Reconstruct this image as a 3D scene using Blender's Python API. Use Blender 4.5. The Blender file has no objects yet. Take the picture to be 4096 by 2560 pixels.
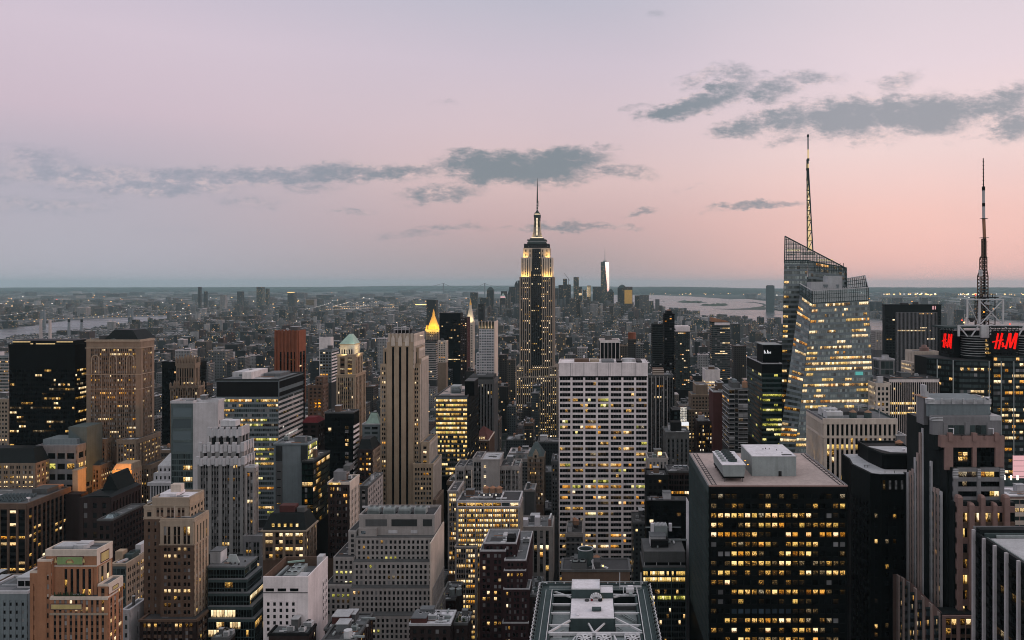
import bpy,math,random
import numpy as np
from mathutils import Vector
# ------------------------------------------------------------------ camera, sky, sun, exposure
F,VX,VY,H=3140.0,2360.0,1140.0,260.0
sc=bpy.context.scene
COL=sc.collection
cam=bpy.data.objects.new('camera',bpy.data.cameras.new('camera'))
COL.objects.link(cam)
cam.location=(0,0,H)
cam.rotation_euler=(math.radians(90),0,0)
cam.data.sensor_width=36
cam.data.lens=F/4096*36
cam.data.shift_x=(2048-VX)/4096
cam.data.shift_y=(VY-1280)/4096
cam.data.clip_start=1
cam.data.clip_end=150000
sc.camera=cam
sc.view_settings.view_transform='Standard'
sc.view_settings.look='None'
sc.view_settings.gamma=1
sc.view_settings.exposure=0.0
cy=sc.cycles
cy.use_denoising=True
cy.denoiser='OPENIMAGEDENOISE'
cy.denoising_input_passes='RGB_ALBEDO_NORMAL'
cy.denoising_prefilter='ACCURATE'
cy.max_bounces=4
cy.diffuse_bounces=2
cy.glossy_bounces=2
cy.transmission_bounces=2
cy.transparent_max_bounces=12
cy.volume_bounces=0
cy.sample_clamp_indirect=2.0
cy.sample_clamp_direct=6.0
cy.caustics_reflective=False
cy.caustics_refractive=False
cy.filter_width=1.0
cy.use_adaptive_sampling=True
cy.adaptive_threshold=0.012
def lin(r,g,b):
 f=lambda c:(c/255)/12.92 if c<=10 else((c/255+0.055)/1.055)**2.4
 return(f(r),f(g),f(b),1)
class NT:
 """small helper to wire shader nodes"""
 def __init__(s,nt):
  s.t=nt;nt.nodes.clear()
 def n(s,typ,**kw):
  nd=s.t.nodes.new(typ)
  for k,v in kw.items():
   if k.startswith('i_'):
    nd.inputs[int(k[2:])].default_value=v
   else:
    setattr(nd,k,v)
  return nd
 def l(s,a,b,ia=0,ib=0):
  s.t.links.new(a.outputs[ia]if not hasattr(a,'is_output')else a,b.inputs[ib])
 def put(s,nd,ib,v):
  if isinstance(v,(int,float,tuple)):
   nd.inputs[ib].default_value=v
  else:
   s.t.links.new(v,nd.inputs[ib])
 def m(s,op,a,b=0.0,c=0.0):
  nd=s.t.nodes.new('ShaderNodeMath');nd.operation=op
  s.put(nd,0,a);s.put(nd,1,b)
  if op in('MULTIPLY_ADD','COMPARE','SMOOTH_MAX','SMOOTH_MIN'):
   s.put(nd,2,c)
  return nd.outputs[0]
 def v(s,op,a,b=(0,0,0),out=0):
  nd=s.t.nodes.new('ShaderNodeVectorMath');nd.operation=op
  s.put(nd,0,a);s.put(nd,1,b)
  return nd.outputs[out]
 def mr(s,x,a,b,c=0.0,d=1.0,smooth=True):
  nd=s.t.nodes.new('ShaderNodeMapRange')
  nd.interpolation_type='SMOOTHSTEP' if smooth else 'LINEAR'
  s.put(nd,0,x)
  for i,q in zip((1,2,3,4),(a,b,c,d)):s.put(nd,i,q)
  return nd.outputs[0]
 def mix(s,fac,a,b,blend='MIX'):
  nd=s.t.nodes.new('ShaderNodeMix');nd.data_type='RGBA';nd.blend_type=blend
  s.put(nd,0,fac);s.put(nd,6,a);s.put(nd,7,b)
  return nd.outputs[2]
 def ramp(s,x,stops):
  nd=s.t.nodes.new('ShaderNodeValToRGB')
  e=nd.color_ramp.elements
  while len(e)<len(stops):e.new(0.5)
  for q,(p,c)in zip(e,stops):q.position=p;q.color=c
  s.put(nd,0,x)
  return nd.outputs[0]
 def noise(s,vec,scale,detail=4,rough=0.55,dim='3D'):
  nd=s.t.nodes.new('ShaderNodeTexNoise');nd.noise_dimensions=dim
  s.put(nd,'Vector',vec)
  nd.inputs['Scale'].default_value=scale;nd.inputs['Detail'].default_value=detail;nd.inputs['Roughness'].default_value=rough
  return nd.outputs[0],nd.outputs[1]
  # ---- dusk sky: warm to the west (+X), grey lavender to the east, dim and bluish behind; ragged grey clouds
W=bpy.data.worlds.new('World');sc.world=W;W.use_nodes=True
w=NT(W.node_tree)
tc=w.n('ShaderNodeTexCoord')
sep=w.n('ShaderNodeSeparateXYZ');w.l(tc,sep,0,0)
dx,dy,dz=sep.outputs
hor=w.m('SQRT',w.m('ADD',w.m('MULTIPLY',dx,dx),w.m('MULTIPLY',dy,dy)))
el=w.m('DIVIDE',dz,w.m('MAXIMUM',hor,0.001))
el=w.m('MAXIMUM',el,0.0)
e1=w.m('MULTIPLY',el,2.0)
az=w.m('ARCTAN2',dx,dy)
def stops(*a):return[(p*2,lin(*c))for p,c in a]
rl=w.ramp(e1,stops((0,(176,173,182)),(.04,(179,175,185)),(.12,(180,174,186)),(.19,(204,186,198)),(.28,(209,194,207)),(.36,(196,188,204)),(.5,(196,190,205))))
rc=w.ramp(e1,stops((0,(167,154,158)),(.03,(176,159,160)),(.075,(199,170,170)),(.13,(216,188,187)),(.2,(213,193,199)),(.28,(206,193,205)),(.36,(190,187,201)),(.5,(190,188,204))))
rr=w.ramp(e1,stops((0,(236,184,176)),(.03,(246,192,181)),(.085,(247,200,190)),(.16,(244,215,211)),(.26,(229,211,218)),(.36,(216,205,214)),(.5,(200,197,210))))
c1=w.mix(w.mr(az,-0.62,-0.06),rl,rc)
c2=w.mix(w.mr(az,-0.06,0.42),c1,rr)
up=w.mr(el,0.42,1.6)
c3=w.mix(up,c2,(0.74,0.73,0.77,1))
back=w.mr(dy,0.25,-0.45)
c4=w.mix(back,c3,(0.74,0.70,0.715,1))
west=w.m('MULTIPLY',w.mr(dx,0.55,0.95),w.mr(el,0.9,0.0))
c5=w.mix(w.m('MULTIPLY',west,0.75),c4,(1.25,0.80,0.72,1))
# clouds laid out on the dome in front (tangents of azimuth and elevation)
dyc=w.m('MAXIMUM',dy,0.05)
cu=w.m('DIVIDE',dx,dyc);cv=w.m('DIVIDE',dz,dyc)
uv=w.n('ShaderNodeCombineXYZ');w.put(uv,0,cu);w.put(uv,1,cv)
uv2=w.n('ShaderNodeCombineXYZ');w.put(uv2,0,cu);w.put(uv2,1,w.m('MULTIPLY',cv,2.1))
n1,n1c=w.noise(uv2 .outputs[0],12.5,7,0.64)
n2,n2c=w.noise(uv2 .outputs[0],38.0,6,0.66)
n4,_=w.noise(uv2 .outputs[0],115.0,4,0.65)
warp=w.v('ADD',w.v('MULTIPLY',w.v('SUBTRACT',n1c,(.5,.5,.5)),(.085,.038,0)),w.v('MULTIPLY',w.v('SUBTRACT',n2c,(.5,.5,.5)),(.03,.018,0)))
uw=w.v('ADD',uv.outputs[0],warp)
CL=[(2080,668,300,62,1.0,.02),(2210,645,200,48,1.0,.0),(1905,615,120,26,.75,0),(2480,690,140,34,.55,.12),(1760,770,170,36,.62,-.12),(1560,690,210,38,.7,-.05),(1330,680,180,40,.72,-.02),(1080,695,240,34,.72,0),(800,705,240,34,.66,0),(640,750,280,40,.6,0),(1000,800,150,30,.4,0),(1260,745,120,26,.45,0),(300,700,400,55,.5,0),(120,640,240,60,.42,0),(180,820,300,40,.42,0),(60,580,120,22,.3,0),(1400,840,100,16,.45,0),(1640,935,170,20,.38,0),(1830,905,120,16,.45,.03),(700,930,220,26,.22,0),(2740,430,140,42,.95,-.3),(2880,375,130,48,.8,-.35),(3090,360,100,44,.75,0),(3230,315,130,34,.6,.1),(2780,310,120,40,.45,-.35),(2950,290,110,40,.5,.1),(3180,320,150,26,.4,.1),(2990,510,150,34,.75,-.1),(3120,480,150,54,.9,-.1),(3390,470,170,70,1.0,-.05),(3260,440,100,30,.6,0),(3700,455,190,76,1.0,-.03),(3560,435,110,40,.8,0),(3960,430,150,60,.9,-.05),(4060,500,110,60,.8,-.2),(3420,540,190,34,.5,.1),(3180,560,110,22,.45,-.12),(3580,330,110,40,.5,-.35),(4060,380,90,50,.7,0),(3010,822,170,18,.72,-.06),(3140,815,90,15,.6,0),(2555,845,75,13,.62,-.1),(2260,910,240,16,.6,-.01),(2480,905,90,13,.5,.03),(2440,585,55,18,.4,-.1),(2640,65,50,26,.3,0),(1800,415,60,13,.3,-.2),(2530,440,50,18,.35,-.1),(2590,430,40,16,.3,0),(3900,545,90,14,.35,-.25),(2800,745,60,9,.25,-.1),]
acc=0.0
for(px,py,rx,ry,dn,tl)in CL:
 q=w.n('ShaderNodeMapping',vector_type='TEXTURE')
 q.inputs['Location'].default_value=((px-VX)/F,(VY-py)/F,0)
 q.inputs['Rotation'].default_value=(0,0,-tl)
 q.inputs['Scale'].default_value=(rx/F*1.65,ry/F*1.6,1)
 w.t.links.new(uw,q.inputs[0])
 r=w.v('LENGTH',q.outputs[0],out=1)
 f=w.mr(r,1.1,0.2,0.0,dn)
 acc=w.m('SMOOTH_MAX',acc,f,0.12)
body=w.m('ADD',acc,w.m('MULTIPLY',w.m('SUBTRACT',n2,0.5),w.m('MULTIPLY',w.m('POWER',acc,.6),1.5)))
body=w.m('ADD',body,w.m('MULTIPLY',w.m('SUBTRACT',n1,0.5),w.m('MULTIPLY',w.m('POWER',acc,.6),1.25)))
body=w.m('ADD',body,w.m('MULTIPLY',w.m('SUBTRACT',n4,0.5),w.m('MULTIPLY',w.m('POWER',acc,.5),0.75)))
mask=w.m('MULTIPLY',w.mr(body,0.12,0.92),w.mr(dy,0.1,0.25))
ccol=w.mix(w.mr(az,-0.55,-0.1),lin(146,152,166),lin(108,127,136))
ccol=w.mix(w.mr(az,0.05,0.35),ccol,lin(138,146,155))
c6=w.mix(w.m('MULTIPLY',mask,0.85),c5,ccol)
c6=w.mix(w.m('MULTIPLY',w.m('MULTIPLY',w.mr(body,.1,.3),w.mr(body,.55,.3)),w.m('MULTIPLY',w.mr(acc,.3,.6),.3)),c6,lin(246,214,204))
# soft large scale unevenness, as in a real overcast-free dusk
n3,_=w.noise(uv2 .outputs[0],2.2,3,0.5)
c6=w.mix(w.m('MULTIPLY',w.mr(n3,.35,.7),0.10),c6,lin(168,168,184))
bg=w.n('ShaderNodeBackground');w.put(bg,0,c6);bg.inputs[1].default_value=1.04
wo=w.n('ShaderNodeOutputWorld');w.l(bg,wo)
W.cycles.sampling_method='MANUAL';W.cycles.sample_map_resolution=512
sun=bpy.data.objects.new('sun',bpy.data.lights.new('sun','SUN'))
COL.objects.link(sun)
sun.data.energy=0.9
sun.data.angle=math.radians(24)
sun.data.color=(1.0,0.70,0.62)
sun.rotation_euler=Vector((-1.0,-0.12,-0.30)).to_track_quat('-Z','Y').to_euler()
HAZE=2.0e-5
# ------------------------------------------------------------------ materials
MATS={}
def wallmat(key,col,rough=.85,var=.22,scale=.15,spec=.25,metal=0.0,streak=True):
 m=bpy.data.materials.new(key);m.use_nodes=True;t=NT(m.node_tree)
 g=t.n('ShaderNodeNewGeometry')
 n1,_=t.noise(g.outputs['Position'],scale,5,.6)
 st=t.v('MULTIPLY',g.outputs['Position'],(1.3,1.3,.06))
 n2,_=t.noise(st,.5,3,.6)
 n3,_=t.noise(g.outputs['Position'],1.6,3,.6)
 k=t.m('ADD',t.m('MULTIPLY',n1,.45),t.m('ADD',t.m('MULTIPLY',n2,.35 if streak else.0),t.m('MULTIPLY',n3,.2)))
 k=t.mr(k,.32,.68 if streak else.5,1-var,1+var*.8,False)
 b=t.n('ShaderNodeBsdfPrincipled')
 c=t.mix(1.0,(*col,1),(1,1,1,1),'MULTIPLY')
 mul=t.n('ShaderNodeVectorMath',operation='SCALE');t.put(mul,0,(*col,));t.put(mul,3,k)
 t.l(mul,b,0,0)
 b.inputs['Roughness'].default_value=rough
 b.inputs['Specular IOR Level'].default_value=spec
 b.inputs['Metallic'].default_value=metal
 o=t.n('ShaderNodeOutputMaterial');t.l(b,o)
 MATS[key]=m
 return m
WALLS=dict(concrete=(.68,.64,.65),white=(.64,.61,.61),limestone=(.29,.278,.27),tan=(.205,.16,.12),tan2=(.34,.27,.195),sand=(.30,.25,.195),brown=(.11,.075,.056),brick=(.09,.045,.036),darkbrick=(.028,.019,.018),orange=(.30,.15,.085),grey=(.20,.205,.205),midgrey=(.085,.09,.092),darkgrey=(.028,.033,.034),black=(.0035,.005,.0055),soot=(.012,.013,.014),granite=(.225,.15,.135),greygran=(.17,.175,.185),granitelight=(.33,.265,.245),teal=(.085,.115,.118),esb=(.245,.21,.175),palegrey=(.42,.43,.45),redbrown=(.19,.068,.038),stripe=(.62,.58,.57),fin=(.42,.41,.43),bluegrey=(.155,.19,.205),gravel=(.40,.335,.315),tar=(.05,.052,.055),roofgrey=(.125,.137,.145),roofpale=(.38,.40,.42),roofwhite=(.62,.62,.66),copper=(.30,.43,.375),steel=(.25,.29,.295),darksteel=(.045,.068,.07),duct=(.50,.52,.54),rust=(.30,.16,.10),wood=(.24,.15,.10),reddark=(.16,.025,.03),gold=(.75,.47,.12),greenfaience=(.20,.30,.13),yellowfaience=(.46,.38,.17),cream=(.52,.46,.40),asphalt=(.045,.047,.05),slate=(.013,.017,.018),plant=(.03,.05,.025),purplebrick=(.036,.019,.021),maroon=(.075,.03,.028))
for k,c in WALLS.items():
 wallmat(k,c,rough=.5 if k in('black','slate','steel','duct','copper','gold')else.86,spec=.06 if k in('black','slate','soot')else.2,var=.3 if k in('roofgrey','roofpale','tar','gravel')else.28)
MATS['gold'].node_tree.nodes['Principled BSDF'].inputs['Metallic'].default_value=.35
def glassmat(key,col,rough=.06,spec=.7,metal=0.0):
 m=bpy.data.materials.new(key);m.use_nodes=True;t=NT(m.node_tree)
 b=t.n('ShaderNodeBsdfPrincipled')
 g=t.n('ShaderNodeNewGeometry')
 uvn=t.n('ShaderNodeUVMap')
 wn=t.n('ShaderNodeTexWhiteNoise',noise_dimensions='2D');t.put(wn,0,t.v('FLOOR',uvn.outputs[0]))
 mul=t.n('ShaderNodeVectorMath',operation='SCALE');t.put(mul,0,col);t.put(mul,3,t.mr(wn.outputs[0],0,1,.45,1.7,False))
 t.l(mul,b,0,0)
 n1,n1c=t.noise(g.outputs['Position'],.35,2,.5)
 bp=t.n('ShaderNodeBump');bp.inputs['Strength'].default_value=.08;bp.inputs['Distance'].default_value=.3
 t.put(bp,'Height',n1);t.l(bp,b,0,b.inputs.find('Normal'))
 b.inputs['Roughness'].default_value=rough
 b.inputs['Specular IOR Level'].default_value=spec
 b.inputs['Metallic'].default_value=metal
 o=t.n('ShaderNodeOutputMaterial');t.l(b,o)
 MATS[key]=m
glassmat('dark',(.007,.009,.010),.06,.4)
glassmat('tealglass',(.04,.058,.06),.08,.9,.25)
glassmat('paleglass',(.16,.21,.23),.10,.9,.55)
glassmat('greenglass',(.006,.016,.014),.08,.4,.06)
glassmat('blackglass',(.003,.0045,.005),.10,.13)
glassmat('blueglass',(.05,.08,.11),.08,.8,.4)
glassmat('skyglass',(.125,.15,.146),.10,.8,.5)
glassmat('blind',(.15,.155,.16),.4,.3)
def litmat(key,c0,c1,strength,thr=(.46,.54),dark=.06):
 """a lamp-lit room seen through its window: uneven, furniture and blinds break the light"""
 m=bpy.data.materials.new(key);m.use_nodes=True;t=NT(m.node_tree)
 uvn=t.n('ShaderNodeUVMap')
 cell=t.v('FLOOR',uvn.outputs[0])
 wn=t.n('ShaderNodeTexWhiteNoise',noise_dimensions='2D');t.put(wn,0,cell)
 n1,_=t.noise(t.v('MULTIPLY',uvn.outputs[0],(2.4,1.7,1)),1.6,5,.72)
 fr=t.v('FRACTION',uvn.outputs[0])
 sp=t.n('ShaderNodeSeparateXYZ');t.put(sp,0,fr)
 k=t.mr(t.m('ADD',n1,t.m('MULTIPLY',t.m('SUBTRACT',wn.outputs[0],.5),.18)),thr[0],thr[1],dark,1.0)
 low,_=t.noise(t.v('MULTIPLY',uvn.outputs[0],(3.1,.8,1)),1.3,2,.5)
 k=t.m('MULTIPLY',k,t.mr(t.m('ADD',sp.outputs[1],t.m('MULTIPLY',t.m('SUBTRACT',low,.5),1.3)),.22,.36,.18,1.0))
 ceil=t.mr(sp.outputs[1],.72,.95,0,.3)
 k=t.m('ADD',k,ceil)
 k=t.m('MULTIPLY',k,t.mr(wn.outputs[0],0,1,.55,1.2,False))
 cc=t.mix(t.m('MULTIPLY',k,.9),c0,t.mix(t.m('POWER',wn.outputs[0],5.0),c1,(1,.84,.58,1)))
 e=t.n('ShaderNodeEmission');t.put(e,0,cc);t.put(e,1,t.m('MULTIPLY',k,strength))
 gl=t.n('ShaderNodeBsdfGlossy');gl.inputs['Roughness'].default_value=.08;gl.inputs[0].default_value=(.05,.05,.05,1)
 a=t.n('ShaderNodeAddShader');t.l(e,a,0,0);t.l(gl,a,0,1)
 o=t.n('ShaderNodeOutputMaterial');t.l(a,o)
 m.cycles.emission_sampling='NONE'
 MATS[key]=m
litmat('lit',(.55,.22,.03,1),(1.0,.58,.12,1),1.1)
litmat('litbright',(.9,.5,.08,1),(1.0,.66,.20,1),1.15,(.32,.5),.2)
litmat('pale',(.8,.45,.15,1),(1.0,.76,.42,1),1.15,(.30,.48),.22)
litmat('orange_lit',(.6,.18,.01,1),(1.0,.45,.05,1),1.1,(.34,.52),.15)
litmat('dim',(.25,.12,.03,1),(.5,.30,.08,1),.4,(.48,.66),.05)
litmat('white_lit',(.7,.7,.7,1),(1,.93,.85,1),.85,(.3,.45),.35)
litmat('greenlit',(.25,.28,.03,1),(.85,.75,.14,1),1.0,(.36,.52),.1)
def emit(key,col,s,sample=False):
 m=bpy.data.materials.new(key);m.use_nodes=True;t=NT(m.node_tree)
 e=t.n('ShaderNodeEmission');e.inputs[0].default_value=(*col,1);e.inputs[1].default_value=s
 o=t.n('ShaderNodeOutputMaterial');t.l(e,o)
 if not sample:m.cycles.emission_sampling='NONE'
 MATS[key]=m
emit('lamp_mast',(1,.72,.36),.8);emit('lamp_warm',(1,.62,.22),3.0);emit('lamp_white',(1,.93,.82),2.4);emit('lamp_red',(1,.10,.06),1.6);emit('sign_red',(1,.012,.008),1.0);emit('sign_white',(.95,.96,1),.9)
emit('glow_pink',(1,.55,.58),.75);emit('ringlight',(1,.80,.54),1.0);emit('lamp_orange',(1,.42,.06),1.8);emit('sign_cyan',(.2,.75,.7),.5)
def cityfacade(key,col,glass=(.015,.017,.02),wb=3.0,fh=3.5,wu=(.25,.75),wv=(.3,.78),lit=.022,litcol=(1,.66,.28),s=1.7):
 """far facades: window grid from the wall's own metres (UV), some rooms lit at random"""
 m=bpy.data.materials.new(key);m.use_nodes=True;t=NT(m.node_tree)
 uvn=t.n('ShaderNodeUVMap');sp=t.n('ShaderNodeSeparateXYZ');t.l(uvn,sp)
 cu=t.m('DIVIDE',sp.outputs[0],wb);cv=t.m('DIVIDE',sp.outputs[1],fh)
 fu=t.m('FRACT',cu);fv=t.m('FRACT',cv)
 between=lambda x,a,b:t.m('MULTIPLY',t.m('GREATER_THAN',x,a),t.m('LESS_THAN',x,b))
 mk=t.m('MULTIPLY',between(fu,*wu),between(fv,*wv))
 ci=t.n('ShaderNodeCombineXYZ');t.put(ci,0,t.m('FLOOR',cu));t.put(ci,1,t.m('FLOOR',cv))
 wn=t.n('ShaderNodeTexWhiteNoise',noise_dimensions='2D');t.l(ci,wn)
 n0,_=t.noise(t.v('MULTIPLY',ci.outputs[0],(.22,.5,1)),1.0,2,.5,'2D')
 p=t.m('MULTIPLY',t.mr(n0,.42,.75,.1,4.5,False),lit)
 on=t.m('MULTIPLY',mk,t.m('LESS_THAN',wn.outputs[0],p))
 g=t.n('ShaderNodeNewGeometry')
 k1,_=t.noise(t.v('MULTIPLY',g.outputs['Position'],(1,1,.2)),.09,4,.6)
 mul=t.n('ShaderNodeVectorMath',operation='SCALE');t.put(mul,0,col);t.put(mul,3,t.mr(k1,.3,.7,.7,1.25,False))
 c=t.mix(mk,mul.outputs[0],(*glass,1))
 b=t.n('ShaderNodeBsdfPrincipled');t.put(b,0,c)
 t.put(b,b.inputs.find('Roughness'),t.mr(mk,0,1,.85,.15,False))
 b.inputs['Specular IOR Level'].default_value=.35
 wc=t.n('ShaderNodeSeparateXYZ');t.put(wc,0,wn.outputs[1])
 t.put(b,b.inputs.find('Emission Color'),t.mix(wc.outputs[0],(*litcol,1),(1,.86,.66,1)))
 t.put(b,b.inputs.find('Emission Strength'),t.m('MULTIPLY',on,t.mr(wc.outputs[1],0,1,.3*s,s,False)))
 o=t.n('ShaderNodeOutputMaterial');t.l(b,o)
 m.cycles.emission_sampling='NONE'
 MATS[key]=m
CITY={'cf_tan':'tan','cf_brown':'brown brick','cf_red':'red brick','cf_grey':'grey','cf_pale':'pale grey','cf_dark':'dark grey','cf_glass':'dark glass','cf_white':'white','cf_rib':'ribbed stone','cf_teal':'teal glass'}
cityfacade('cf_tan',(.068,.064,.056));cityfacade('cf_brown',(.03,.029,.027),wb=3.4);cityfacade('cf_red',(.045,.03,.028),wb=3.2);cityfacade('cf_grey',(.036,.047,.05),lit=.022)
cityfacade('cf_pale',(.095,.106,.11),wb=3.6,lit=.02);cityfacade('cf_dark',(.016,.022,.024),lit=.028);cityfacade('cf_glass',(.022,.03,.034),(.012,.02,.024),1.8,3.8,(.08,.92),(.15,.9),.03)
cityfacade('cf_white',(.22,.23,.235),wb=3.8,wv=(.35,.75),lit=.02);cityfacade('cf_rib',(.06,.066,.066),wb=2.6,wu=(.25,.75),wv=(.08,.95),lit=.024);cityfacade('cf_teal',(.04,.062,.064),(.02,.035,.04),2.4,3.8,(.05,.95),(.35,.92),.04)
# ------------------------------------------------------------------ geometry
def PX(px,Y):return(px-VX)*Y/F
def PZ(py,Y):return H+(VY-py)*Y/F
def GY(py):return F*H/(py-VY)
class MB:
 def __init__(s):s.v=[];s.f=[];s.m=[];s.mi={};s.uv=None
 def mat(s,k):
  if k not in s.mi:s.mi[k]=len(s.mi)
  return s.mi[k]
 def hexa(s,p,mat):
  o=len(s.v);s.v+=p
  for f in((3,2,1,0),(4,5,6,7),(0,1,5,4),(1,2,6,5),(2,3,7,6),(3,0,4,7)):
   s.f.append([o+i for i in f]);s.m.append(s.mat(mat))
 def box(s,x0,x1,y0,y1,z0,z1,mat):
  if x1<x0:x0,x1=x1,x0
  if y1<y0:y0,y1=y1,y0
  s.hexa([(x0,y0,z0),(x1,y0,z0),(x1,y1,z0),(x0,y1,z0),(x0,y0,z1),(x1,y0,z1),(x1,y1,z1),(x0,y1,z1)],mat)
 def poly(s,pts,mat):
  o=len(s.v);s.v+=pts;s.f.append(list(range(o,o+len(pts))));s.m.append(s.mat(mat))
 def prism(s,pts,z0,z1,mat,top=None,topz=None):
  n=len(pts);o=len(s.v);tp=top or pts
  s.v+=[(x,y,z0)for x,y in pts]
  s.v+=[(x,y,(topz[i]if topz else z1))for i,(x,y)in enumerate(tp)]
  k=s.mat(mat)
  for i in range(n):
   j=(i+1)%n;s.f.append([o+i,o+j,o+n+j,o+n+i]);s.m.append(k)
  s.f.append([o+n+i for i in range(n)]);s.m.append(k)
  s.f.append([o+i for i in reversed(range(n))]);s.m.append(k)
 def cyl(s,x,y,z0,z1,r,mat,r1=None,n=14):
  r1=r if r1 is None else max(r1,.001)
  ring=lambda q:[(x+q*math.cos(2*math.pi*i/n),y+q*math.sin(2*math.pi*i/n))for i in range(n)]
  s.prism(ring(r),z0,z1,mat,ring(r1))
 def frus(s,x0,x1,y0,y1,z0,a0,a1,b0,b1,z1,mat):
  s.hexa([(x0,y0,z0),(x1,y0,z0),(x1,y1,z0),(x0,y1,z0),(a0,b0,z1),(a1,b0,z1),(a1,b1,z1),(a0,b1,z1)],mat)
 def bar(s,p,q,r,mat,flat=None):
  p,q=Vector(p),Vector(q);d=(q-p)
  if d.length<1e-6:return
  d.normalize()
  a=d.cross(Vector((0,0,1)));
  if a.length<1e-3:a=Vector((1,0,0))
  a.normalize();b=a.cross(d);a*=r;b*=(flat or r)
  s.hexa([tuple(p-a-b),tuple(p+a-b),tuple(p+a+b),tuple(p-a+b),tuple(q-a-b),tuple(q+a-b),tuple(q+a+b),tuple(q-a+b)],mat)
 def build(s,name,parent=None,org=(0,0,0),kind=None,smooth=False):
  me=bpy.data.meshes.new(name)
  V=np.array(s.v,dtype=float).reshape(-1,3)
  me.from_pydata((V-np.array(org)).tolist(),[],s.f)
  for k in s.mi:me.materials.append(MATS[k])
  me.polygons.foreach_set('material_index',s.m)
  ul=me.uv_layers.new(name='UVMap')
  if s.uv is not None:
   ul.data.foreach_set('uv',np.array(s.uv,dtype=np.float32).ravel())
  else:
   nl=len(me.loops);li=np.empty(nl,np.int32);me.loops.foreach_get('vertex_index',li)
   lt=np.empty(len(me.polygons),np.int32);me.polygons.foreach_get('loop_total',lt)
   nr=np.empty(len(me.polygons)*3);me.polygons.foreach_get('normal',nr);nr=nr.reshape(-1,3).repeat(lt,0)
   P=V[li];hz=np.hypot(nr[:,0],nr[:,1]);side=hz>.5;hz[hz<1e-6]=1
   u=np.where(side,(-nr[:,1]*P[:,0]+nr[:,0]*P[:,1])/hz,P[:,0]);vv=np.where(side,P[:,2],P[:,1])
   ul.data.foreach_set('uv',np.stack([u,vv],1).astype(np.float32).ravel())
  if smooth:me.polygons.foreach_set('use_smooth',[True]*len(me.polygons))
  me.update()
  o=bpy.data.objects.new(name,me);COL.objects.link(o)
  if parent is not None:o.parent=parent
  if kind:o['kind']=kind
  return o
LOOSE={'bulkhead','vent','plant_box','duct','penthouse','tank','brace','gallery','gallery_plate','rail_post','pier','penthouse','plant_storey','roof','satellite_dish','lit_floor','roof_unit','well_wall','work_light','railing','terrace','louvre','skylight','crown_light','lit_logo','roof_light','column','granite_frame','step_roof','roof_patch'}
def apart(mb):
 """pieces of one name that do not touch become parts of their own"""
 p=list(range(len(mb.v)))
 def root(i):
  while p[i]!=i:p[i]=p[p[i]];i=p[i]
  return i
 for f in mb.f:
  a=root(f[0])
  for i in f[1:]:p[root(i)]=a
 V=np.array(mb.v);R_=np.array([root(i)for i in range(len(p))]);ks=np.unique(R_)
 if len(ks)==1 or len(ks)>400:return[mb]
 B_=[(V[R_==k].min(0)-.35,V[R_==k].max(0)+.35)for k in ks];g=list(range(len(ks)))
 def rt(i):
  while g[i]!=i:i=g[i]
  return i
 for i in range(len(ks)):
  for j in range(i):
   if(B_[i][0]<=B_[j][1]).all()and(B_[j][0]<=B_[i][1]).all():g[rt(i)]=rt(j)
 grp={int(k):rt(i)for i,k in enumerate(ks)};out={}
 names={v:k for k,v in mb.mi.items()}
 for f,m_ in zip(mb.f,mb.m):
  q=out.setdefault(grp[int(R_[f[0]])],MB());o=len(q.v);q.v+=[mb.v[i]for i in f];q.f.append(list(range(o,o+len(f))));q.m.append(q.mat(names[m_]))
 return list(out.values())
OCC=[]
R=random.Random(11)
class Thing:
 """one top-level object: an Empty at its base that parents its parts"""
 def __init__(s,name,label,cat,x,y,z=0,group=None):
  o=bpy.data.objects.new(name,None);o.empty_display_size=1;COL.objects.link(o)
  o.location=(x,y,z);o['label']=label;o['category']=cat
  if group:o['group']=group
  s.o=o;s.org=(x,y,z);s.parts={};s.order=[];s.win=[];s.rng=random.Random(label)
 def part(s,name,under=None):
  k=(name,under)
  if k not in s.parts:s.parts[k]=MB();s.order.append(k)
  return s.parts[k]
 def new(s,name,under=None,label=None):
  k=(name,under,len(s.order));s.parts[k]=MB();s.order.append(k);return s.parts[k]
 def done(s,maxwin=100,minpx=2.2):
  made={}
  for k in s.order:
   mb=s.parts[k]
   if not mb.f:continue
   par=s.o if k[1]is None else made[k[1]]
   for q in(apart(mb)if k[0]in LOOSE else[mb]):
    ob=q.build(k[0],par,s.org)
    if k[0]not in made:made[k[0]]=ob
  if s.win:
   def area(q):
    pts=[(F/4*p[0]/p[1],-F/4*(p[2]-H)/p[1])for p in q[0]]
    a=abs(sum(pts[i][0]*pts[(i+1)%4][1]-pts[(i+1)%4][0]*pts[i][1]for i in range(4)))/2
    cx=sum(p[0]for p in pts)/4+VX/4;cy_=sum(p[1]for p in pts)/4+VY/4
    return a if-4<cx<1028 and cy_<644 else 0
   ws=sorted(((area(q),i)for i,q in enumerate(s.win)),reverse=True)
   ind=[i for a,i in ws[:maxwin]if a>=minpx];rest=[i for a,i in ws[len(ind):]]
   def mk(mb,i):
    q,mt=s.win[i];mb.poly([tuple(p)for p in q],mt)
    a,b=s.rng.randrange(900),s.rng.randrange(900);e=.002
    mb.uv=(mb.uv or[])+[(a+e,b+e),(a+1-e,b+e),(a+1-e,b+1-e),(a+e,b+1-e)]
   for i in ind:
    mb=MB();mk(mb,i);mb.build('window',s.o,s.org)
   if rest:
    mb=MB()
    for i in rest:mk(mb,i)
    mb.build('glazing',s.o,s.org,kind='stuff')
  return s.o
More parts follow.
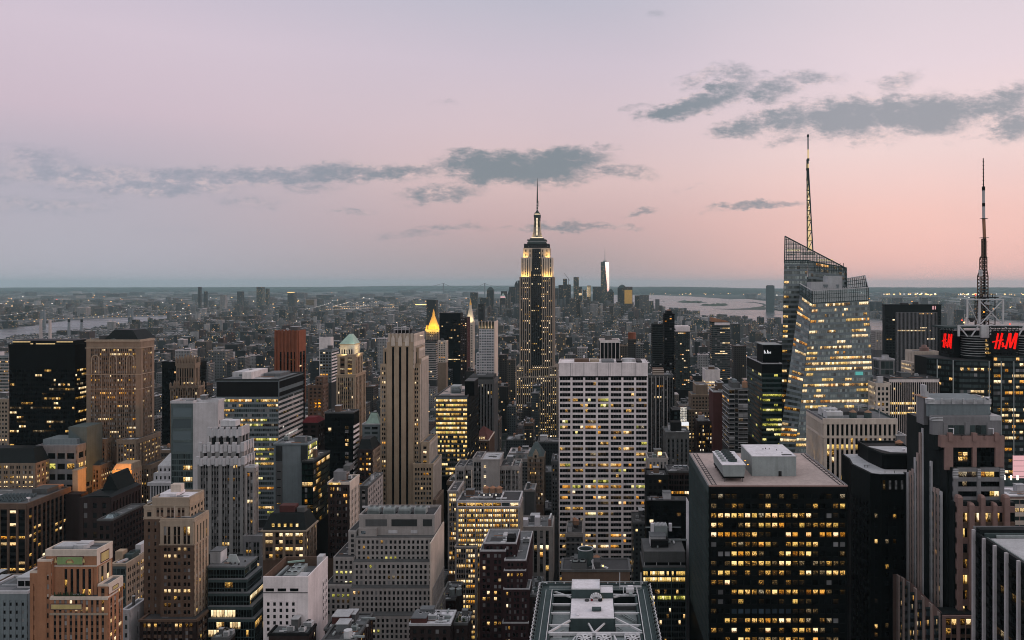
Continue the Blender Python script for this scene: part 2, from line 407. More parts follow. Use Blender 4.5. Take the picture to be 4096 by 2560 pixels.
def style(bw=3.2,pat=((.22,.78),),fh=3.6,wz=(.25,.78),pd=.35,sd=.2,pm='limestone',sm=None,lit=.15,em=.6,top=1.2,types=(('lit',5),('pale',2),('orange_lit',1),('dim',2)),blind=.12,glass='dark',bot=0.0,run=.45):
 return dict(bw=bw,pat=pat,fh=fh,wz=wz,pd=pd,sd=sd,pm=pm,sm=sm or pm,lit=lit,em=em,top=top,types=types,blind=blind,glass=glass,bot=bot,run=run)
def st(base,**kw):d=dict(base);d.update(kw);return d
def pick(rng,types):
 r=rng.random()*sum(q for _,q in types)
 for k,q in types:
  r-=q
  if r<=0:return k
 return types[0][0]
def facade(b,quad,S,part='wall',litfn=None):
 """piers and spandrels standing proud of the wall, a pane in every opening. quad: BL, BR, TR, TL seen from outside"""
 BL,BR,TR,TL=[Vector(q)for q in quad]
 n=(BR-BL).cross(TL-BL).normalized()
 wid=((BR-BL).length+(TR-TL).length)/2;hei=((TL-BL).length+(TR-BR).length)/2
 def P(u,t,d):return tuple((BL*(1-u)+BR*u)*(1-t)+(TL*(1-u)+TR*u)*t+n*d)
 w_=b.part(part)
 def blk(u0,u1,t0,t1,d1,mat,d0=-.1):
  if u1-u0<1e-5 or t1-t0<1e-5:return
  w_.hexa([P(u0,t0,d1),P(u1,t0,d1),P(u1,t0,d0),P(u0,t0,d0),P(u0,t1,d1),P(u1,t1,d1),P(u1,t1,d0),P(u0,t1,d0)],mat)
 em=S['em']/wid;tt=1-S['top']/hei;bb=S['bot']/hei
 nb=max(1,round((wid-2*S['em'])/S['bw']));nf=max(1,round(hei*(tt-bb)/S['fh']))
 bu=(1-2*em)/nb;ft=(tt-bb)/nf
 wins=[(em+bu*(i+a),em+bu*(i+c))for i in range(nb)for a,c in S['pat']]
 # piers
 prev=0.0
 for a,c in wins+[(1.0,1.0)]:
  if a-prev>1e-4:blk(prev,a,bb,tt,S['pd'],S['pm'])
  prev=c
 blk(0,1,tt,1,max(S['pd'],S['sd'])+.02,S['pm'])
 if bb>0:blk(0,1,0,bb,max(S['pd'],S['sd'])+.02,S['pm'])
 lo,hi=S['wz']
 sd=S['sd']if abs(S['sd']-S['pd'])>.02 else S['sd']-.04
 for j in range(nf):
  t0=bb+ft*j
  if lo>0:blk(0,1,t0,t0+ft*lo,sd,S['sm'])
  if hi<1:blk(0,1,t0+ft*hi,t0+ft,sd,S['sm'])
 rng=b.rng
 for j in range(nf):
  t0=bb+ft*j
  pf=min(1.0,S['lit']*(0.25+1.5*rng.random()**1.5))if S['lit']<.6 else S['lit']
  state=False;kind='lit'
  for i,(a,c)in enumerate(wins):
   if litfn:k=litfn(j,i,nf,len(wins),rng)
   else:
    if not(rng.random()<S['run']and i>0):
     state=rng.random()<pf
     if state:kind=pick(rng,S['types'])
    k=kind if state else('blind' if rng.random()<S['blind']else S['glass'])
   b.win.append(([P(a,t0+ft*lo,.05),P(c,t0+ft*lo,.05),P(c,t0+ft*hi,.05),P(a,t0+ft*hi,.05)],k))
def fr(x0,x1,y,z0,z1):return[(x0,y,z0),(x1,y,z0),(x1,y,z1),(x0,y,z1)]
def ri(x,y0,y1,z0,z1):return[(x,y0,z0),(x,y1,z0),(x,y1,z1),(x,y0,z1)]
def le(x,y0,y1,z0,z1):return[(x,y1,z0),(x,y0,z0),(x,y0,z1),(x,y1,z1)]
def stage(b,pl,pr,pt,Y,dep,zb=0.0,S=None,S2=None,core='black',occ=True,vb=None,zt=None,litfn=None,both=False):
 """one block of a building, given by its front edge in the photograph and its distance; facades on the front and on the side that faces the camera's axis"""
 x0,x1=PX(pl,Y),PX(pr,Y);z1=zt if zt is not None else PZ(pt,Y);y0,y1=Y,Y+dep
 b.part('wall').box(x0,x1,y0,y1,zb,z1,core)
 fz=zb if vb is None else max(zb,PZ(vb,Y))
 S2=S2 if S2 is not None else S
 if S:facade(b,fr(x0,x1,y0,fz,z1),S,litfn=litfn)
 if S2:
  if x1<0 or both:facade(b,ri(x1,y0,y1,fz,z1),S2)
  if x0>0 or both:facade(b,le(x0,y0,y1,fz,z1),S2)
 if occ:OCC.append((x0,x1,y0,y1,z1))
 return(x0,x1,y0,y1,z1)
def roof(b,bx,mat='roofgrey',par=1.1,pm='limestone',th=.5,e=.45,z=None):
 x0,x1,y0,y1,z1=bx
 if z is not None:z1=z
 b.new('roof').box(x0+.02,x1-.02,y0+.02,y1-.02,z1-.3,z1+.12,mat)
 r=random.Random(int(x0*11+y0*5));k=min(x1-x0,y1-y0)
 if k>5:
  pt=b.new('roof_patch')
  for i in range(5):
   a,c=x0+.8+(x1-x0-1.6)*r.uniform(0,.7),y0+.8+(y1-y0-1.6)*r.uniform(0,.7)
   pt.box(a,min(a+k*r.uniform(.1,.5),x1-.7),c,min(c+k*r.uniform(.1,.4),y1-.7),z1,z1+.135+i*.012,r.choice(('tar','roofgrey','midgrey','roofpale','greygran')))
  for i in range(3):
   a,c=x0+(x1-x0)*r.uniform(.1,.5),y0+(y1-y0)*r.uniform(.15,.85);b.new('pipe').bar((a,c,z1+.5),(min(a+k*r.uniform(.2,.5),x1-.8),c+r.choice((0,0,1.5)),z1+.5),.13,r.choice(('duct','palegrey','rust')))
 if par>0:
  p=b.new('parapet')
  for(a,c,d,f)in((x0-e,x1+e,y0-e,y0+th),(x0-e,x1+e,y1-th,y1+e),(x0-e,x0+th,y0+th,y1-th),(x1-th,x1+e,y0+th,y1-th)):
   p.box(a,c,d,f,z1-.25,z1+par,pm)
def watertank(b,x,y,z,r=1.8,h=3.6,leg=2.2):
 p=b.new('water_tank')
 for a in(0,1,2,3):
  c,s_=math.cos(a*1.5708+.6)*r*.7,math.sin(a*1.5708+.6)*r*.7
  p.bar((x+c,y+s_,z),(x+c,y+s_,z+leg+.1),.14,'tar')
 p.cyl(x,y,z+leg,z+leg+h,r,'wood',r*.95)
 p.cyl(x,y,z+leg+h,z+leg+h+r*.7,r*1.1,'rust',.05)
def cooler(b,x,y,z,wx=5,wy=3.5,h=2.6,mat='duct',fans=2):
 p=b.new('cooling_unit')
 p.box(x,x+wx,y,y+wy,z+.5,z+h,mat)
 for k in range(5):p.box(x+.2,x+wx-.2,y-.06,y,z+.8+k*.32,z+.95+k*.32,'darksteel')
 for i in(0,1):
  for j in(0,1):p.box(x+.2+i*(wx-.7),x+.5+i*(wx-.7),y+.2+j*(wy-.7),y+.5+j*(wy-.7),z,z+.5,'tar')
 for i in range(fans):
  cx=x+wx*(i+.5)/fans;rr_=min(wx/fans,wy)*.4
  p.cyl(cx,y+wy/2,z+h,z+h+.5,rr_,mat,n=12);p.cyl(cx,y+wy/2,z+h+.5,z+h+.53,rr_*.82,'black',n=12)
def clutter(b,bx,n=5,seed=None,tank=True,mats=('roofgrey','duct','palegrey','midgrey','brown'),z=None):
 """bulkheads, ducts and vents on a flat roof"""
 x0,x1,y0,y1,z1=bx;z1=(z if z is not None else z1)+.12
 r=random.Random(seed if seed is not None else int(abs(x0*7+y0*3)))
 wx,wy=x1-x0,y1-y0;k=min(wx,wy)
 p=b.new('bulkhead');bwid,bd=k*r.uniform(.25,.42),k*r.uniform(.25,.42);hx=x0+wx*r.uniform(.15,.55);hy=y0+wy*r.uniform(.35,.55);hh=r.uniform(3,5)
 m_=r.choice(mats)
 p.box(hx,hx+bwid,hy,hy+bd,z1,z1+hh,m_);p.box(hx-.2,hx+bwid+.2,hy-.2,hy+bd+.2,z1+hh,z1+hh+.3,r.choice(('roofpale','roofgrey')))
 for i in range(n):
  a,c=x0+wx*r.uniform(.08,.85),y0+wy*r.uniform(.08,.85)
  t=r.random()
  if t<.35:cooler(b,a,c,z1,r.uniform(2,4),r.uniform(1.5,3),r.uniform(1.5,2.6),r.choice(('duct','steel','palegrey')),1)
  elif t<.7:
   q=b.part('duct');L=r.uniform(2,k*.4);d=r.choice((0,1))
   q.box(a,a+(L if d else.7),c,c+(.7 if d else L),z1+.3,z1+1.0,r.choice(('duct','steel')))
  else:
   q=b.part('vent');q.cyl(a,c,z1,z1+r.uniform(.8,2),r.uniform(.25,.6),r.choice(('duct','palegrey','tar')),n=8)
 if tank:watertank(b,x0+wx*r.uniform(.2,.8),y0+wy*r.uniform(.5,.8),z1)
 # ------------------------------------------------------------------ towers of the near city
def dep_of(edge,ps,Y):return Y*((VX-edge)/(VX-ps)-1)
def simple(name,label,cat,pl,pr,pt,Y,ps=None,dep=25.0,S=None,S2=None,core='midgrey',rm='roofgrey',par=1.1,pm=None,vb=None,cl=3,tank=False,done=False,group=None,th=.5):
 if ps is not None:dep=dep_of(pr if pr<VX and ps>pr else pl,ps,Y)
 b=Thing(name,label,cat,(PX(pl,Y)+PX(pr,Y))/2,Y+dep/2,group=group)
 bx=stage(b,pl,pr,pt,Y,dep,0,S,S2,core,vb=vb)
 roof(b,bx,rm,par,pm or(S or{}).get('pm','limestone'),th)
 if cl:clutter(b,bx,cl,tank=tank)
 if done:b.done()
 return b,bx
PUNCH=style();PAIR=style(bw=4.6,pat=((.14,.46),(.54,.86)),fh=3.6)
RIB=style(bw=2.6,pat=((.26,.86),),fh=3.6,wz=(.22,.82),pd=.7,sd=.12)
RIBBON=style(bw=7,pat=((.01,.245),(.255,.495),(.505,.745),(.755,.99)),fh=3.75,wz=(.36,.86),pd=.06,sd=.3,em=.2)
# --- black tower far over to the east, with a lit crown
S=style(bw=1.9,pat=((.06,.94),),fh=3.7,wz=(.3,.82),pd=.12,sd=.06,pm='black',lit=.42,blind=.0,glass='blackglass',top=17,types=(('lit',6),('pale',2),('dim',3)),run=.72,em=.4)
b,bx=simple('office_tower','black glass office tower with a thin glowing line of lights along its crown','skyscraper',37,300,1392,640,dep=26,S=S,core='black',rm='tar',par=3,pm='black',vb=1810,cl=3)
x0,x1,y0,y1,z1=bx
b.part('upper_storey').box(x0+2.2,x1-2,y0+1.0,y1-2,z1,z1+6,'black')
p=None
for k in range(44):
 a=x0+2.2+(x1-x0-4.2)*k/44
 if k in(15,16,31):continue
 b.new('crown_light').box(a,a+.85,y0+.7,y0+.98,z1+(4.6 if k<13 or k>30 else 3.0),z1+(5.3 if k<13 or k>30 else 3.7),'lamp_mast')
b.done()
# --- big brown tower with arched top windows
BR=style(bw=5.9,pat=((.04,.21),(.26,.43),(.57,.74),(.79,.96)),fh=3.55,wz=(.28,.8),pd=.45,sd=.12,pm='tan',sm='brown',lit=.2,em=3.2,top=5.5,blind=.5,types=(('pale',4),('lit',4),('orange_lit',1)))
b,bx=simple('office_tower','massive brown stone tower with arched upper windows and a dark hipped roof','skyscraper',347,560,1366,640,ps=615,S=BR,core='brown',rm='tar',par=1.6,pm='sand',vb=1790,cl=2)
x0,x1,y0,y1,z1=bx
c=b.part('cornice')
for zz,e,h in((z1-5.6,.9,.7),(z1-.2,1.1,.8),(z1-27,.7,.6),(z1-39,.6,.5)):
 c.box(x0-e,x1+e,y0-e,y0+.1,zz,zz+h,'sand');c.box(x1+.1,x1+e,y0+.1,y1,zz,zz+h,'sand')
for u in(.17,.5,.83):
 a=b.new('arched_bay');cx=x0+(x1-x0)*u;zb_=z1-26;wv_=2.6
 ring=lambda q:[(cx+q*math.cos(t),zb_+11.5+q*1.15*math.sin(t))for t in[math.pi*i/8 for i in range(9)]]
 o_,i_=ring(wv_+.7),ring(wv_)
 for i in range(8):
  a.hexa([(o_[i][0],y0-.9,o_[i][1]),(o_[i][0],y0-.2,o_[i][1]),(i_[i][0],y0-.2,i_[i][1]),(i_[i][0],y0-.9,i_[i][1]),(o_[i+1][0],y0-.9,o_[i+1][1]),(o_[i+1][0],y0-.2,o_[i+1][1]),(i_[i+1][0],y0-.2,i_[i+1][1]),(i_[i+1][0],y0-.9,i_[i+1][1])],'sand')
 for sx in(-wv_-.7,wv_):a.box(cx+sx,cx+sx+.7,y0-.9,y0-.2,zb_,zb_+11.5,'sand')
 for sx in(-.9,.7):a.box(cx+sx,cx+sx+.2,y0-.75,y0-.3,zb_,zb_+13,'sand')
r_=b.part('hipped_roof');r_.frus(x0+12,x1-3,y0+3,y1+10,z1+1,x0+18,x1-10,y0+7,y1+5,z1+9,'slate')
r_.box(x0+7,x0+18,y0+5,y1-2,z1,z1+4.5,'tar')
# lower wings in front
for(pl,pr,pt,ps,Y)in((330,425,1760,None,632),(468,545,1763,640,626),(318,400,1866,None,618),(330,600,1864,660,634)):
 d=16 if ps is None else dep_of(pr,ps,Y)
 q=stage(b,pl,pr,pt,Y,d,0,st(BR,bw=4.2,pat=((.12,.42),(.58,.88)),top=2.5,em=.8,lit=.22,blind=.3),core='brown',vb=2080)
 roof(b,q,'tar',.9,'tan')
b.done()
# the annex whose front is washed by a sodium floodlight
b=Thing('annex_building','small stone annex washed in strong orange floodlight at the foot of the brown tower','building',PX(485,600),606)
q=stage(b,450,524,1880,600,14,0,style(bw=2.7,pat=((.25,.7),),fh=3.6,pm='sand',lit=.2,em=.6,top=3,pd=.3),core='tan',vb=2000)
b.part('roof').prism([(q[0],q[2]),(q[1],q[2]),(q[1],q[3]),(q[0],q[3])],q[4],q[4]+4.5,'tan2',[(q[0]+2.2,q[2]+1.5),(q[1]-.6,q[2]+1.5),(q[1]-.6,q[3]),(q[0]+2.2,q[3])])
b.done()
b=Thing('stone_pier','narrow windowless stone wall end glowing orange from a floodlight at its foot','building',PX(300,592),597)
b.part('wall').box(PX(290,592),PX(311,592),592,602,0,PZ(1882,592),'tan2');b.part('cornice').box(PX(289,592),PX(312,592),591.7,602.3,PZ(1884,592),PZ(1880,592),'sand');b.part('glow_cover').box(PX(276,586),PX(345,586),580,588,0,PZ(1974,582),'darkbrick');OCC.append((PX(276,592),PX(345,592),580,602,PZ(1882,592)));b.done()  # dark low box added in front to cut off the pier's orange glow
# --- black slab and the gothic crowned tower in front of it
S=style(bw=2.2,pat=((.05,.95),),fh=3.7,wz=(.25,.85),pd=.1,sd=.05,pm='black',lit=.06,glass='blackglass',blind=0,top=6,run=.7)
b,bx=simple('office_slab','plain black slab standing behind the gothic crowned tower','skyscraper',648,800,1450,900,ps=826,S=S,core='black',rm='tar',par=1,pm='black',vb=1800,cl=1);b.done()
G=style(bw=2.4,pat=((.25,.8),),fh=3.7,wz=(.15,.8),pd=.8,sd=.1,pm='tan',sm='brown',lit=.1,top=1.5,blind=.25)
b=Thing('gothic_tower','brown gothic tower with a ring of stone pinnacles for a crown','skyscraper',PX(740,760),775)
q1=stage(b,682,792,1545,760,dep_of(792,815,760),0,G,core='brown',vb=1780)
q2=stage(b,706,778,1452,768,dep_of(778,797,768),q1[4]-1,st(G,top=5,wz=(.05,.9),fh=9),core='brown',occ=False)
r_=random.Random(4)
for q,n,hh in((q2,6,8),(q1,7,5)):
 for k in range(n+1):
  for yy in(q[2],q[3]):
   a=q[0]+(q[1]-q[0])*k/n
   p=b.new('pinnacle');h_=hh*r_.uniform(.7,1.2);p.box(a-.8,a+.8,yy-.8,yy+.8,q[4]-3,q[4]+h_*.5,'tan');p.frus(a-.8,a+.8,yy-.8,yy+.8,q[4]+h_*.5,a-.1,a+.1,yy-.1,yy+.1,q[4]+h_,'tan')
p=b.part('lantern_light')
for k in range(7):p.box(q1[0]+9+k*1.7,q1[0]+10+k*1.7,q2[2]-.95,q2[2]-.84,q1[4]+1.2,q1[4]+3.2,'pale' if k%3 else 'lit')
b.part('roof').box(q2[0]+.6,q2[1]-.6,q2[2]+.6,q2[3]-.6,q2[4],q2[4]+.3,'slate')
b.done()
# --- teal glass front with a chamfered grey face and a blank pink grey side
b=Thing('office_tower','slim tower with teal glass front, blank pale grey side walls and a few slit windows','skyscraper',PX(780,520),530)
Y=520;z1=PZ(1612,Y);xa,xb,xc=PX(685,Y),PX(772,Y),PX(860,Y)
yb=Y+dep_of(860,897,Y)
b.part('wall').prism([(xa,Y),(xb,Y),(xc,Y+4),(xc,yb),(xa,yb)],0,z1,'palegrey');OCC.append((xa,xc,Y,yb,z1))
facade(b,fr(xa,xb,Y,PZ(2000,Y),z1-33),style(bw=1.6,pat=((.05,.95),),fh=3.9,wz=(.12,.92),pd=.12,sd=.16,pm='teal',lit=.16,glass='tealglass',blind=0,em=.3,top=.5,run=.75),'curtain_wall')
facade(b,fr(xa,xb,Y,z1-33,z1),style(bw=14,pat=((.05,.95),),fh=7.6,wz=(.1,.9),pd=.25,sd=.2,pm='teal',lit=0,glass='paleglass',blind=0,em=.3,top=2.2),'curtain_wall')
s_=b.part('slit_window')
for k,(u,zz)in enumerate([(.25,26),(.5,28),(.75,30),(.25,37),(.5,39),(.25,15),(.5,17),(.75,19)]):
 yy=Y+4+(yb-Y-4)*u;s_.box(xc-.1,xc+.05,yy,yy+.7,z1-zz,z1-zz+2.4,'dark')
roof(b,(xa,xb,Y,yb,z1),'roofgrey',1.4,'palegrey');roof(b,(xb+.6,xc,Y+4.6,yb,z1),'roofgrey',1.4,'palegrey')
clutter(b,(xa,xc,Y+4,yb,z1),3,tank=False)
b.done()
# --- long glass slab with white banded side
S=style(bw=7.0,pat=((.01,.24),(.26,.49),(.51,.74),(.76,.99)),fh=3.72,wz=(.26,.82),pd=.14,sd=.18,pm='bluegrey',sm='bluegrey',lit=.58,types=(('greenlit',5),('lit',5),('orange_lit',1),('dim',3)),blind=.15,glass='tealglass',em=.3,top=14,run=.72)
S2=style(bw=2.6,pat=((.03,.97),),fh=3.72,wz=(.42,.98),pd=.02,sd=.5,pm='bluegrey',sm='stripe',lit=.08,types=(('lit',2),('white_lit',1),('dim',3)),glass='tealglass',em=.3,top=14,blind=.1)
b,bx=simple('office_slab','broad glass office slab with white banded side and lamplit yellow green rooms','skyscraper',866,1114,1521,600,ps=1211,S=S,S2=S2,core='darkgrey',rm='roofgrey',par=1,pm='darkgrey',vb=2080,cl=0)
x0,x1,y0,y1,z1=bx
tb=b.part('louvre_band')
tb.box(x0+.2,x1-.1,y0-.4,y0-.22,z1-12.5,z1-1,'soot');tb.box(x1+.56,x1+.66,y0+.2,y1-.2,z1-12.5,z1-9.4,'soot');tb.box(x1+.56,x1+.66,y0+.2,y1-.2,z1-6.3,z1-1,'soot')
p=b.part('penthouse');p.box(x0+17,x0+24,y0+6,y1-14,z1,z1+5.5,'white');p.box(x0+3,x0+15,y0+20,y1-4,z1,z1+4,'palegrey');p.box(x0+26,x1-8,y0+24,y1-6,z1,z1+2.5,'roofgrey')
clutter(b,(x0,x0+22,y0+14,y1,z1),6,5,tank=False)
b.done()
# --- grey art deco tower with scalloped crown
D=style(bw=5.6,pat=((.17,.36),(.41,.59),(.64,.83)),fh=3.55,wz=(.24,.78),pd=.55,sd=.2,pm='grey',sm='midgrey',lit=.13,types=(('pale',4),('lit',5),('orange_lit',1)),blind=.18,em=.7,top=2.2)
D2=st(D,bw=4.4,pat=((.14,.46),(.54,.86)),pm='limestone')
b=Thing('art_deco_tower','grey art deco tower with scalloped setback crown and banked dark windows','skyscraper',PX(890,440),450)
q=stage(b,792,974,1838,430,dep_of(974,1016,430),0,D,D2,'darkgrey',vb=2215)
q2=stage(b,803,972,1786,433,13,q[4]-1,st(D,bw=4.6,pat=((.3,.7),),fh=6.8,wz=(.12,.85),top=2),st(D2,bw=4.6,pat=((.3,.7),),fh=6.8,wz=(.12,.85)),'greygran',occ=False)
q3=stage(b,838,962,1724,437,10,q2[4]-1,st(D,bw=4.0,pat=((.2,.8),),fh=9,wz=(.05,.8),lit=0,top=2),None,'greygran',occ=False)
sc_=b.part('scallop')
for qq,n,h in((q2,5,2.4),(q3,5,2.2),(q,6,1.6)):
 for k in range(n+1):
  a=qq[0]+(qq[1]-qq[0])*k/n
  sc_.box(a-1.0,a+1.0,qq[2]-.9,qq[2]+.6,qq[4]-2.6,qq[4]+h,'palegrey')
  if k<n:sc_.cyl(a+(qq[1]-qq[0])/n/2,qq[2]-.1,qq[4]-3.4,qq[4]+h*.35,1.25,'palegrey',n=8)
 for k in range(4):
  yy=qq[2]+(qq[3]-qq[2])*(k+.5)/4;sc_.box(qq[1]-.5,qq[1]+.9,yy-.8,yy+.8,qq[4]-2.6,qq[4]+h,'palegrey')
roof(b,q3,'tar',.5,'greygran');roof(b,q2,'tar',0);roof(b,q,'tar',0)
p=b.part('penthouse');p.box(PX(884,440),PX(941,440),440,446,q3[4],q3[4]+2,'darkgrey');p.box(PX(882,440),PX(911,440),440,446,q3[4]+2,q3[4]+5.4,'duct');p.box(PX(913,440),PX(942,440),440,446,q3[4]+2,q3[4]+5.2,'duct')
w_=stage(b,983,1019,1870,429,dep_of(1019,1030,429),0,st(D2,em=.4),None,'greygran',vb=2180);roof(b,w_,'tar',.8,'palegrey')
w2=stage(b,975,1048,2150,424,dep_of(1048,1088,424),0,st(D2,pm='greygran'),D2,'darkgrey',vb=2300);roof(b,w2,'roofgrey',1,'greygran')
w3=stage(b,1048,1085,2232,420,dep_of(1085,1118,420),0,st(D2,pm='greygran'),D2,'darkgrey',vb=2360);roof(b,w3,'tar',1,'greygran')
b.done()
# --- red brown slab with dark window shafts
S=style(bw=7.6,pat=((.18,.97),),fh=3.7,wz=(.3,.8),pd=.9,sd=.05,pm='redbrown',sm='black',lit=.3,glass='blackglass',blind=0,top=24,em=3,run=.6)
b,bx=simple('apartment_tower','red brown slab tower with dark recessed window shafts','skyscraper',1100,1192,1324,900,ps=1220,S=S,S2=st(S,lit=.1,em=1,bw=9),core='soot',rm='tar',par=.5,pm='redbrown',vb=1620,cl=2)
x0,x1,y0,y1,z1=bx;p=b.part('pilaster')
for k in range(7):a=x0+(x1-x0-2)*k/6;p.box(a,a+2.0,y0-1.7,y0-.93,0,z1+1.2,'redbrown')
b.done()
# --- blue grey office block and white block behind it
S=style(bw=3.2,pat=((.12,.88),),fh=3.9,wz=(.25,.8),pd=.3,sd=.3,pm='bluegrey',lit=.12,glass='tealglass',em=.3)
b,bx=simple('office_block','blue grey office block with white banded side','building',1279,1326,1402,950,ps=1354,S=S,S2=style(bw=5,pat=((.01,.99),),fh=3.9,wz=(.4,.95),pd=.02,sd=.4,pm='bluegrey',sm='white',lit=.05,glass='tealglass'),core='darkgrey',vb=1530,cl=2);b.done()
b,bx=simple('apartment_block','pale windowless topped block behind the blue grey offices','building',1277,1322,1352,1300,ps=1333,S=style(bw=5,pm='white',lit=.02,top=22,blind=.4),core='white',rm='roofpale',vb=1420,cl=1);b.done()
# --- tower with green copper pyramid
T=style(bw=6.6,pat=((.05,.2),(.32,.48),(.52,.68),(.8,.95)),fh=3.6,wz=(.25,.8),pd=.5,sd=.12,pm='tan2',sm='brown',lit=.24,em=1.2,top=2,blind=.2)
b=Thing('pyramid_tower','tan stone tower topped by a pale green copper pyramid','skyscraper',PX(1390,650),662)
q=stage(b,1346,1419,1500,650,dep_of(1419,1460,650),0,T,st(T,bw=4,pat=((.2,.8),),lit=.08),'brown',vb=1760)
q2=stage(b,1350,1420,1420,652,20,q[4]-1,st(T,bw=5,pat=((.2,.8),),wz=(.2,.7),lit=.45),st(T,bw=4,pat=((.2,.8),),lit=.1),'tan2',occ=False)
q3=stage(b,1360,1416,1378,654,15,q2[4]-1,style(bw=2.2,pat=((.25,.8),),fh=5.5,wz=(.1,.75),pm='cream',lit=.05,em=.8,top=2.2),style(bw=2.2,pat=((.25,.8),),fh=5.5,wz=(.1,.75),pm='cream',lit=.05,em=.8,top=2.2),'cream',occ=False)
c=b.part('cornice')
for qq,e in((q,.9),(q2,1.0),(q3,.9)):
 c.box(qq[0]-e,qq[1]+e,qq[2]-e,qq[3]+e,qq[4]-.4,qq[4]+.5,'tan2')
r_=b.part('pyramid_roof');a0,a1=PX(1369,654),PX(1432,654);r_.frus(q3[0]-.5,q3[1]+.5,q3[2]-.5,q3[3]+.5,q3[4]+.5,q3[0]+6.0,q3[1]-3.4,q3[2]+5,q3[3]-5,PZ(1338,654),'copper')
b.done()
# --- black tower with a white striped side
S=style(bw=2.1,pat=((.04,.96),),fh=3.7,wz=(.2,.9),pd=.06,sd=.03,pm='black',lit=.02,glass='blackglass',blind=.01,em=.3,top=3)
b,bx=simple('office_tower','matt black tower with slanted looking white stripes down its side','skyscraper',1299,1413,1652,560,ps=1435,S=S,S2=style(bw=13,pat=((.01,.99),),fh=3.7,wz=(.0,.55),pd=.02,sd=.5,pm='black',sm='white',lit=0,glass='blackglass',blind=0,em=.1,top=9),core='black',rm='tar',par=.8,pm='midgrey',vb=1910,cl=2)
p=b.part('stair_window')
for k,m_ in enumerate(('dim','blind','black','lit','lit','black','blind','dim','blind','lit')):p.box(bx[1]-5.6,bx[1]-3.4,bx[2]-.3,bx[2]-.1,bx[4]-11-k*3.1,bx[4]-9.2-k*3.1,m_)
b.done()
# --- blank grey green wall block with a lit glass corner
b,bx=simple('office_block','blank grey green walled block with a brightly lit glass corner at its top','building',1095,1230,1779,480,ps=1268,S=None,core='bluegrey',rm='roofgrey',par=.9,pm='bluegrey',cl=3)
x0,x1,y0,y1,z1=bx
facade(b,ri(x1,y0,y1,z1-10.5,z1),style(bw=2.8,pat=((.04,.96),),fh=3.3,wz=(.04,.95),pd=.2,sd=.25,pm='bluegrey',lit=1.0,types=(('pale',1),('greenlit',2)),em=.2,top=.5),'glass_corner')
facade(b,ri(x1,y0,y1,PZ(2080,480),z1-10.5),style(bw=2.2,pat=((.04,.96),),fh=3.7,wz=(.1,.9),pd=.1,sd=.15,pm='black',lit=.25,glass='greenglass',em=.2,top=.5),'glass_wall')
p=b.part('wall_band');p.box(x0+1.3,x0+5.2,y0-.35,y0-.01,z1-10,z1-.8,'darkgrey');p.box(x0+1.3,x0+5.2,y0-.3,y0-.01,PZ(2100,480),z1-10.4,'midgrey');p.box(x1-4,x1-.05,y0-.3,y0-.01,z1-10,z1-.2,'darkgrey')
for k in range(7):b.new('window').box(x0+2.2,x0+4.4,y0-.42,y0-.3,z1-16.5-k*4.9,z1-16-k*4.9,'lit' if k>3 else 'black')
b.done()
S=style(bw=1.8,pat=((.04,.96),),fh=3.6,wz=(.1,.85),pd=.1,sd=.12,pm='black',lit=.34,glass='greenglass',blind=.05,em=.2,run=.6)
b,bx=simple('glass_block','dark green glass block with scattered yellow rooms beside the blank grey wall','building',1207,1252,1848,474,ps=1318,S=S,S2=st(S,lit=.2),core='black',rm='tar',par=.6,pm='darkgrey',vb=2110,cl=2);b.done()
# --- brown brick block with a cream side
S=style(bw=4.2,pat=((.2,.46),(.56,.82)),fh=3.7,wz=(.25,.8),pd=.3,sd=.3,pm='darkbrick',lit=.12,blind=.1)
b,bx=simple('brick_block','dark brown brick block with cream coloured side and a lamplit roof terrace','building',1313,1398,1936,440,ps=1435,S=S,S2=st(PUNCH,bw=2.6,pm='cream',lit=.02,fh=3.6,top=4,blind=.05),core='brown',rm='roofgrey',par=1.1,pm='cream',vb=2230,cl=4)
p=b.part('terrace_light');p.box(bx[0]+.5,bx[1]-5,bx[2]-.7,bx[2]-.5,bx[4]-.2,bx[4]+.9,'litbright')
p=b.part('penthouse');p.box(bx[0]+1,bx[1]-4,bx[2]+6,bx[3]-4,bx[4],bx[4]+5.5,'greygran');p.box(bx[0]+6,bx[1]-2,bx[2]+8,bx[3]-2,bx[4]+5.5,bx[4]+8.5,'midgrey')
b.done()
# --- mansard roofed building with round dormers
S=style(bw=4.6,pat=((.14,.48),(.52,.86)),fh=3.7,wz=(.25,.8),pd=.35,sd=.2,pm='tan',sm='brown',lit=.72,types=(('lit',4),('pale',3),('litbright',2)),em=.6,top=.5,blind=.1)
b=Thing('mansard_building','stone building with black mansard roof, five glowing round dormers and lit rooms','building',PX(1150,400),412)
q=stage(b,1052,1222,2122,400,dep_of(1222,1265,400),0,S,st(S,lit=.2),'brown',vb=2240)
r_=b.part('mansard_roof');r_.frus(q[0]-.4,q[1]+.4,q[2]-.4,q[3]+.4,q[4],q[0]+2.5,q[1]-2.2,q[2]+4,q[3]-3,q[4]+7.6,'slate')
b.part('cornice').box(q[0]-.9,q[1]+.9,q[2]-.9,q[3]+.9,q[4]-.5,q[4]+.3,'sand')
for k in range(5):
 p=b.new('dormer');a=PX(1092+k*24,400);p.box(a-.9,a+.9,q[2]+.2,q[2]+2.6,q[4]+1.6,q[4]+3.2,'slate');p.cyl(a,q[2]+1.4,q[4]+3.2,q[4]+3.9,1.2,'slate',.4)
 p.box(a-.62,a+.62,q[2]+.08,q[2]+.19,q[4]+1.8,q[4]+3.5,'litbright')
p=b.part('bulkhead');p.box(q[0]+6,q[0]+14,q[2]+6,q[2]+11,q[4]+7.6,q[4]+11,'maroon');p.box(q[0]+15,q[0]+19,q[2]+6,q[2]+10,q[4]+7.6,q[4]+10,'midgrey')
b.done()
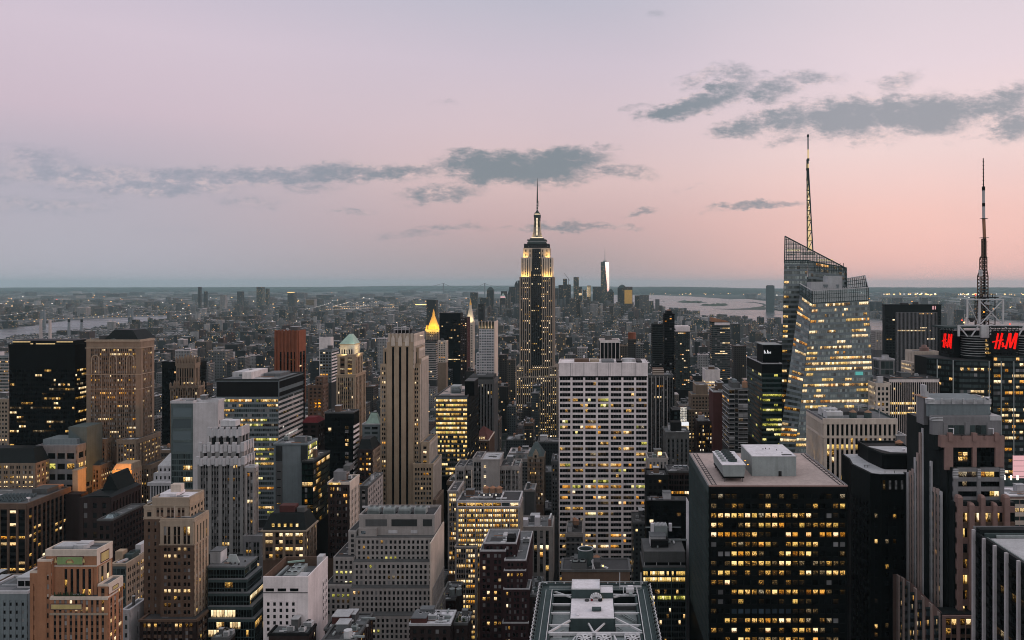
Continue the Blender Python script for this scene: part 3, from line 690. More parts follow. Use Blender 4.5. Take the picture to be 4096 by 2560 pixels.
# --- plain whitish tower, low left of centre
b=Thing('office_tower','plain weathered whitish tower with an open rooftop full of machines','building',PX(1140,330),342)
bx=stage(b,1053,1233,2306,330,dep_of(1233,1311,330),0,None,None,'concrete',zt=PZ(2306,330))
x0,x1,y0,y1,z1=bx
p=b.part('parapet');h=4.2;z_=z1-h
b.parts[('wall',None)]=MB();wl=b.part('wall');wl.box(x0,x1,y0,y1,0,z_,'concrete')
facade(b,fr(x0+.6,x0+14.2,y0,PZ(2580,330),z1-10),style(bw=2.62,pat=((.3,.72),),fh=2.75,wz=(.25,.8),pd=.12,sd=.1,pm='concrete',lit=.08,blind=.18,em=.2,top=.3))
facade(b,ri(x1,y1-7.4,y1-.3,PZ(2500,345),z1-8.5),style(bw=2.3,pat=((.25,.7),),fh=3.0,wz=(.25,.75),pd=.14,sd=.1,pm='concrete',lit=.0,blind=.05,em=.2,top=.3))
p.box(x0-.05,x1+.05,y0-.05,y0+.5,z_,z1,'concrete');p.box(x1-.5,x1+.05,y0+.5,y1,z_,z1,'concrete');p.box(x0-.05,x0+.45,y0+.5,y1,z_,z1,'brown');p.box(x0+.45,x1-.5,y1-.5,y1,z_,z1,'brown')
l_=b.part('louvre')
for a in(1,6.1,11.3):l_.box(x0+a,x0+a+3.5,y0-.12,y0-.06,z1-6.2,z1-5.0,'black')
b.part('string_course').box(x0-.12,x1-.2,y0-.2,y0-.06,z1-6.9,z1-6.6,'midgrey')
b.part('roof').box(x0+.46,x1-.51,y0+.51,y1-.51,z_,z_+.1,'roofgrey')
for k in range(3):cooler(b,x0+7,y0+4+k*4.6,z_+.1,5.5,4.2,3.4,'steel',2)
p=b.part('bulkhead');p.box(x1-6.5,x1-2.2,y0+4,y0+9,z_,z_+2.8,'palegrey');p.box(x1-3.2,x1-.6,y1-5,y1-1,z_,z1+1.6,'palegrey')
d_=b.part('duct');d_.box(x0+2,x0+3,y0+6,y1-4,z_+.6,z_+1.6,'steel');d_.bar((x0+3,y0+3,z_+1),(x0+7,y0+1.2,z_+1),.3,'palegrey');d_.bar((x0+2,y1-3,z_+2.6),(x0+9,y1-1.5,z_+2.8),.35,'copper');d_.bar((x0+9,y0+2,z_+1),(x0+13,y0+4.2,z_+1),.3,'copper')
b.done()
# --- dark glass ziggurat
b=Thing('glass_block','dark glass block stepping down in five terraces with grey plant boxes on top','building',PX(910,340),350)
S=style(bw=1.15,pat=((.06,.94),),fh=3.1,wz=(.06,.94),pd=.14,sd=.1,pm='darksteel',lit=.035,glass='blackglass',types=(('lit',5),('pale',3)),blind=0.03,em=.15,top=1.1,run=.8)
tiers=[(832,978,2268,340,1028),(832,988,2318,338.7,1043),(832,998,2373,337.4,1050),(832,1009,2427,336,1056),(832,1018,2476,334.7,1064)]
prev=None;zb_=None
for i,(pl,pr,pt,Y,ps)in enumerate(tiers):
 q=stage(b,pl,pr,pt,Y,dep_of(978,1028,340)+(340-Y)+i*1.2,0,st(S,lit=.02+.04*i),st(S,lit=.05+.08*i),'black',vb=(tiers[i+1][2]+4 if i<4 else 2580),occ=(i==4))
 b.part('terrace').box(q[0],q[1]+.25,q[2]-.25,q[3],q[4]-.02,q[4]+.22,'roofgrey')
 if i==0:top=q
roof(b,top,'roofgrey',.35,'roofgrey',e=.2)
p=b.part('plant_box');x0,x1,y0,y1,z1=top
p.box(x0-1,x0+3.6,y0+4,y0+10,z1+.1,z1+5.2,'duct');p.box(x0-1,x0+3.8,y0+3.8,y0+10.2,z1+5.2,z1+5.6,'roofgrey');p.hexa([(x0+6,y0+4.6,z1+.1),(x0+11.5,y0+4.6,z1+.1),(x0+11.5,y0+5.6,z1+.1),(x0+6,y0+5.6,z1+.1),(x0+6,y0+6.6,z1+3),(x0+9,y0+6.6,z1+3),(x0+9,y0+7.4,z1+3),(x0+6,y0+7.4,z1+3)],'steel')
for k in range(9):p.box(x0-.7+k*.48,x0-.55+k*.48,y0+3.94,y0+4,z1+.4,z1+5,'midgrey')
v_=b.part('vent')
for a,c in((9,2.5),(10.3,3.2),(12.5,2),(8,3.5),(13.5,6)):v_.cyl(x0+a,y0+c,z1,z1+.9,.35,'tar',n=8)
b.done()
# --- tan tower with stone crown
S=style(bw=4.1,pat=((.16,.44),(.56,.84)),fh=3.0,wz=(.25,.78),pd=.25,sd=.22,pm='brown',lit=.14,types=(('pale',3),('lit',5),('litbright',1)),blind=.32,em=.8,top=.4)
CR=style(bw=4.1,pat=((.16,.44),(.56,.84)),fh=3.4,wz=(.05,.95),pd=.45,sd=.1,pm='sand',sm='brown',lit=.06,blind=.2,em=.8,top=2.4)
b=Thing('stone_tower','tan brick tower with pale stone pilastered crown and a small flagpole terrace','building',PX(700,330),340)
q0=stage(b,643,776,2180,330,dep_of(776,832,330),0,S,st(S,bw=2.8,pat=((.3,.7),),pm='tan2'),'brown',vb=2490)
q1=stage(b,643,776,2082,330,dep_of(776,832,330),q0[4],CR,st(CR,bw=2.8,pat=((.3,.7),),pm='tan2'),'sand',occ=False)
q2=stage(b,610,756,1998,334,12.5,q1[4]-1,style(bw=4.6,pat=((.18,.44),(.56,.82)),fh=3.4,wz=(.2,.6),pm='sand',sm='brown',lit=.06,em=1,top=3.4,pd=.2),style(bw=3,pm='tan2',lit=0,top=3.2,fh=3.4),'sand',occ=False)
q3=stage(b,577,643,2076,333,14,0,st(S,bw=3.4,pat=((.34,.66),),lit=.08),None,'brown',vb=2490)
q3b=stage(b,577,620,2030,334,10,q3[4]-.5,style(bw=2.6,pm='sand',lit=0,top=1,fh=4),None,'sand',occ=False)
for qq,m_ in((q2,'roofwhite'),(q1,'roofgrey'),(q3,'roofgrey'),(q3b,'roofpale')):roof(b,qq,m_,.9,'sand',.4,.25)
c=b.part('cornice')
for qq,dz_ in((q1,-.6),(q0,0),(q2,-2.8)):c.box(qq[0]-.5,qq[1]+.5,qq[2]-.5,qq[2]-.03,qq[4]+dz_,qq[4]+dz_+.5,'sand');c.box(qq[1]+.03,qq[1]+.5,qq[2],qq[3],qq[4]+dz_,qq[4]+dz_+.5,'sand')
p=b.part('penthouse');p.box(q2[0]+1,q2[0]+8,q2[2]+4,q2[3]-1,q2[4],q2[4]+1.4,'roofwhite');p.box(q2[0]+4,q2[0]+8.4,q2[2]+7,q2[2]+10,q2[4]+1.4,q2[4]+4.6,'cream')
b.part('flagpole').cyl(PX(694,331),331.5,q1[4],q1[4]+5.6,.09,'white',.05,8)
base=stage(b,560,785,2484,326,22,0,st(S,pm='darkbrick',lit=.3),st(S,pm='darkbrick'),'darkbrick');roof(b,base,'tar',.6,'brown')
b.done()
# --- orange brick tower with glazed panels on its crown
b=Thing('brick_tower','orange brick tower with green and gold glazed relief panels around its crown','building',PX(290,292),300)
O=style(bw=2.05,pat=((.25,.72),),fh=2.55,wz=(.2,.82),pd=.22,sd=.12,pm='orange',sm='brown',lit=.22,types=(('pale',3),('lit',4),('orange_lit',1)),blind=.3,em=.5,top=.4)
Y=290
q=stage(b,202,432,2392,Y-1,dep_of(432,470,Y),0,st(O,em=.8),st(O,pm='orange',bw=2.6),'orange')
q1=stage(b,184,387,2206,Y+1.5,9.5,q[4]-6,None,None,'orange',occ=False)
q4=stage(b,152,205,2246,Y+.5,9,0,style(bw=6,pat=((.72,.88),),fh=3.6,pm='orange',lit=.05,em=.2,top=4),None,'orange')
q5=stage(b,122,155,2292,Y+2,8,0,style(bw=5,pat=((.4,.55),),fh=3.6,pm='orange',lit=.02,em=.2,top=4),None,'orange')
q6=stage(b,393,433,2345,Y-.4,dep_of(433,489,Y),0,st(O,bw=1.9),st(O,bw=2.2,pat=((.2,.5),(.6,.9))),'orange')
for qq in(q1,q4,q5,q6):roof(b,qq,'roofgrey',.8,'cream',.35,.15)
roof(b,q,'tar',.5,'cream',.3,.12)
x0,x1,y0,y1,z1=q1
facade(b,fr(x0+6.2,x1-1.2,y0,z1-17,z1-6.1),style(bw=2.05,pat=((.28,.76),),fh=3.6,wz=(.05,.85),pd=.3,sd=.02,pm='orange',sm='soot',lit=.3,types=(('lit',3),('litbright',2),('pale',2)),em=.2,top=.3,blind=0))
facade(b,ri(x1,y0+1,y1-1,z1-17,z1-6),style(bw=3.4,pat=((.3,.7),),fh=3.6,wz=(.05,.85),pd=.25,sd=.02,pm='tan2',sm='soot',lit=.4,em=.3,top=.3,blind=0))
bd=b.part('stone_band');bd.box(x0-.1,x1+.1,y0-.12,y0+.05,z1-1.7,z1-.1,'cream');bd.box(x0-.1,x1+.1,y0-.1,y0+.05,z1-5.6,z1-5.1,'cream');bd.box(x1-.05,x1+.12,y0,y1,z1-5.5,z1-.1,'cream')
bd.box(q4[0]-.1,q4[1]+.1,q4[2]-.12,q4[2]+.05,q4[4]-1.0,q4[4]+.1,'cream');bd.box(q4[0]-.1,q4[1]+.1,q4[2]-.12,q4[2]+.05,q4[4]-5.2,q4[4]-4.2,'cream');bd.box(q4[0]-.1,q4[1]+.1,q4[2]-.12,q4[2]+.05,q4[4]-13,q4[4]-12,'cream');bd.box(q[0]-.1,q[1]+.1,q[2]-.34,q[2]-.2,q[4]-.6,q[4]+.1,'cream');bd.box(q[0]-.1,q[1]+.1,q[2]-.36,q[2]-.2,q[4]-6.2,q[4]-5.4,'sand');bd.box(q6[1]+.2,q6[1]+.34,q6[2],q6[3],q6[4]-3,q6[4]+.1,'cream');bd.box(q6[1]+.2,q6[1]+.36,q6[2],q6[3],q6[4]-8.2,q6[4]-7.2,'sand')
def relief(pt,x0,x1,y,z0,z1,fieldm,sun_=False):
 pt.box(x0-.35,x1+.35,y-.22,y-.05,z0-.35,z1+.35,'maroon');pt.box(x0-.12,x1+.12,y-.27,y-.1,z0-.12,z1+.12,'sand');pt.box(x0,x1,y-.3,y-.12,z0,z1,fieldm)
 if sun_:
  cx=(x0+x1)/2
  for i in range(9):
   a0,a1=math.pi*i/9,math.pi*(i+1)/9
   P_=lambda r,a,d:(cx+r*math.cos(a),y-d,z0+.5+r*math.sin(a))
   pt.hexa([P_(1.5,a0,.42),P_(1.5,a0,.25),P_(1.15,a0,.25),P_(1.15,a0,.42),P_(1.5,a1,.42),P_(1.5,a1,.25),P_(1.15,a1,.25),P_(1.15,a1,.42)],'rust')
  pt.box(cx-1.0,cx+1.0,y-.36,y-.25,z0+.45,z0+1.2,'yellowfaience')
  for s_ in(-1,1):pt.frus(cx+s_*5.2-.5,cx+s_*5.2+.5,y-.38,y-.27,z0+.7,cx+s_*5.2-.12,cx+s_*5.2+.12,y-.38,y-.27,z0+2.2,'yellowfaience')
relief(b.part('relief_panel'),x0+4.4,x1-5.2,y0,z1-4.7,z1-2.0,'greenfaience',True)
relief(b.new('relief_panel'),q[0]+.6,q[0]+11.6,q[2]-.15,q[4]-3.9,q[4]-2.1-.2,'yellowfaience')
p=b.new('relief_panel');p.box(x1+.12,x1+.2,y0+2,y1-2.2,z1-5.2,z1-1.2,'maroon');p.box(x1+.14,x1+.25,y0+2.4,y1-2.6,z1-4.8,z1-1.6,'yellowfaience')
p=b.new('relief_panel');p.box(q6[1]+.34,q6[1]+.42,q6[2]+2,q6[3]-3,q6[4]-2.4,q6[4]-.9,'maroon');p.box(q6[1]+.36,q6[1]+.46,q6[2]+2.3,q6[3]-3.3,q6[4]-2.2,q6[4]-1.1,'yellowfaience')
p=b.part('bulkhead');p.box(x0+1,x0+9,y0+3,y1-1,z1+.1,z1+.9,'roofpale');p.box(x0+8,x1-6,y0+5,y0+8,z1+.1,z1+1.6,'palegrey')
p.prism([(x1-8+3*math.cos(t),y0+4+2.2*math.sin(t))for t in[math.pi+math.pi*i/6 for i in range(7)]],z1+.1,z1+1.6,'roofpale')
g_=b.part('roof_garden')
for k in range(26):a=x0+4+k*.45+R.uniform(-.2,.2);g_.cyl(a,q[2]+1.2+R.uniform(-.4,.5),q[4]+.1,q[4]+R.uniform(.7,1.9),R.uniform(.2,.45),'plant',.1,6)
b.done()
# --- long dark brown building beyond it, with glazed sawtooth roof
b=Thing('department_store','long dark brown building with many tall bays and a pale glazed roof','building',PX(0,540),560)
Y=540;dd=dep_of(106,281,Y)
Sx=style(bw=4.4,pat=((.24,.98),),fh=4.4,wz=(.3,.78),pd=.7,sd=.06,pm='brown',sm='soot',lit=.3,types=(('lit',4),('pale',2),('orange_lit',2)),glass='blackglass',blind=.02,top=2.5,em=.5,run=.35)
bx=stage(b,-330,106,2022,Y,dd,0,st(Sx,bw=6,lit=.3),Sx,'soot',vb=2420)
roof(b,bx,'roofgrey',1.3,'brown',.8)
x0,x1,y0,y1,z1=bx
p=b.part('glass_roof')
for k in range(9):
 a=x1-33+k*2.6
 p.hexa([(a,y0+8,z1+.4),(a+2.5,y0+8,z1+.4),(a+2.5,y0+24,z1+.4),(a,y0+24,z1+.4),(a,y0+8,z1+1),(a+2.5,y0+8,z1+2.6),(a+2.5,y0+24,z1+2.6),(a,y0+24,z1+1)],'paleglass')
p=b.part('bulkhead');p.box(x1-16,x1-5,y0+28,y0+40,z1+.1,z1+4,'midgrey');p.box(x1-22,x1-6,y0+41,y0+47,z1+.1,z1+3,'rust')
for(a,c)in((-4,8),(-6,10)):
 p=b.new('satellite_dish');p.cyl(x1+a,y0+c,z1,z1+2.2,.15,'white',n=8);p.cyl(x1+a,y0+c,z1+2.2,z1+2.9,.3,'white',1.3,12)
b.done()
# --- dark brown church like hall with gabled slate roof
b=Thing('gabled_hall','dark brown hall with steep slate gable and buttressed side, in the shadow of the towers','building',PX(400,480),495)
bx=stage(b,320,441,1990,480,dep_of(441,560,480),0,style(bw=5,pat=((.3,.7),),pm='darkbrick',lit=.04,fh=6,top=2),style(bw=3.4,pat=((.28,.72),),fh=9,wz=(.1,.8),pd=.8,sd=.1,pm='darkbrick',lit=0,top=3,glass='blackglass',blind=0),'darkbrick',vb=2200)
x0,x1,y0,y1,z1=bx;r_=b.part('gable_roof')
r_.hexa([(x0,y0,z1),(x1+.6,y0,z1),(x1+.6,y1,z1),(x0,y1,z1),(x0+8,y0,z1+1),(x1-1,y0,z1+1),(x1-4,y1,z1+2),(x0+10,y1,z1+2)],'slate')
r_.hexa([(x1-13,y1-20,z1+.5),(x1-2,y1-20,z1+.5),(x1-2,y1-1,z1+.5),(x1-13,y1-1,z1+.5),(x1-8,y1-20,z1+11),(x1-7,y1-20,z1+11),(x1-7,y1-1,z1+11),(x1-8,y1-1,z1+11)],'slate')
q=stage(b,392,448,2082,466,dep_of(448,578,466),0,style(bw=4,pm='darkbrick',lit=.02,fh=5,top=2),style(bw=3.2,pm='darkbrick',lit=0,fh=4,top=1.4,glass='blackglass',blind=0),'darkbrick',vb=2230);roof(b,q,'roofgrey',.8,'midgrey')
p=b.part('skylight');p.frus(q[0]+1,q[1]-1.5,q[2]+4,q[2]+12,q[4]+.1,q[0]+2.4,q[1]-3,q[2]+6,q[2]+10,q[4]+1.8,'paleglass')
b.done()
# --- grey green modern block with open loggias; and the far edge buildings
b=Thing('office_block','grey green modern block with open loggia floors and windowless plant storeys above','building',PX(240,600),612)
L=style(bw=7.4,pat=((.1,.9),),fh=8.2,wz=(.2,.75),pd=.5,sd=.35,pm='greygran',lit=.25,types=(('lit',4),('greenlit',1)),glass='blackglass',blind=0,em=.8,top=3)
bx=stage(b,147,307,1786,600,24,0,L,L,'darkgrey',vb=1970)
roof(b,bx,'roofpale',1,'greygran')
b.part('plant_storey').box(PX(172,606),PX(306,606),606,624,bx[4],PZ(1757,606),'bluegrey');b.part('plant_storey').box(PX(272,610),PX(346,610),610.5,630,bx[4]-30,PZ(1708,610),'teal')
b.done()
S=style(bw=4.5,pat=((.2,.45),(.55,.8)),fh=4,wz=(.2,.78),pm='tan',lit=.55,em=.8,top=1.2,types=(('pale',3),('lit',4)))
b=Thing('mansard_building','tan stone building with dark mansard and rows of glowing arched windows','building',PX(60,590),600)
bx=stage(b,-120,142,1852,585,20,0,S,S,'brown',vb=1960);b.part('mansard_roof').frus(bx[0],bx[1]+.3,bx[2]-.3,bx[3],bx[4],bx[0],bx[1]-5,bx[2]+5,bx[3]-4,bx[4]+10,'slate');b.done()
b,bx=simple('apartment_tower','tan grid fronted apartment tower at the photo edge beside the black tower','building',-60,34,1600,700,dep=22,S=style(bw=3,pm='sand',lit=.06,pat=((.2,.8),),wz=(.25,.75)),core='tan',vb=1900,cl=2);b.done()
b,bx=simple('office_tower','pale banded glass tower behind the tan apartment tower','building',-80,33,1426,900,dep=25,S=st(RIBBON,pm='bluegrey',lit=.2,glass='tealglass'),core='darkgrey',vb=1620,cl=1);b.done()
# --- low left corner: grey brick with plant box
b,bx=simple('brick_block','pale grey brick block with arched top windows and a louvred plant box','building',-70,110,2372,330,dep=18,S=style(bw=2.5,pat=((.3,.7),),fh=3.4,wz=(.3,.72),pm='bluegrey',lit=.0,blind=.06,em=.5,top=3),core='bluegrey',rm='roofgrey',par=.9,pm='palegrey',cl=0)
x0,x1,y0,y1,z1=bx;p=b.part('plant_box');p.box(x0+11,x1+1,y0+5,y1-1,z1,z1+4.4,'palegrey')
for i in(0,1):p.box(x0+11.4+i*3,x0+14+i*3,y0+4.9,y0+5,z1+1.0,z1+3.2,'black')
p.box(x0+10.7,x1+1.3,y0+4.7,y1-.7,z1+4.4,z1+4.8,'roofpale');b.done()
# tan block with glass end, narrow white block
b,bx=simple('loft_building','tan loft building with teal glass end wall and long rooftop machines','building',447,503,2262,370,ps=578,S=style(bw=2,pat=((.04,.96),),fh=3.4,wz=(.1,.92),pm='teal',pd=.1,sd=.12,lit=.25,glass='tealglass',em=.2),S2=style(bw=3.4,pat=((.15,.45),(.55,.85)),fh=3.4,pm='sand',lit=.3),core='tan',rm='roofgrey',par=1,pm='sand',cl=0)
x0,x1,y0,y1,z1=bx;cooler(b,x1-4.4,y1-9,z1,3.4,7,3,'darksteel',1);b.part('duct').bar((x0+2,y0+1,z1+.8),(x1-1,y1-1,z1+.8),.5,'palegrey');b.part('bulkhead').box(x0-2,x0+1.5,y0+6,y0+10,z1,z1+4.6,'tan2');b.part('bulkhead').box(x1-3.4,x1-.8,y1-1.8,y1+6,z1-1,z1+5.2,'palegrey')
b.done()
b,bx=simple('narrow_block','narrow whitewashed block wedged between the orange and tan towers','building',491,519,2444,328,ps=579,S=style(bw=3,pat=((.3,.75),),fh=3.6,pm='palegrey',lit=0,glass='tealglass',em=.2),S2=style(bw=9,pat=((.45,.55),),fh=6,pm='palegrey',lit=0),core='palegrey',rm='roofgrey',par=.7,pm='palegrey',cl=1);b.done()
# classical building with columns
b=Thing('classical_building','pale classical building with a row of columns and stepped white attic','building',PX(650,560),570)
C_=style(bw=3.4,pat=((.3,.7),),fh=4,pm='palegrey',lit=.12,em=.6,top=1.2)
q=stage(b,600,690,1928,560,24,0,None,None,'palegrey');cc=b.part('column')
for k in range(8):cc.cyl(q[0]+1.2+k*1.95,q[2]-1.1,q[4]-13,q[4]-2.2,.55,'palegrey',.48,10)
b.part('cornice').box(q[0]-.8,q[1],q[2]-2,q[2],q[4]-2.2,q[4],'palegrey');b.part('cornice').box(q[0]-.8,q[1],q[2]-2,q[2],q[4]-16,q[4]-13,'palegrey');b.part('wall').box(q[0]+.3,q[1]-.1,q[2]-.1,q[2]-.02,q[4]-13,q[4]-2.3,'darkgrey')
q=stage(b,615,690,1892,563,20,q[4],C_,None,'palegrey',occ=False);q=stage(b,632,690,1862,565,18,q[4],C_,None,'palegrey',occ=False)
b.part('attic_roof').frus(q[0],q[1],q[2],q[3],q[4],q[0]+5,q[1],q[2]+7,q[3],q[4]+7.5,'roofpale');b.done()
# ------------------------------------------------------------------ centre of the view
# --- tall limestone tower with three dark stripes
b=Thing('art_deco_tower','tall limestone tower with three black vertical stripes down its blank front','skyscraper',PX(1600,600),615)
Y=600;z1=PZ(1370,Y)
LW=style(bw=4.8,pat=((.1,.42),(.56,.88)),fh=3.55,wz=(.22,.78),pd=.4,sd=.3,pm='tan2',lit=.16,blind=.14,em=.9,top=1.8,types=(('lit',5),('pale',3),('orange_lit',2)))
LS=style(bw=2.3,pat=((.3,.8),),fh=3.55,wz=(.2,.8),pd=.5,sd=.12,pm='cream',sm='brown',lit=.02,blind=.12,em=.6,top=2)
xs=[PX(p,Y)for p in(1548,1567.6,1576.5,1595.5,1605,1624,1633,1654)]
wl=b.part('wall');ym=Y+dep_of(1654,1698,Y)
wl.box(xs[0],xs[-1],Y+.9,ym,0,z1,'tan2')
for i in(0,2,4,6):wl.box(xs[i],xs[i+1],Y,Y+.9,0,z1,'tan2')
st_=b.part('dark_stripe')
for i in(1,3,5):
 st_.box(xs[i]+.05,xs[i+1]-.05,Y+.55,Y+.88,0,z1-3.5,'black');wl.box(xs[i],xs[i+1],Y+.1,Y+.9,z1-3.5,z1,'tan2')
 f_=b.new('finial');cx=(xs[i]+xs[i+1])/2
 f_.box(cx-1.5,cx+1.5,Y-.35,Y+.2,z1-2.5,z1+3,'cream');f_.frus(cx-1.5,cx+1.5,Y-.35,Y+.2,z1+3,cx-.3,cx+.3,Y-.3,Y+.2,z1+5,'cream')
OCC.append((xs[0]-8,xs[-1]+12,Y,Y+30,z1))
zc=PZ(1336,Y);cr=b.part('crown');cr.box(xs[0]+.6,xs[-1]-.2,Y+1,ym-1,z1,zc,'tan2')
for k in range(19):a=xs[0]+.8+k*(xs[-1]-xs[0]-1.6)/18;cr.box(a-.22,a+.22,Y+.75,Y+1.02,z1+.3,zc+.6,'cream')
facade(b,ri(xs[-1],Y,ym,z1-20,z1),st(LS,bw=3,top=3),'wall');facade(b,ri(xs[-1]-.2,Y+1,ym-1,z1,zc),style(bw=1.8,pat=((.3,.7),),fh=5,wz=(.1,.8),pm='cream',lit=0,em=.3,top=1),'crown')
b.part('roof').box(xs[0]+1,xs[-1]-.6,Y+1.3,ym-1.3,zc,zc+.2,'tar')
m_=b.part('roof_frame');fx0,fx1=PX(1580,610),PX(1640,610)
m_.box(fx0+1,fx1,608,616,zc,zc+2.6,'soot')
for a in range(5):xx=fx0+(fx1-fx0)*a/4;m_.bar((xx,607,zc),(xx,607,zc+4.6),.16,'palegrey')
for zz in(2.8,4.6):m_.bar((fx0,607,zc+zz),(fx1,607,zc+zz),.16,'palegrey');m_.bar((fx0,607,zc+zz),(fx0,616,zc+zz),.16,'palegrey')
for px in(1628,1636):m_.bar((PX(px,610),610,zc+4),(PX(px,610),610,PZ(1284,610)),.3,'soot')
m_.bar((PX(1590,610),610,zc+4),(PX(1590,610),610,PZ(1290,610)),.15,'palegrey')
b.part('lit_sign').box(PX(1662,620),PX(1690,620),622,622.3,PZ(1345,620),PZ(1341,620),'ringlight')
# wings
q=stage(b,1522,1549,1456,603,16,0,st(LW,bw=5.2),None,'tan',vb=2060,occ=False);q=stage(b,1533,1549,1394,606,12,0,style(bw=3.2,pat=((.3,.9),),fh=24,wz=(.05,.9),pm='tan2',lit=0,glass='black',blind=0),None,'tan2',vb=1460,occ=False)
q=stage(b,1653,1679,1458,603,dep_of(1679,1708,603),0,st(LW,bw=5.2),LS,'tan',vb=2060,occ=False);roof(b,q,'roofgrey',.8,'tan2')
q=stage(b,1653,1675,1394,607,dep_of(1675,1698,607),0,style(bw=4.4,pat=((.3,.7),),fh=24,wz=(.05,.9),pm='tan2',lit=0,glass='black',blind=0),LS,'tan2',vb=1470,occ=False);roof(b,q,'roofgrey',.8,'tan2')
q=stage(b,1676,1685,1434,605,dep_of(1685,1712,605),0,None,LS,'tan2',vb=1800,occ=False)
q=stage(b,1684,1717,1772,599,dep_of(1717,1748,599),0,st(LW,bw=3.8,pat=((.2,.75),)),LS,'tan',vb=2060);roof(b,q,'roofgrey',1.0,'tan2')
q=stage(b,1653,1732,1858,596,dep_of(1732,1764,596),0,st(LW,bw=5.2),LS,'tan',vb=2060);roof(b,q,'roofgrey',.7,'tan2')
q=stage(b,1732,1742,2000,590,dep_of(1742,1772,590),0,None,st(LS,pm='tan',lit=.2),'brown',vb=2560)
b.done()
# --- bright yellow glass office block with a black flank
S=style(bw=7.2,pat=((.005,.24),(.26,.495),(.505,.74),(.76,.995)),fh=4.05,wz=(.28,.86),pd=.06,sd=.25,pm='bluegrey',sm='midgrey',lit=.8,types=(('litbright',7),('greenlit',2),('lit',3)),glass='greenglass',blind=0,em=.2,top=1.8,run=.5)
def lf(j,i,nf,n,rng):return pick(rng,(('litbright',8),('lit',3),('greenlit',1)))if rng.random()<(.97 if j>nf*.5 else.55)else 'greenglass'
b=Thing('office_block','glass office block blazing with yellow light on nearly every floor, black on its flank','building',PX(1810,700),730)
bx=stage(b,1743,1869,1587,700,dep_of(1869,1916,700),0,None,style(bw=5,pat=((.1,.5),),fh=4.05,pm='black',lit=.1,glass='blackglass',blind=0,pd=.1,sd=.05),'black')
facade(b,fr(bx[0],bx[1],700,PZ(1905,700),bx[4]),S,litfn=lf)
roof(b,bx,'gravel',1.2,'midgrey')
p=b.part('plant_box');p.box(PX(1862,710),PX(1900,710),706,730,bx[4],bx[4]+13,'black');p.box(PX(1862,710)-.2,PX(1900,710)+.2,705.8,730,bx[4]+13,bx[4]+13.5,'midgrey');p.box(PX(1802,725),PX(1838,725),725,740,bx[4],bx[4]+6,'steel')
cooler(b,PX(1806,718),718,bx[4],8,5,4,'bluegrey',3)
b.done()
# --- dark pinstriped stone block behind, white gridded hotel behind that
S=style(bw=3.4,pat=((.3,.75),),fh=3.9,wz=(.1,.95),pd=.7,sd=.05,pm='midgrey',sm='soot',lit=.04,blind=.05,top=4,em=1)
b,bx=simple('stone_block','dark grey stone block with pinstripe piers below the white gridded hotel','building',1872,1975,1522,850,ps=1990,S=S,core='soot',rm='tar',par=1,pm='midgrey',vb=1820,cl=2)
b.part('upper_storey').box(bx[0]+1,bx[1]-1,bx[2]+1,bx[3]-1,bx[4],bx[4]+4,'darkgrey');b.done()
W_=style(bw=3.3,pat=((.14,.86),),fh=3.3,wz=(.2,.7),pd=.35,sd=.35,pm='palegrey',lit=.03,glass='paleglass',blind=.2,em=.4,top=.5)
b=Thing('hotel_tower','slim white gridded hotel tower with uplit fins around its crown','skyscraper',PX(1945,1000),1006)
q=stage(b,1915,1977,1316,1000,dep_of(1977,1991,1000),0,W_,style(bw=30,pat=((.3,.32),),pm='cream',lit=0),'palegrey',vb=1560)
q2=stage(b,1905,1920,1412,999,18,0,W_,None,'palegrey',vb=1560)
c=b.part('crown_fin');zt=PZ(1286,1000)
for k in range(6):a=q[0]+(q[1]-q[0])*k/5;c.box(a-.3,a+.3,q[2]-.4,q[2]+3,q[4],zt,'cream')
c.box(q[0],q[1],q[2]+3,q[3],q[4],zt-.5,'darkgrey');c.box(q[1]-.3,q[1]+.4,q[2]+3,q[3],q[4],zt,'cream')
b.done()
# --- gold pyramid tower and its neighbours
S=style(bw=3.6,pat=((.25,.75),),fh=3.8,pm='sand',lit=.15,em=1,top=3)
b=Thing('pyramid_tower','stone tower with a glowing golden octagonal pyramid roof','skyscraper',PX(1731,1600),1615)
q=stage(b,1703,1756,1320,1600,dep_of(1756,1762,1600),0,S,S,'sand',vb=1460)
cx,cy_=(q[0]+q[1])/2,1613;zb_=q[4];r_=b.part('pyramid_roof')
ring=lambda q_:[(cx+q_*math.cos(math.pi/8+math.pi/4*i),cy_+q_*math.sin(math.pi/8+math.pi/4*i))for i in range(8)]
b.part('cornice').box(q[0]-1,q[1]+1,q[2]-1,q[3]+1,zb_-1,zb_+1,'sand')
r_.prism(ring(12),zb_+1,zb_+6,'gold');r_.prism(ring(11.6),zb_+6,PZ(1262,1600),'gold',ring(2.6))
l_=b.part('lantern');l_.prism(ring(2.4),PZ(1262,1600),PZ(1252,1600),'gold');l_.prism(ring(2.2),PZ(1252,1600),PZ(1236,1600),'gold',ring(.1))
for sx in(q[0]+1,q[1]-1):
 for sy in(q[2]+1,q[3]-1):
  p=b.new('pinnacle');p.frus(sx-1.6,sx+1.6,sy-1.6,sy+1.6,zb_,sx-.2,sx+.2,sy-.2,sy+.2,zb_+10,'gold')
b.done()
GL=st(RIBBON,bw=3,pat=((.02,.98),),pm='darkgrey',lit=.05,glass='tealglass')
b,bx=simple('glass_tower','dark teal glass tower just below the golden pyramid','building',1700,1743,1364,1300,ps=1750,S=GL,S2=GL,core='darkgrey',rm='tar',vb=1520,cl=0);b.done()
b,bx=simple('apartment_tower','cream apartment tower with lit rooms beside the dark teal glass tower','building',1751,1784,1366,1360,ps=1792,S=style(bw=4,pm='cream',lit=.28,em=1),core='tan',vb=1450,cl=1);b.done()
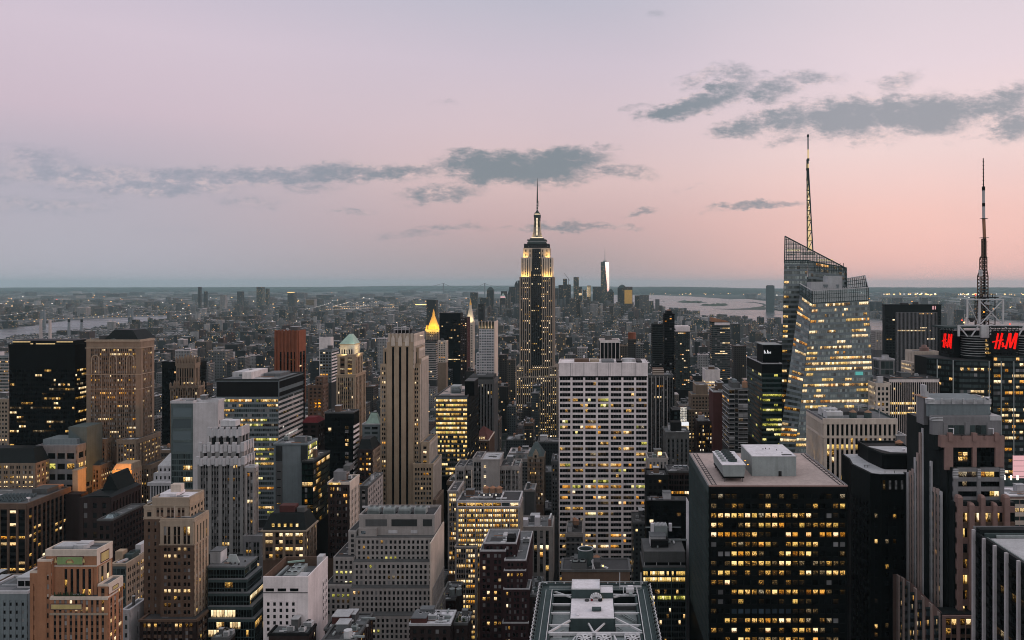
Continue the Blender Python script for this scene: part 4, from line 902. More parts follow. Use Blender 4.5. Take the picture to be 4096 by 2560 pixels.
S=style(bw=3,pat=((.05,.95),),fh=3.7,wz=(.3,.8),pd=.1,sd=.1,pm='black',lit=.14,glass='blackglass',blind=0,top=12,run=.6)
b,bx=simple('office_slab','plain black office slab behind the golden pyramid tower','skyscraper',1758,1842,1253,1500,dep=30,S=S,core='black',rm='tar',par=.5,pm='black',vb=1450,cl=0);b.done()
b,bx=simple('apartment_tower','dark red brown tower leaning close against the black slab','skyscraper',1842,1868,1272,1440,ps=1880,S=style(bw=4,pm='darkbrick',lit=.1,glass='blackglass'),S2=style(bw=6,pm='maroon',lit=.02),core='darkbrick',rm='tar',vb=1520,cl=0);b.done()
b=Thing('clock_tower','pale marble campanile tower with steep roof and gilded lantern','skyscraper',PX(1880,1750),1760)
q=stage(b,1865,1894,1290,1750,dep_of(1894,1898,1750),0,style(bw=4,pm='cream',lit=.03,em=1.5,top=5),style(bw=5,pm='cream',lit=0),'cream',vb=1470)
cx,cy_=(q[0]+q[1])/2,1759;b.part('cornice').box(q[0]-1.2,q[1]+1.2,q[2]-1.2,q[3]+1.2,q[4],q[4]+3,'cream')
b.part('steep_roof').frus(q[0],q[1],q[2],q[3],q[4]+3,cx-3,cx+3,cy_-3,cy_+3,PZ(1235,1750),'cream')
l_=b.part('lantern');l_.cyl(cx,cy_,PZ(1235,1750),PZ(1220,1750),2.6,'cream',n=8);l_.cyl(cx,cy_,PZ(1220,1750),PZ(1206,1750),2.8,'gold',1.2,8);l_.cyl(cx,cy_,PZ(1206,1750),PZ(1194,1750),.9,'gold',.1,8)
b.done()
b,bx=simple('apartment_tower','dark slab tower with white edge behind the marble campanile','building',1913,1934,1218,2300,ps=1939,S=style(bw=4,pm='darkgrey',lit=.05),core='soot',vb=1300,cl=0);b.done()
# --- limestone ziggurat in the lower middle
Z_=style(bw=2.22,pat=((.28,.78),),fh=2.75,wz=(.2,.82),pd=.22,sd=.24,pm='limestone',lit=.16,types=(('greenlit',3),('dim',4),('lit',2)),blind=.06,em=.5,top=.9,run=.6)
b=Thing('ziggurat_building','grey limestone office ziggurat stepping down with rows of narrow windows','building',PX(1560,395),405)
back=418
tz=[(1424,1738,2150,2244,395),(1414,1733,2248,2342,391),(1404,1729,2353,2450,387),(1482,1726,2464,2600,382)]
wz_=[(1394,1425,2126,2232,398),(1334,1416,2232,2340,394),(1300,1406,2342,2460,390)]
top=None
for(pl,pr,pt,pb,Y)in tz:
 q=stage(b,pl,pr,pt,Y,back-Y,0,Z_,None,'limestone',vb=pb,occ=(Y==382));top=top or q
 b.part('terrace').box(q[0]-.1,q[1]+.05,q[2]-.25,q[2]+4.6,q[4]-.05,q[4]+.3,'midgrey')
for(pl,pr,pt,pb,Y)in wz_:
 q=stage(b,pl,pr,pt,Y,back-Y+3,0,Z_,None,'limestone',vb=pb,occ=False);roof(b,q,'tar',.5,'limestone',.3,.1)
b.part('side_wall').box(top[1],top[1]+.6,383,back,0,top[4]+1,'cream')
q=stage(b,1437,1738,2070,398,18,top[4]-.5,None,None,'limestone',occ=False);roof(b,q,'tar',1.4,'limestone',.5,.1)
l_=b.part('louvre');l_.box(PX(1462,398),PX(1548,398),397.85,398,q[4]-4.4,q[4]-.9,'midgrey');l_.box(PX(1566,398),PX(1668,398),397.85,398,q[4]-4.4,q[4]-.9,'darkgrey');l_.box(PX(1692,398),PX(1728,398),397.85,398,q[4]-4.4,q[4]-.9,'darkgrey')
p=b.part('penthouse');p.box(PX(1434,396),PX(1506,396),396,399,top[4],top[4]+4.2,'limestone');p.box(PX(1442,395),PX(1460,395),395.9,396,top[4]+1.4,top[4]+3,'paleglass');p.box(PX(1550,396),PX(1586,396),397.8,398,top[4]+1.2,top[4]+2.8,'palegrey');p.box(PX(1640,396),PX(1666,396),397.8,398,top[4]+1.2,top[4]+2.8,'palegrey')
for k in range(4):cooler(b,PX(1470+k*62,402),402,q[4]+.1,6,5,3.4,'steel',2)
b.part('duct').bar((PX(1450,408),408,q[4]+2.6),(PX(1720,408),408,q[4]+2.6),.4,'palegrey')
b.done()
# --- tan block with blank lift tower
b=Thing('loft_building','stepped grey tan block with a tall blank lift tower in its middle','building',PX(1950,560),572)
S=style(bw=4.5,pat=((.1,.36),(.4,.64),(.68,.92)),fh=3.7,wz=(.25,.8),pm='limestone',sm='midgrey',lit=.14,blind=.14,em=.4,top=2)
for(pl,pr,pt,Y,s_)in((1821,1858,1871,558,S),(1858,1892,1868,560,S),(1891,1928,1836,560,st(S,bw=4.2)),(1996,2046,1868,560,st(S,lit=.3)),(2046,2077,1868,558,st(S,bw=3))):
 q=stage(b,pl,pr,pt,Y,22,0,s_,None,'midgrey',vb=2060,occ=False);roof(b,q,'tar',.9,'limestone',.4,.15)
q=stage(b,1924,1999,1840,556.6,24,0,None,None,'limestone');roof(b,q,'roofpale',.6,'limestone')
for k in range(6):b.new('window').box(q[0]+2,q[0]+3.6,q[2]-.1,q[2]-.02,q[4]-5.5-k*3.6,q[4]-3.6-k*3.6,'blind' if k%2 else 'pale')
OCC.append((PX(1821,560),PX(2077,560),556,584,q[4]))
clutter(b,(PX(1996,560),PX(2077,560),566,582,PZ(1868,560)),5,3,tank=False);b.part('chimney').cyl(PX(1886,556),557,PZ(1990,556),PZ(1882,556),.5,'cream',n=8)
b.done()
# --- loft building with nearly every window lit
S=style(bw=5.6,pat=((.06,.24),(.29,.47),(.53,.71),(.76,.94)),fh=3.0,wz=(.2,.85),pd=.3,sd=.2,pm='limestone',sm='tan',lit=.62,types=(('lit',3),('litbright',3),('pale',4),('orange_lit',2)),em=.7,top=.6,blind=.1,run=.5)
b=Thing('loft_building','stone loft building with nearly all of its paired windows brightly lit','building',PX(1950,480),490)
q=stage(b,1828,2078,2030,480,24,0,S,S,'brown',vb=2330,litfn=lambda j,i,nf,n,rng:(pick(rng,S['types'])if rng.random()<(.93 if j>nf-9 else.5)else 'dark'))
q1=stage(b,1829,2077,2006,481,22,q[4],style(bw=5,pat=((.04,.96),),fh=3.6,wz=(.2,.9),pm='concrete',lit=.5,types=(('pale',2),('greenlit',2),('lit',2)),glass='tealglass',em=.3,top=.5,run=.3),None,'midgrey',occ=False)
roof(b,q1,'tar',.7,'palegrey');q2=stage(b,1820,1906,2190,476,26,0,S,S,'brown',vb=2560);roof(b,q2,'tar',.6,'limestone')
q3=stage(b,1792,1829,1968,484,24,0,st(S,lit=.4),st(S,lit=.3),'brown',vb=2300);roof(b,q3,'tar',.8,'limestone')
x0,x1,y0,y1,z1=q1
for k in range(3):watertank(b,PX(1945+k*26,492),492,z1,2.0,3.0,2.6)
d_=b.part('duct');d_.box(x0+9,x0+20,y0+6,y0+6.8,z1+.4,z1+1.2,'palegrey');d_.box(x0+20,x0+20.8,y0+6,y0+17,z1+.4,z1+1.2,'palegrey');d_.box(x0+12,x0+24,y0+16,y0+16.8,z1+.4,z1+1.2,'duct');d_.box(x0+26,x0+26.9,y0+3,y0+18,z1+.4,z1+1.2,'duct')
for k in range(3):
 l_=b.new('roof_lamp');px_=1936+k*24;l_.cyl(PX(px_,486),486,z1,z1+2.4,.08,'palegrey',n=6);l_.box(PX(px_,486)-.25,PX(px_,486)+.25,485.8,486.2,z1+2.4,z1+2.9,'lamp_white')
clutter(b,(x0,x0+15,y0+6,y1,z1),4,9,tank=False)
b.done()
# --- gabled brown hotel with steep green roof
S=style(bw=4.0,pat=((.08,.28),(.38,.58),(.68,.88)),fh=3.6,wz=(.2,.8),pd=.3,sd=.2,pm='tan',sm='brown',lit=.14,types=(('pale',3),('lit',3)),em=.6,blind=.12)
b,bx=simple('gabled_hotel','narrow brown hotel with steep green roof and pointed stone gable','building',2110,2175,1828,640,dep=20,S=S,core='brown',vb=2020,cl=0,par=.4)
x0,x1,y0,y1,z1=bx;b.part('steep_roof').frus(x0,x1,y0,y1,z1+.4,x0+5.4,x1-5.4,y0+8,y1-8,PZ(1778,640),'teal')
g_=b.part('gable');cx=(x0+x1)/2;g_.hexa([(cx-2.6,y0-.6,z1-1),(cx+2.6,y0-.6,z1-1),(cx+2.6,y0+3,z1-1),(cx-2.6,y0+3,z1-1),(cx-2.2,y0-.6,z1+2),(cx+2.2,y0-.6,z1+2),(cx+2.2,y0+3,z1+2),(cx-2.2,y0+3,z1+2)],'sand');g_.frus(cx-2.4,cx+2.4,y0-.5,y0+3,z1+2,cx-.1,cx+.1,y0-.4,y0+3,z1+6,'sand');g_.box(cx-.9,cx+.9,y0-.72,y0-.61,z1-.4,z1+1.6,'black')
b.done()
# --- small building with red pyramid roof
b,bx=simple('pyramid_roofed_block','brown block with a low red tiled pyramid roof','building',1889,1955,1762,800,ps=1977,S=style(bw=4,pat=((.15,.45),(.55,.85)),fh=4,pm='brown',lit=.1,em=.8),core='brown',vb=1850,cl=0,par=.5,pm='cream')
x0,x1,y0,y1,z1=bx;cx,cy_=(x0+x1)/2,(y0+y1)/2;r_=b.part('pyramid_roof');r_.frus(x0+.5,x1-.5,y0+.5,y1-.5,z1+.3,cx-1,cx+1,cy_-1,cy_+1,PZ(1722,800),'maroon')
for k in range(4):b.new('dormer').box(cx-4.6+k*2.4,cx-3.2+k*2.4,y0+1,y0+4,z1+1.2,z1+3,'pale')
b.done()
# --- little copper roofed pavilion tower and dark red roofed block
b,bx=simple('copper_roofed_block','grey block with a concave green copper roof','building',1450,1519,1697,625,ps=1532,S=style(bw=6,pat=((.1,.9),),fh=4,pm='bluegrey',lit=.2,glass='tealglass',em=1),core='midgrey',vb=1800,cl=0,par=.5,pm='palegrey')
x0,x1,y0,y1,z1=bx;r_=b.part('copper_roof');r_.frus(x0+2,x1-.3,y0+.3,y1-.3,z1+.4,x0+4.2,x1-2,y0+2.5,y1-2.5,z1+4.5,'copper');r_.frus(x0+4.2,x1-2,y0+2.5,y1-2.5,z1+4.5,x0+5.6,x1-3.4,y0+4,y1-4,z1+8.6,'copper');r_.box(x0+5.6,x1-3.4,y0+4,y1-4,z1+8.6,z1+9.3,'darkgrey');b.done()
b,bx=simple('brick_block','dark brick block under a flat hipped red roof','building',1204,1272,1692,650,ps=1300,S=style(bw=6,pm='darkbrick',lit=.06,glass='blackglass'),core='darkbrick',vb=1790,cl=0,par=.3)
x0,x1,y0,y1,z1=bx;b.part('hipped_roof').frus(x0,x1,y0,y1,z1+.3,x0+3,x1-3,y0+4,y1-4,z1+4,'reddark');b.done()
b,bx=simple('brick_block','reddish brown brick apartment block with stepped top behind the striped slab','building',1232,1290,1545,800,ps=1312,S=style(bw=4,pm='brown',lit=.05,em=.8),core='brown',vb=1690,cl=2,tank=True);q=stage(b,1262,1292,1508,806,14,bx[4],style(pm='brown',lit=.02),None,'brown',occ=False);b.done()
b,bx=simple('loft_building','dark loft behind the copper roof with amber lit slate mansard','building',1432,1490,1800,560,ps=1520,S=style(bw=4,pat=((.14,.46),(.54,.86)),fh=3.5,pm='darkbrick',lit=.6,types=(('lit',3),('orange_lit',3))),S2=style(bw=3,pm='tan',lit=.05),core='brown',vb=2010,cl=0,par=.4);b.part('mansard_roof').frus(bx[0],bx[1],bx[2],bx[3],bx[4]+.3,bx[0]+1,bx[1]-3,bx[2]+4,bx[3]-3,bx[4]+7,'slate');b.done()
b,bx=simple('loft_building','low stepped stone loft at the foot of the striped limestone tower','building',1440,1470,1950,470,ps=1530,S=st(PUNCH,pm='midgrey',lit=.2),S2=style(bw=4,pm='limestone',lit=.06),core='midgrey',vb=2120,cl=2);b.done()
# --- dark purple brick block with pale roof edges
S=style(bw=5.0,pat=((.12,.36),(.5,.74)),fh=3.05,wz=(.22,.8),pd=.25,sd=.22,pm='purplebrick',lit=.14,types=(('lit',5),('pale',2)),blind=.3,em=.7,top=.6,glass='dark')
b=Thing('brick_block','very dark purple brick block with white roof edges stepping down','building',PX(2010,400),410)
q=stage(b,1936,2065,2176,402,22,0,S,st(S,lit=.05),'purplebrick',vb=2290);roof(b,q,'roofgrey',.9,'palegrey',.35,.15)
q0=stage(b,1920,2022,2206,399,20,0,S,S,'purplebrick',vb=2580);roof(b,q0,'roofgrey',.8,'palegrey',.3,.1)
q2=stage(b,2018,2104,2244,396,dep_of(2104,2128,396)+5,0,st(S,bw=4.2,pat=((.2,.42),(.58,.8))),S,'purplebrick',vb=2290);roof(b,q2,'roofgrey',.8,'palegrey',.35,.12)
for(pl,pr,pt,pb,Y)in((2016,2103,2284,2360,394.5),(2014,2118,2358,2492,393),(2010,2114,2494,2540,391)):
 q_=stage(b,pl,pr,pt,Y,12,0,st(S,bw=4.2,pat=((.2,.42),(.58,.8))),S,'purplebrick',vb=pb+40);roof(b,q_,'roofgrey',.6,'palegrey',.3,.12)
x0,x1,y0,y1,z1=q
p=b.part('bulkhead');p.box(x1-5,x1-1,y0+2,y0+9,z1,z1+2.6,'soot');p.box(x1-8,x1-6,y0+10,y0+16,z1,z1+1.2,'palegrey')
for k in range(4):b.part('duct').box(x1-8+k*.9,x1-5.5+k*.9,y0-.5+k*3.5,y0+1+k*3.5,z1+.3,z1+1,'duct')
clutter(b,q2,3,8,tank=False)
b.done()
# --- grey block with white boxes
b,bx=simple('stone_block','grey stone block with two white machine boxes on its roof','building',2074,2208,2112,520,dep=24,S=style(bw=3.6,pat=((.3,.8),),fh=4.4,wz=(.1,.85),pd=.5,sd=.15,pm='limestone',sm='darkgrey',lit=.06,em=1.4,top=1.6),core='midgrey',rm='roofgrey',par=1,vb=2340,cl=5)
p=b.part('plant_box');p.box(bx[0]+.5,bx[0]+6,bx[2]+1,bx[2]+7,bx[4],bx[4]+5,'roofwhite');p.box(bx[0]+10.5,bx[0]+14,bx[2]+2,bx[2]+7,bx[4]+.6,bx[4]+6.4,'roofwhite');p.box(bx[1]-2.5,bx[1]-.6,bx[2]+1,bx[2]+4,bx[4],bx[4]+5,'granite');b.part('duct').bar((bx[1]-2,bx[2]+3,bx[4]+5),(bx[1]-1,bx[2]+12,bx[4]+6),.5,'duct');b.done()
b,bx=simple('stone_block','blank walled grey block beside the green roofed hotel','building',2098,2138,1965,600,dep=20,S=None,core='midgrey',rm='roofgrey',cl=2,vb=2100);b.done()
b,bx=simple('stone_block','slim ornate stone block beside the white gridded slab','building',2206,2232,1850,640,dep=30,S=style(bw=2.6,pm='midgrey',lit=.05),core='midgrey',cl=1,vb=2080);b.done()
# --- white gridded slab tower
b=Thing('grid_tower','large white gridded slab tower with wide black window bands','skyscraper',PX(2413,620),635)
Y=620;x0,x1,z1=PX(2235,Y),PX(2591,Y),PZ(1455,Y);y1=Y+34
GR=style(bw=10.02,pat=((.085,.29),(.294,.498),(.502,.706),(.71,.915)),fh=4.27,wz=(.37,.97),pd=.55,sd=.42,pm='concrete',lit=.25,types=(('lit',6),('dim',5),('greenlit',2),('orange_lit',2)),glass='blackglass',blind=0,em=.0,top=10.2,run=.5)
bx=stage(b,2235,2591,1455,Y,34,0,None,None,'concrete')
facade(b,fr(x0,x1,Y,PZ(2330,Y),z1),GR)
b.part('top_slot').box(x0+.4,x1-.4,Y-.6,Y-.5,z1-10.8,z1-9.7,'black')
for k in range(1,7):
 for s_ in(-.75,.5):b.part('joint').box(x0+k*10.02+s_,x0+k*10.02+s_+.2,Y-.64,Y-.585,z1-9.6,z1+.6,'greygran')
p=b.part('parapet');p.box(x0-.3,x1+.3,Y-.6,Y+.6,z1,z1+.8,'concrete');p.box(x0-.3,x0+.5,Y+.6,y1,z1,z1+.8,'concrete');p.box(x1-.5,x1+.3,Y+.6,y1,z1,z1+.8,'concrete');p.box(x0+.5,x1-.5,y1-.6,y1,z1,z1+.8,'concrete')
b.part('roof').box(x0+.5,x1-.5,Y+.6,y1-.6,z1-2.6,z1-2.4,'rust');
p=b.part('plant_box');p.box(x0+12,x0+24,Y+12,Y+22,z1-2.4,z1+2.4,'brown');p.box(x0+24.5,x0+32,Y+13,Y+24,z1-2.4,z1+2.0,'sand');p.box(x0+34,x0+44,Y+8,Y+28,z1-2.4,z1+1.2,'roofgrey');p.box(x0+46,x0+50,Y+3,Y+22,z1-2.4,z1+2,'black');p.box(x0+62,x0+66,Y+3,Y+25,z1-2.4,z1+1.5,'black');p.box(x0+19,x0+20.5,Y+24,Y+26,z1,z1+4.4,'roofwhite')
d_=b.part('cooling_drum');d_.cyl(x0+56,Y+20,z1-2.4,z1+2.0,5.2,'duct',n=24);d_.cyl(x0+56,Y+20,z1+2.0,z1+2.4,5.4,'palegrey',n=24)
b.done(maxwin=100)
# ------------------------------------------------------------------ the tall spired skyscraper
b=Thing('spired_skyscraper','tallest central skyscraper, limestone, with floodlit yellow shoulders and a lit spire','skyscraper',PX(2145,1330),1350)
Y=1330;cx=PX(2146,Y)
E_=style(bw=3.35,pat=((.3,.78),),fh=3.75,wz=(.28,.86),pd=.75,sd=.1,pm='esb',sm='soot',lit=.26,types=(('pale',4),('lit',4)),blind=.05,em=1.6,top=1.5,run=.45)
ED=st(E_,pm='darkgrey',sm='soot',lit=.2,em=.2)
def sym(hw0,top,dep0,dep1,zb,S,core='esb',S2=None,vb=None,occ=False):
 return stage(b,2146-hw0,2146+hw0,top,Y+dep0,dep1-dep0,zb,S,S2,core,vb=vb,occ=occ)
zt=PZ
q=sym(84,1508,-10,60,0,st(E_,lit=.4),vb=1765,occ=True)
for s_ in(-1,1):q_=stage(b,2146+s_*66-15,2146+s_*66+15,1466,Y-5,50,0,st(E_,lit=.4,em=.8),st(E_,lit=.3),'esb',vb=1515,occ=False)
sh=sym(68,1108,0,44,0,E_,vb=1520)
facade(b,fr(PX(2124,Y),PX(2166,Y),Y-1.2,PZ(1460,Y),PZ(1085,Y)),ED,'centre_bay');b.part('centre_bay').box(PX(2124,Y),PX(2166,Y),Y-1.15,Y+2,PZ(1460,Y),PZ(1085,Y),'midgrey')
s1=sym(62,1030,2,40,sh[4]-1,st(E_,lit=.14,pm='cream',sm='soot',em=1.0,pat=((.42,.78),),bw=4.0),'cream')
facade(b,fr(PX(2129,Y),PX(2163,Y),Y-.4,PZ(1108,Y),PZ(996,Y)),st(ED,lit=.1),'centre_bay');b.part('centre_bay').box(PX(2129,Y),PX(2163,Y),Y-.35,Y+3,PZ(1108,Y),PZ(994,Y),'midgrey')
s2=sym(53,992,4,36,s1[4]-1,st(E_,pat=((.35,.6),),bw=7,fh=7,lit=.02,em=1,pm='cream',sm='cream'),'cream')
s3=sym(50,975,5,34,s2[4],style(bw=3,pat=((.3,.7),),fh=6,wz=(.2,.6),pm='darkgrey',lit=.05,em=.4),'soot')
dr=b.part('drum');zc=s3[4];my=Y+20
for(w_,z0,z1,m_)in((38,975,968,'darksteel'),(35,968,962,'steel'),(38,962,957,'darksteel'),(28,957,951,'midgrey')):
 h_=w_*Y/F;dr.box(cx-h_,cx+h_,my-h_,my+h_,PZ(z0,Y),PZ(z1,Y),m_)
rl_=b.part('ring_light')
for(w_,z0)in((25.5,951.5),(22,948)):h_=w_*Y/F;rl_.box(cx-h_,cx+h_,my-h_-.1,my+h_,PZ(z0+1.3,Y),PZ(z0-1.3,Y),'ringlight')
ms=b.part('mast');k=Y/F
ms.frus(cx-19*k,cx+19*k,my-19*k,my+19*k,PZ(947,Y),cx-12.5*k,cx+12.5*k,my-12.5*k,my+12.5*k,PZ(905,Y),'limestone')
ms.box(cx-12.5*k,cx+12.5*k,my-12.5*k,my+12.5*k,PZ(905,Y),PZ(866,Y),'midgrey');ms.box(cx-13.5*k,cx+13.5*k,my-13.5*k,my+13.5*k,PZ(866,Y),PZ(855,Y),'darksteel')
for s_ in(-1,1):ms.frus(cx+s_*15.5*k-2*k,cx+s_*15.5*k+2*k,my-17*k,my+17*k,PZ(947,Y),cx+s_*11*k-1.3*k,cx+s_*11*k+1.3*k,my-14*k,my+14*k,PZ(880,Y),'cream')
wn_=b.part('mast_window')
for j in range(13):wn_.box(cx-3.6*k,cx+3.6*k,my-21*k+(0 if j<7 else 0),my-20.6*k,PZ(940-j*5.5,Y),PZ(940-j*5.5-4.6,Y),'ringlight')
b.part('mast_fin').box(cx-4.5*k,cx+4.5*k,my-20.5*k,my-12*k,PZ(945,Y),PZ(866,Y),'darksteel')
ca=b.part('cap');ca.cyl(cx,my,PZ(855,Y),PZ(851,Y),10*k,'ringlight',n=16);ca.cyl(cx,my,PZ(851,Y),PZ(847,Y),11.5*k,'darksteel',n=16);ca.cyl(cx,my,PZ(847,Y),PZ(837,Y),9*k,'darksteel',2.5*k,16)
an=b.part('antenna')
seg=[(837,3.3),(800,3.0),(765,2.3),(735,1.5),(705,.5)]
for(a,r0),(c,r1)in zip(seg,seg[1:]):an.cyl(cx,my,PZ(a,Y),PZ(c,Y),r0*k,'darksteel',r1*k,8)
for j in range(16):zz=835-j*6.4;r0=(3.9-j*.18)*k;an.cyl(cx,my,PZ(zz,Y),PZ(zz-2.0,Y),r0,'white',n=8)
an.bar((cx+6*k,my,PZ(822,Y)),(cx+6*k,my,PZ(800,Y)),.3,'darksteel');an.bar((cx,my,PZ(802,Y)),(cx+6*k,my,PZ(802,Y)),.25,'darksteel')
rr_=random.Random(3);ae=b.part('aerial')
for j in range(16):
 u=rr_.uniform(-36,36);ae.bar((cx+u*k,my-10,PZ(976,Y)),(cx+u*k,my-10,PZ(976-rr_.uniform(6,22)+abs(u)*.1,Y)),.22,'darksteel')
b.part('roof').box(sh[0],sh[1],sh[2],sh[3],sh[4],sh[4]+.3,'tar')
b.done()
def flood(x,y,z,tx,ty,tz,e,size,col=(1,.58,.14),sx=None):
 L=bpy.data.lights.new('floodlight','AREA');L.energy=e;L.color=col;L.shape='RECTANGLE';L.size=sx or size;L.size_y=size
 o=bpy.data.objects.new('floodlight',L);COL.objects.link(o);o.location=(x,y,z)
 o.rotation_euler=Vector((tx-x,ty-y,tz-z)).to_track_quat('-Z','Y').to_euler()
for s_ in(-1,1):
 X_=cx+s_*44*k
 flood(X_,sh[2]+.6,sh[4]+.8,X_,s1[2]+3,sh[4]+20,15000,.8,sx=12)
 flood(X_-s_*2,s1[2]+.7,s1[4]+.8,X_,s2[2]+3,s1[4]+10,10000,.8,sx=11)
 flood(cx+s_*22*k,my-22*k,PZ(947,Y),cx+s_*14*k,my-15*k,PZ(915,Y),2500,.6)
flood(sh[1]-.5,my,sh[4]+.8,s1[1]-2,my,sh[4]+20,9000,.8)
gq=(PX(1731,1600),1600)
for s_ in(-1,1):flood(gq[0]+s_*11,1592,PZ(1318,1600),gq[0],1611,PZ(1275,1600),16000,1.5,(1,.60,.10))
flood(PX(1879,1750),1742,PZ(1284,1750),PX(1879,1750),1758,PZ(1240,1750),6000,1.5,(1,.85,.5))
for k2 in range(5):flood(PX(1921+k2*12.2,1000),1001.6,PZ(1314,1000),PX(1921+k2*12.2,1000),1003,PZ(1290,1000),260,.6,(1,.72,.4))
flood(PX(1392,652),651.4,PZ(1419,652),PX(1385,654),656,PZ(1385,654),1700,.6,(1,.8,.4),sx=11)
flood(PX(1425,652)+3,660,PZ(1419,652),PX(1412,654),660,PZ(1385,654),1100,.6,(1,.8,.4))
flood(PX(1436,655),648,PZ(1372,654),PX(1400,654),660,PZ(1350,654),450,.6,(.9,1,.85))
flood(PX(484,588),585,PZ(1965,588),PX(487,600),601,PZ(1888,600),26000,1.2,(1,.34,.02),sx=8)
flood(PX(302,586),583,PZ(1985,586),PX(300,592),592,PZ(1950,592),6000,1,(1,.42,.04),sx=3)
flood(PX(486,602),601.5,PZ(1880,600),PX(487,606),607,PZ(1860,600),500,.7,(1,.55,.08),sx=8)
# ------------------------------------------------------------------ west half
b,bx=simple('office_block','black block with white corner piers standing behind the white gridded slab','building',2400,2478,1364,900,dep=30,S=style(bw=4.8,pat=((.1,.97),),fh=30,wz=(0,1),pd=.6,sd=.2,pm='white',lit=0,glass='blackglass',blind=0,em=.2,top=2),S2=style(bw=20,pm='black',lit=0,glass='black'),core='black',rm='gravel',vb=1460,cl=1);b.done()
RB=style(bw=2.55,pat=((.2,.82),),fh=3.3,wz=(.3,.85),pd=.35,sd=.25,pm='midgrey',sm='soot',lit=.02,blind=.05,em=.5,top=1.5,types=(('orange_lit',1),('pale',1)))
b,bx=simple('apartment_tower','dark grey balcony gridded tower close beside the white slab','skyscraper',2592,2692,1504,720,dep=24,S=RB,core='soot',rm='roofgrey',vb=1800,cl=2)
for k in range(5):a=bx[0]+3+k*3.6;b.part('pier').box(a,a+.8,bx[2]-.9,bx[2]-.36,0,bx[4],'limestone')
p=b.part('penthouse');p.box(PX(2611,728),PX(2655,728),728,738,bx[4],PZ(1474,728),'brown')
for k in range(3):p.box(PX(2611,728)-.1,PX(2655,728)+.1,727.6,727.98,PZ(1476+k*9,728)-.9,PZ(1476+k*9,728),'cream')
b.done()
DT=style(bw=3,pat=((.1,.9),),fh=3.3,wz=(.3,.85),pd=.15,sd=.35,pm='soot',sm='darkgrey',lit=.08,types=(('pale',1),('orange_lit',1)),blind=.05,glass='blackglass',em=.4)
for(nm,lb,pl,pr,pt,Y,S,core,vb,cl)in(('apartment_tower','narrow black tower with a ladder of pale windows behind the balcony gridded tower',2610,2657,1300,1150,st(DT,pm='black',lit=.03),'black',1480,1),('apartment_tower','tall slim black banded tower with small spiked top',2658,2698,1258,1050,st(DT,pm='black',sm='soot',lit=.03),'black',1560,1),('apartment_tower','dark green glass tower with a blank white band at its top',2703,2759,1318,1200,st(DT,glass='tealglass',lit=.07),'soot',1560,0),('apartment_tower','dark glass tower with balconies and a tan slanted crown',2848,2921,1290,1250,st(DT,bw=4,pat=((.05,.95),),lit=.08,glass='tealglass',sm='midgrey'),'soot',1520,0),('office_block','pale grey block with blank white top and glowing lower floors',2822,2880,1482,950,style(bw=3,pat=((.04,.96),),fh=3.8,wz=(.35,.9),pd=.05,sd=.3,pm='white',lit=.75,types=(('pale',4),('lit',2)),top=13,glass='tealglass'),'white',1560,1),('office_tower','distant blue grey glass skyscraper standing alone across the harbour',3068,3098,1143,7560,None,'teal',1290,0)):
 b,bx=simple(nm,lb,'skyscraper' if 'tower' in nm else 'building',pl,pr,pt,Y,dep=24 if Y<5000 else 50,S=S,core=core,vb=vb,cl=cl,rm='roofgrey')
 x0,x1,y0,y1,z1=bx
 if 'spiked' in lb:p=b.part('crown');p.box(x0+3,x1-3.5,y0+2,y1-2,z1,z1+5,'soot');[p.bar((x0+4+q_,y0+3,z1+5),(x0+4+q_,y0+3,z1+7),.3,'rust')for q_ in range(5)]
 if 'blank white band' in lb:b.part('top_band').box(x0-.3,x1+.3,y0-.5,y1+.2,z1-3,z1+5,'concrete')
 if 'slanted' in lb:p=b.part('slanted_crown');p.prism([(x0-.2,y0),(x1-3,y0),(x1-3,y1),(x0-.2,y1)],z1,z1+8,'rust',topz=[z1+8,z1+2,z1+2,z1+8]);p.box(x0+4,x1-1,y0-.5,y0+.3,z1-4,z1,'concrete')
 if 'harbour' in lb:p=b.part('crown');p.box(x0+8,x1-8,y0+5,y1-5,z1,z1+6,'teal')
 b.done()
 # tan stepped deco hotel, brown slab, striped bay fronted block
S=style(bw=2.9,pat=((.25,.7),),fh=3.4,wz=(.25,.75),pd=.2,sd=.2,pm='tan',lit=.12,types=(('lit',3),('pale',2)),em=.6,top=1.4)
b=Thing('deco_hotel','tan stepped brick hotel with a plain square turret','building',PX(2800,760),772)
for(pl,pr,pt,Y,s_)in((2752,2856,1640,752,st(S,lit=.22)),(2767,2846,1580,757,S),(2784,2831,1541,761,None)):
 q=stage(b,pl,pr,pt,Y,24,0,s_,None,'tan',vb=1840,occ=(Y==752));roof(b,q,'roofgrey',.6,'tan2',.3,.1)
b.done()
S=style(bw=3.2,pat=((.2,.45),(.55,.8)),fh=3.6,wz=(.2,.8),pm='darkbrick',lit=.42,types=(('lit',5),('white_lit',1),('pale',2)),em=.5,top=2)
b,bx=simple('brick_block','dark brick block with many lamplit windows in front of the tan stepped hotel','building',2790,2856,1690,690,dep=22,S=S,core='darkbrick',vb=1840,cl=2,tank=True);b.done()
b,bx=simple('brick_slab','narrow dark brown windowless slab edged with pale coping','building',2853,2890,1568,680,dep=24,S=None,core='maroon',rm='tar',par=.7,pm='palegrey',cl=1);q=stage(b,2870,2892,1531,690,16,bx[4]-1,None,None,'brown',occ=False);roof(b,q,'tar',.6,'palegrey');b.done()
b=Thing('banded_block','glass block with thin white floor lines and curved bay front','building',PX(2940,620),640)
Y=620;x0,x1=PX(2916,Y),PX(2990,Y);z1=PZ(1556,Y);ym=Y+dep_of(2916,2890,Y)
FL=style(bw=3,pat=((.02,.98),),fh=3.75,wz=(.25,.94),pd=.05,sd=.12,pm='midgrey',lit=.10,types=(('dim',3),('orange_lit',1)),glass='dark',em=.2,top=.6)
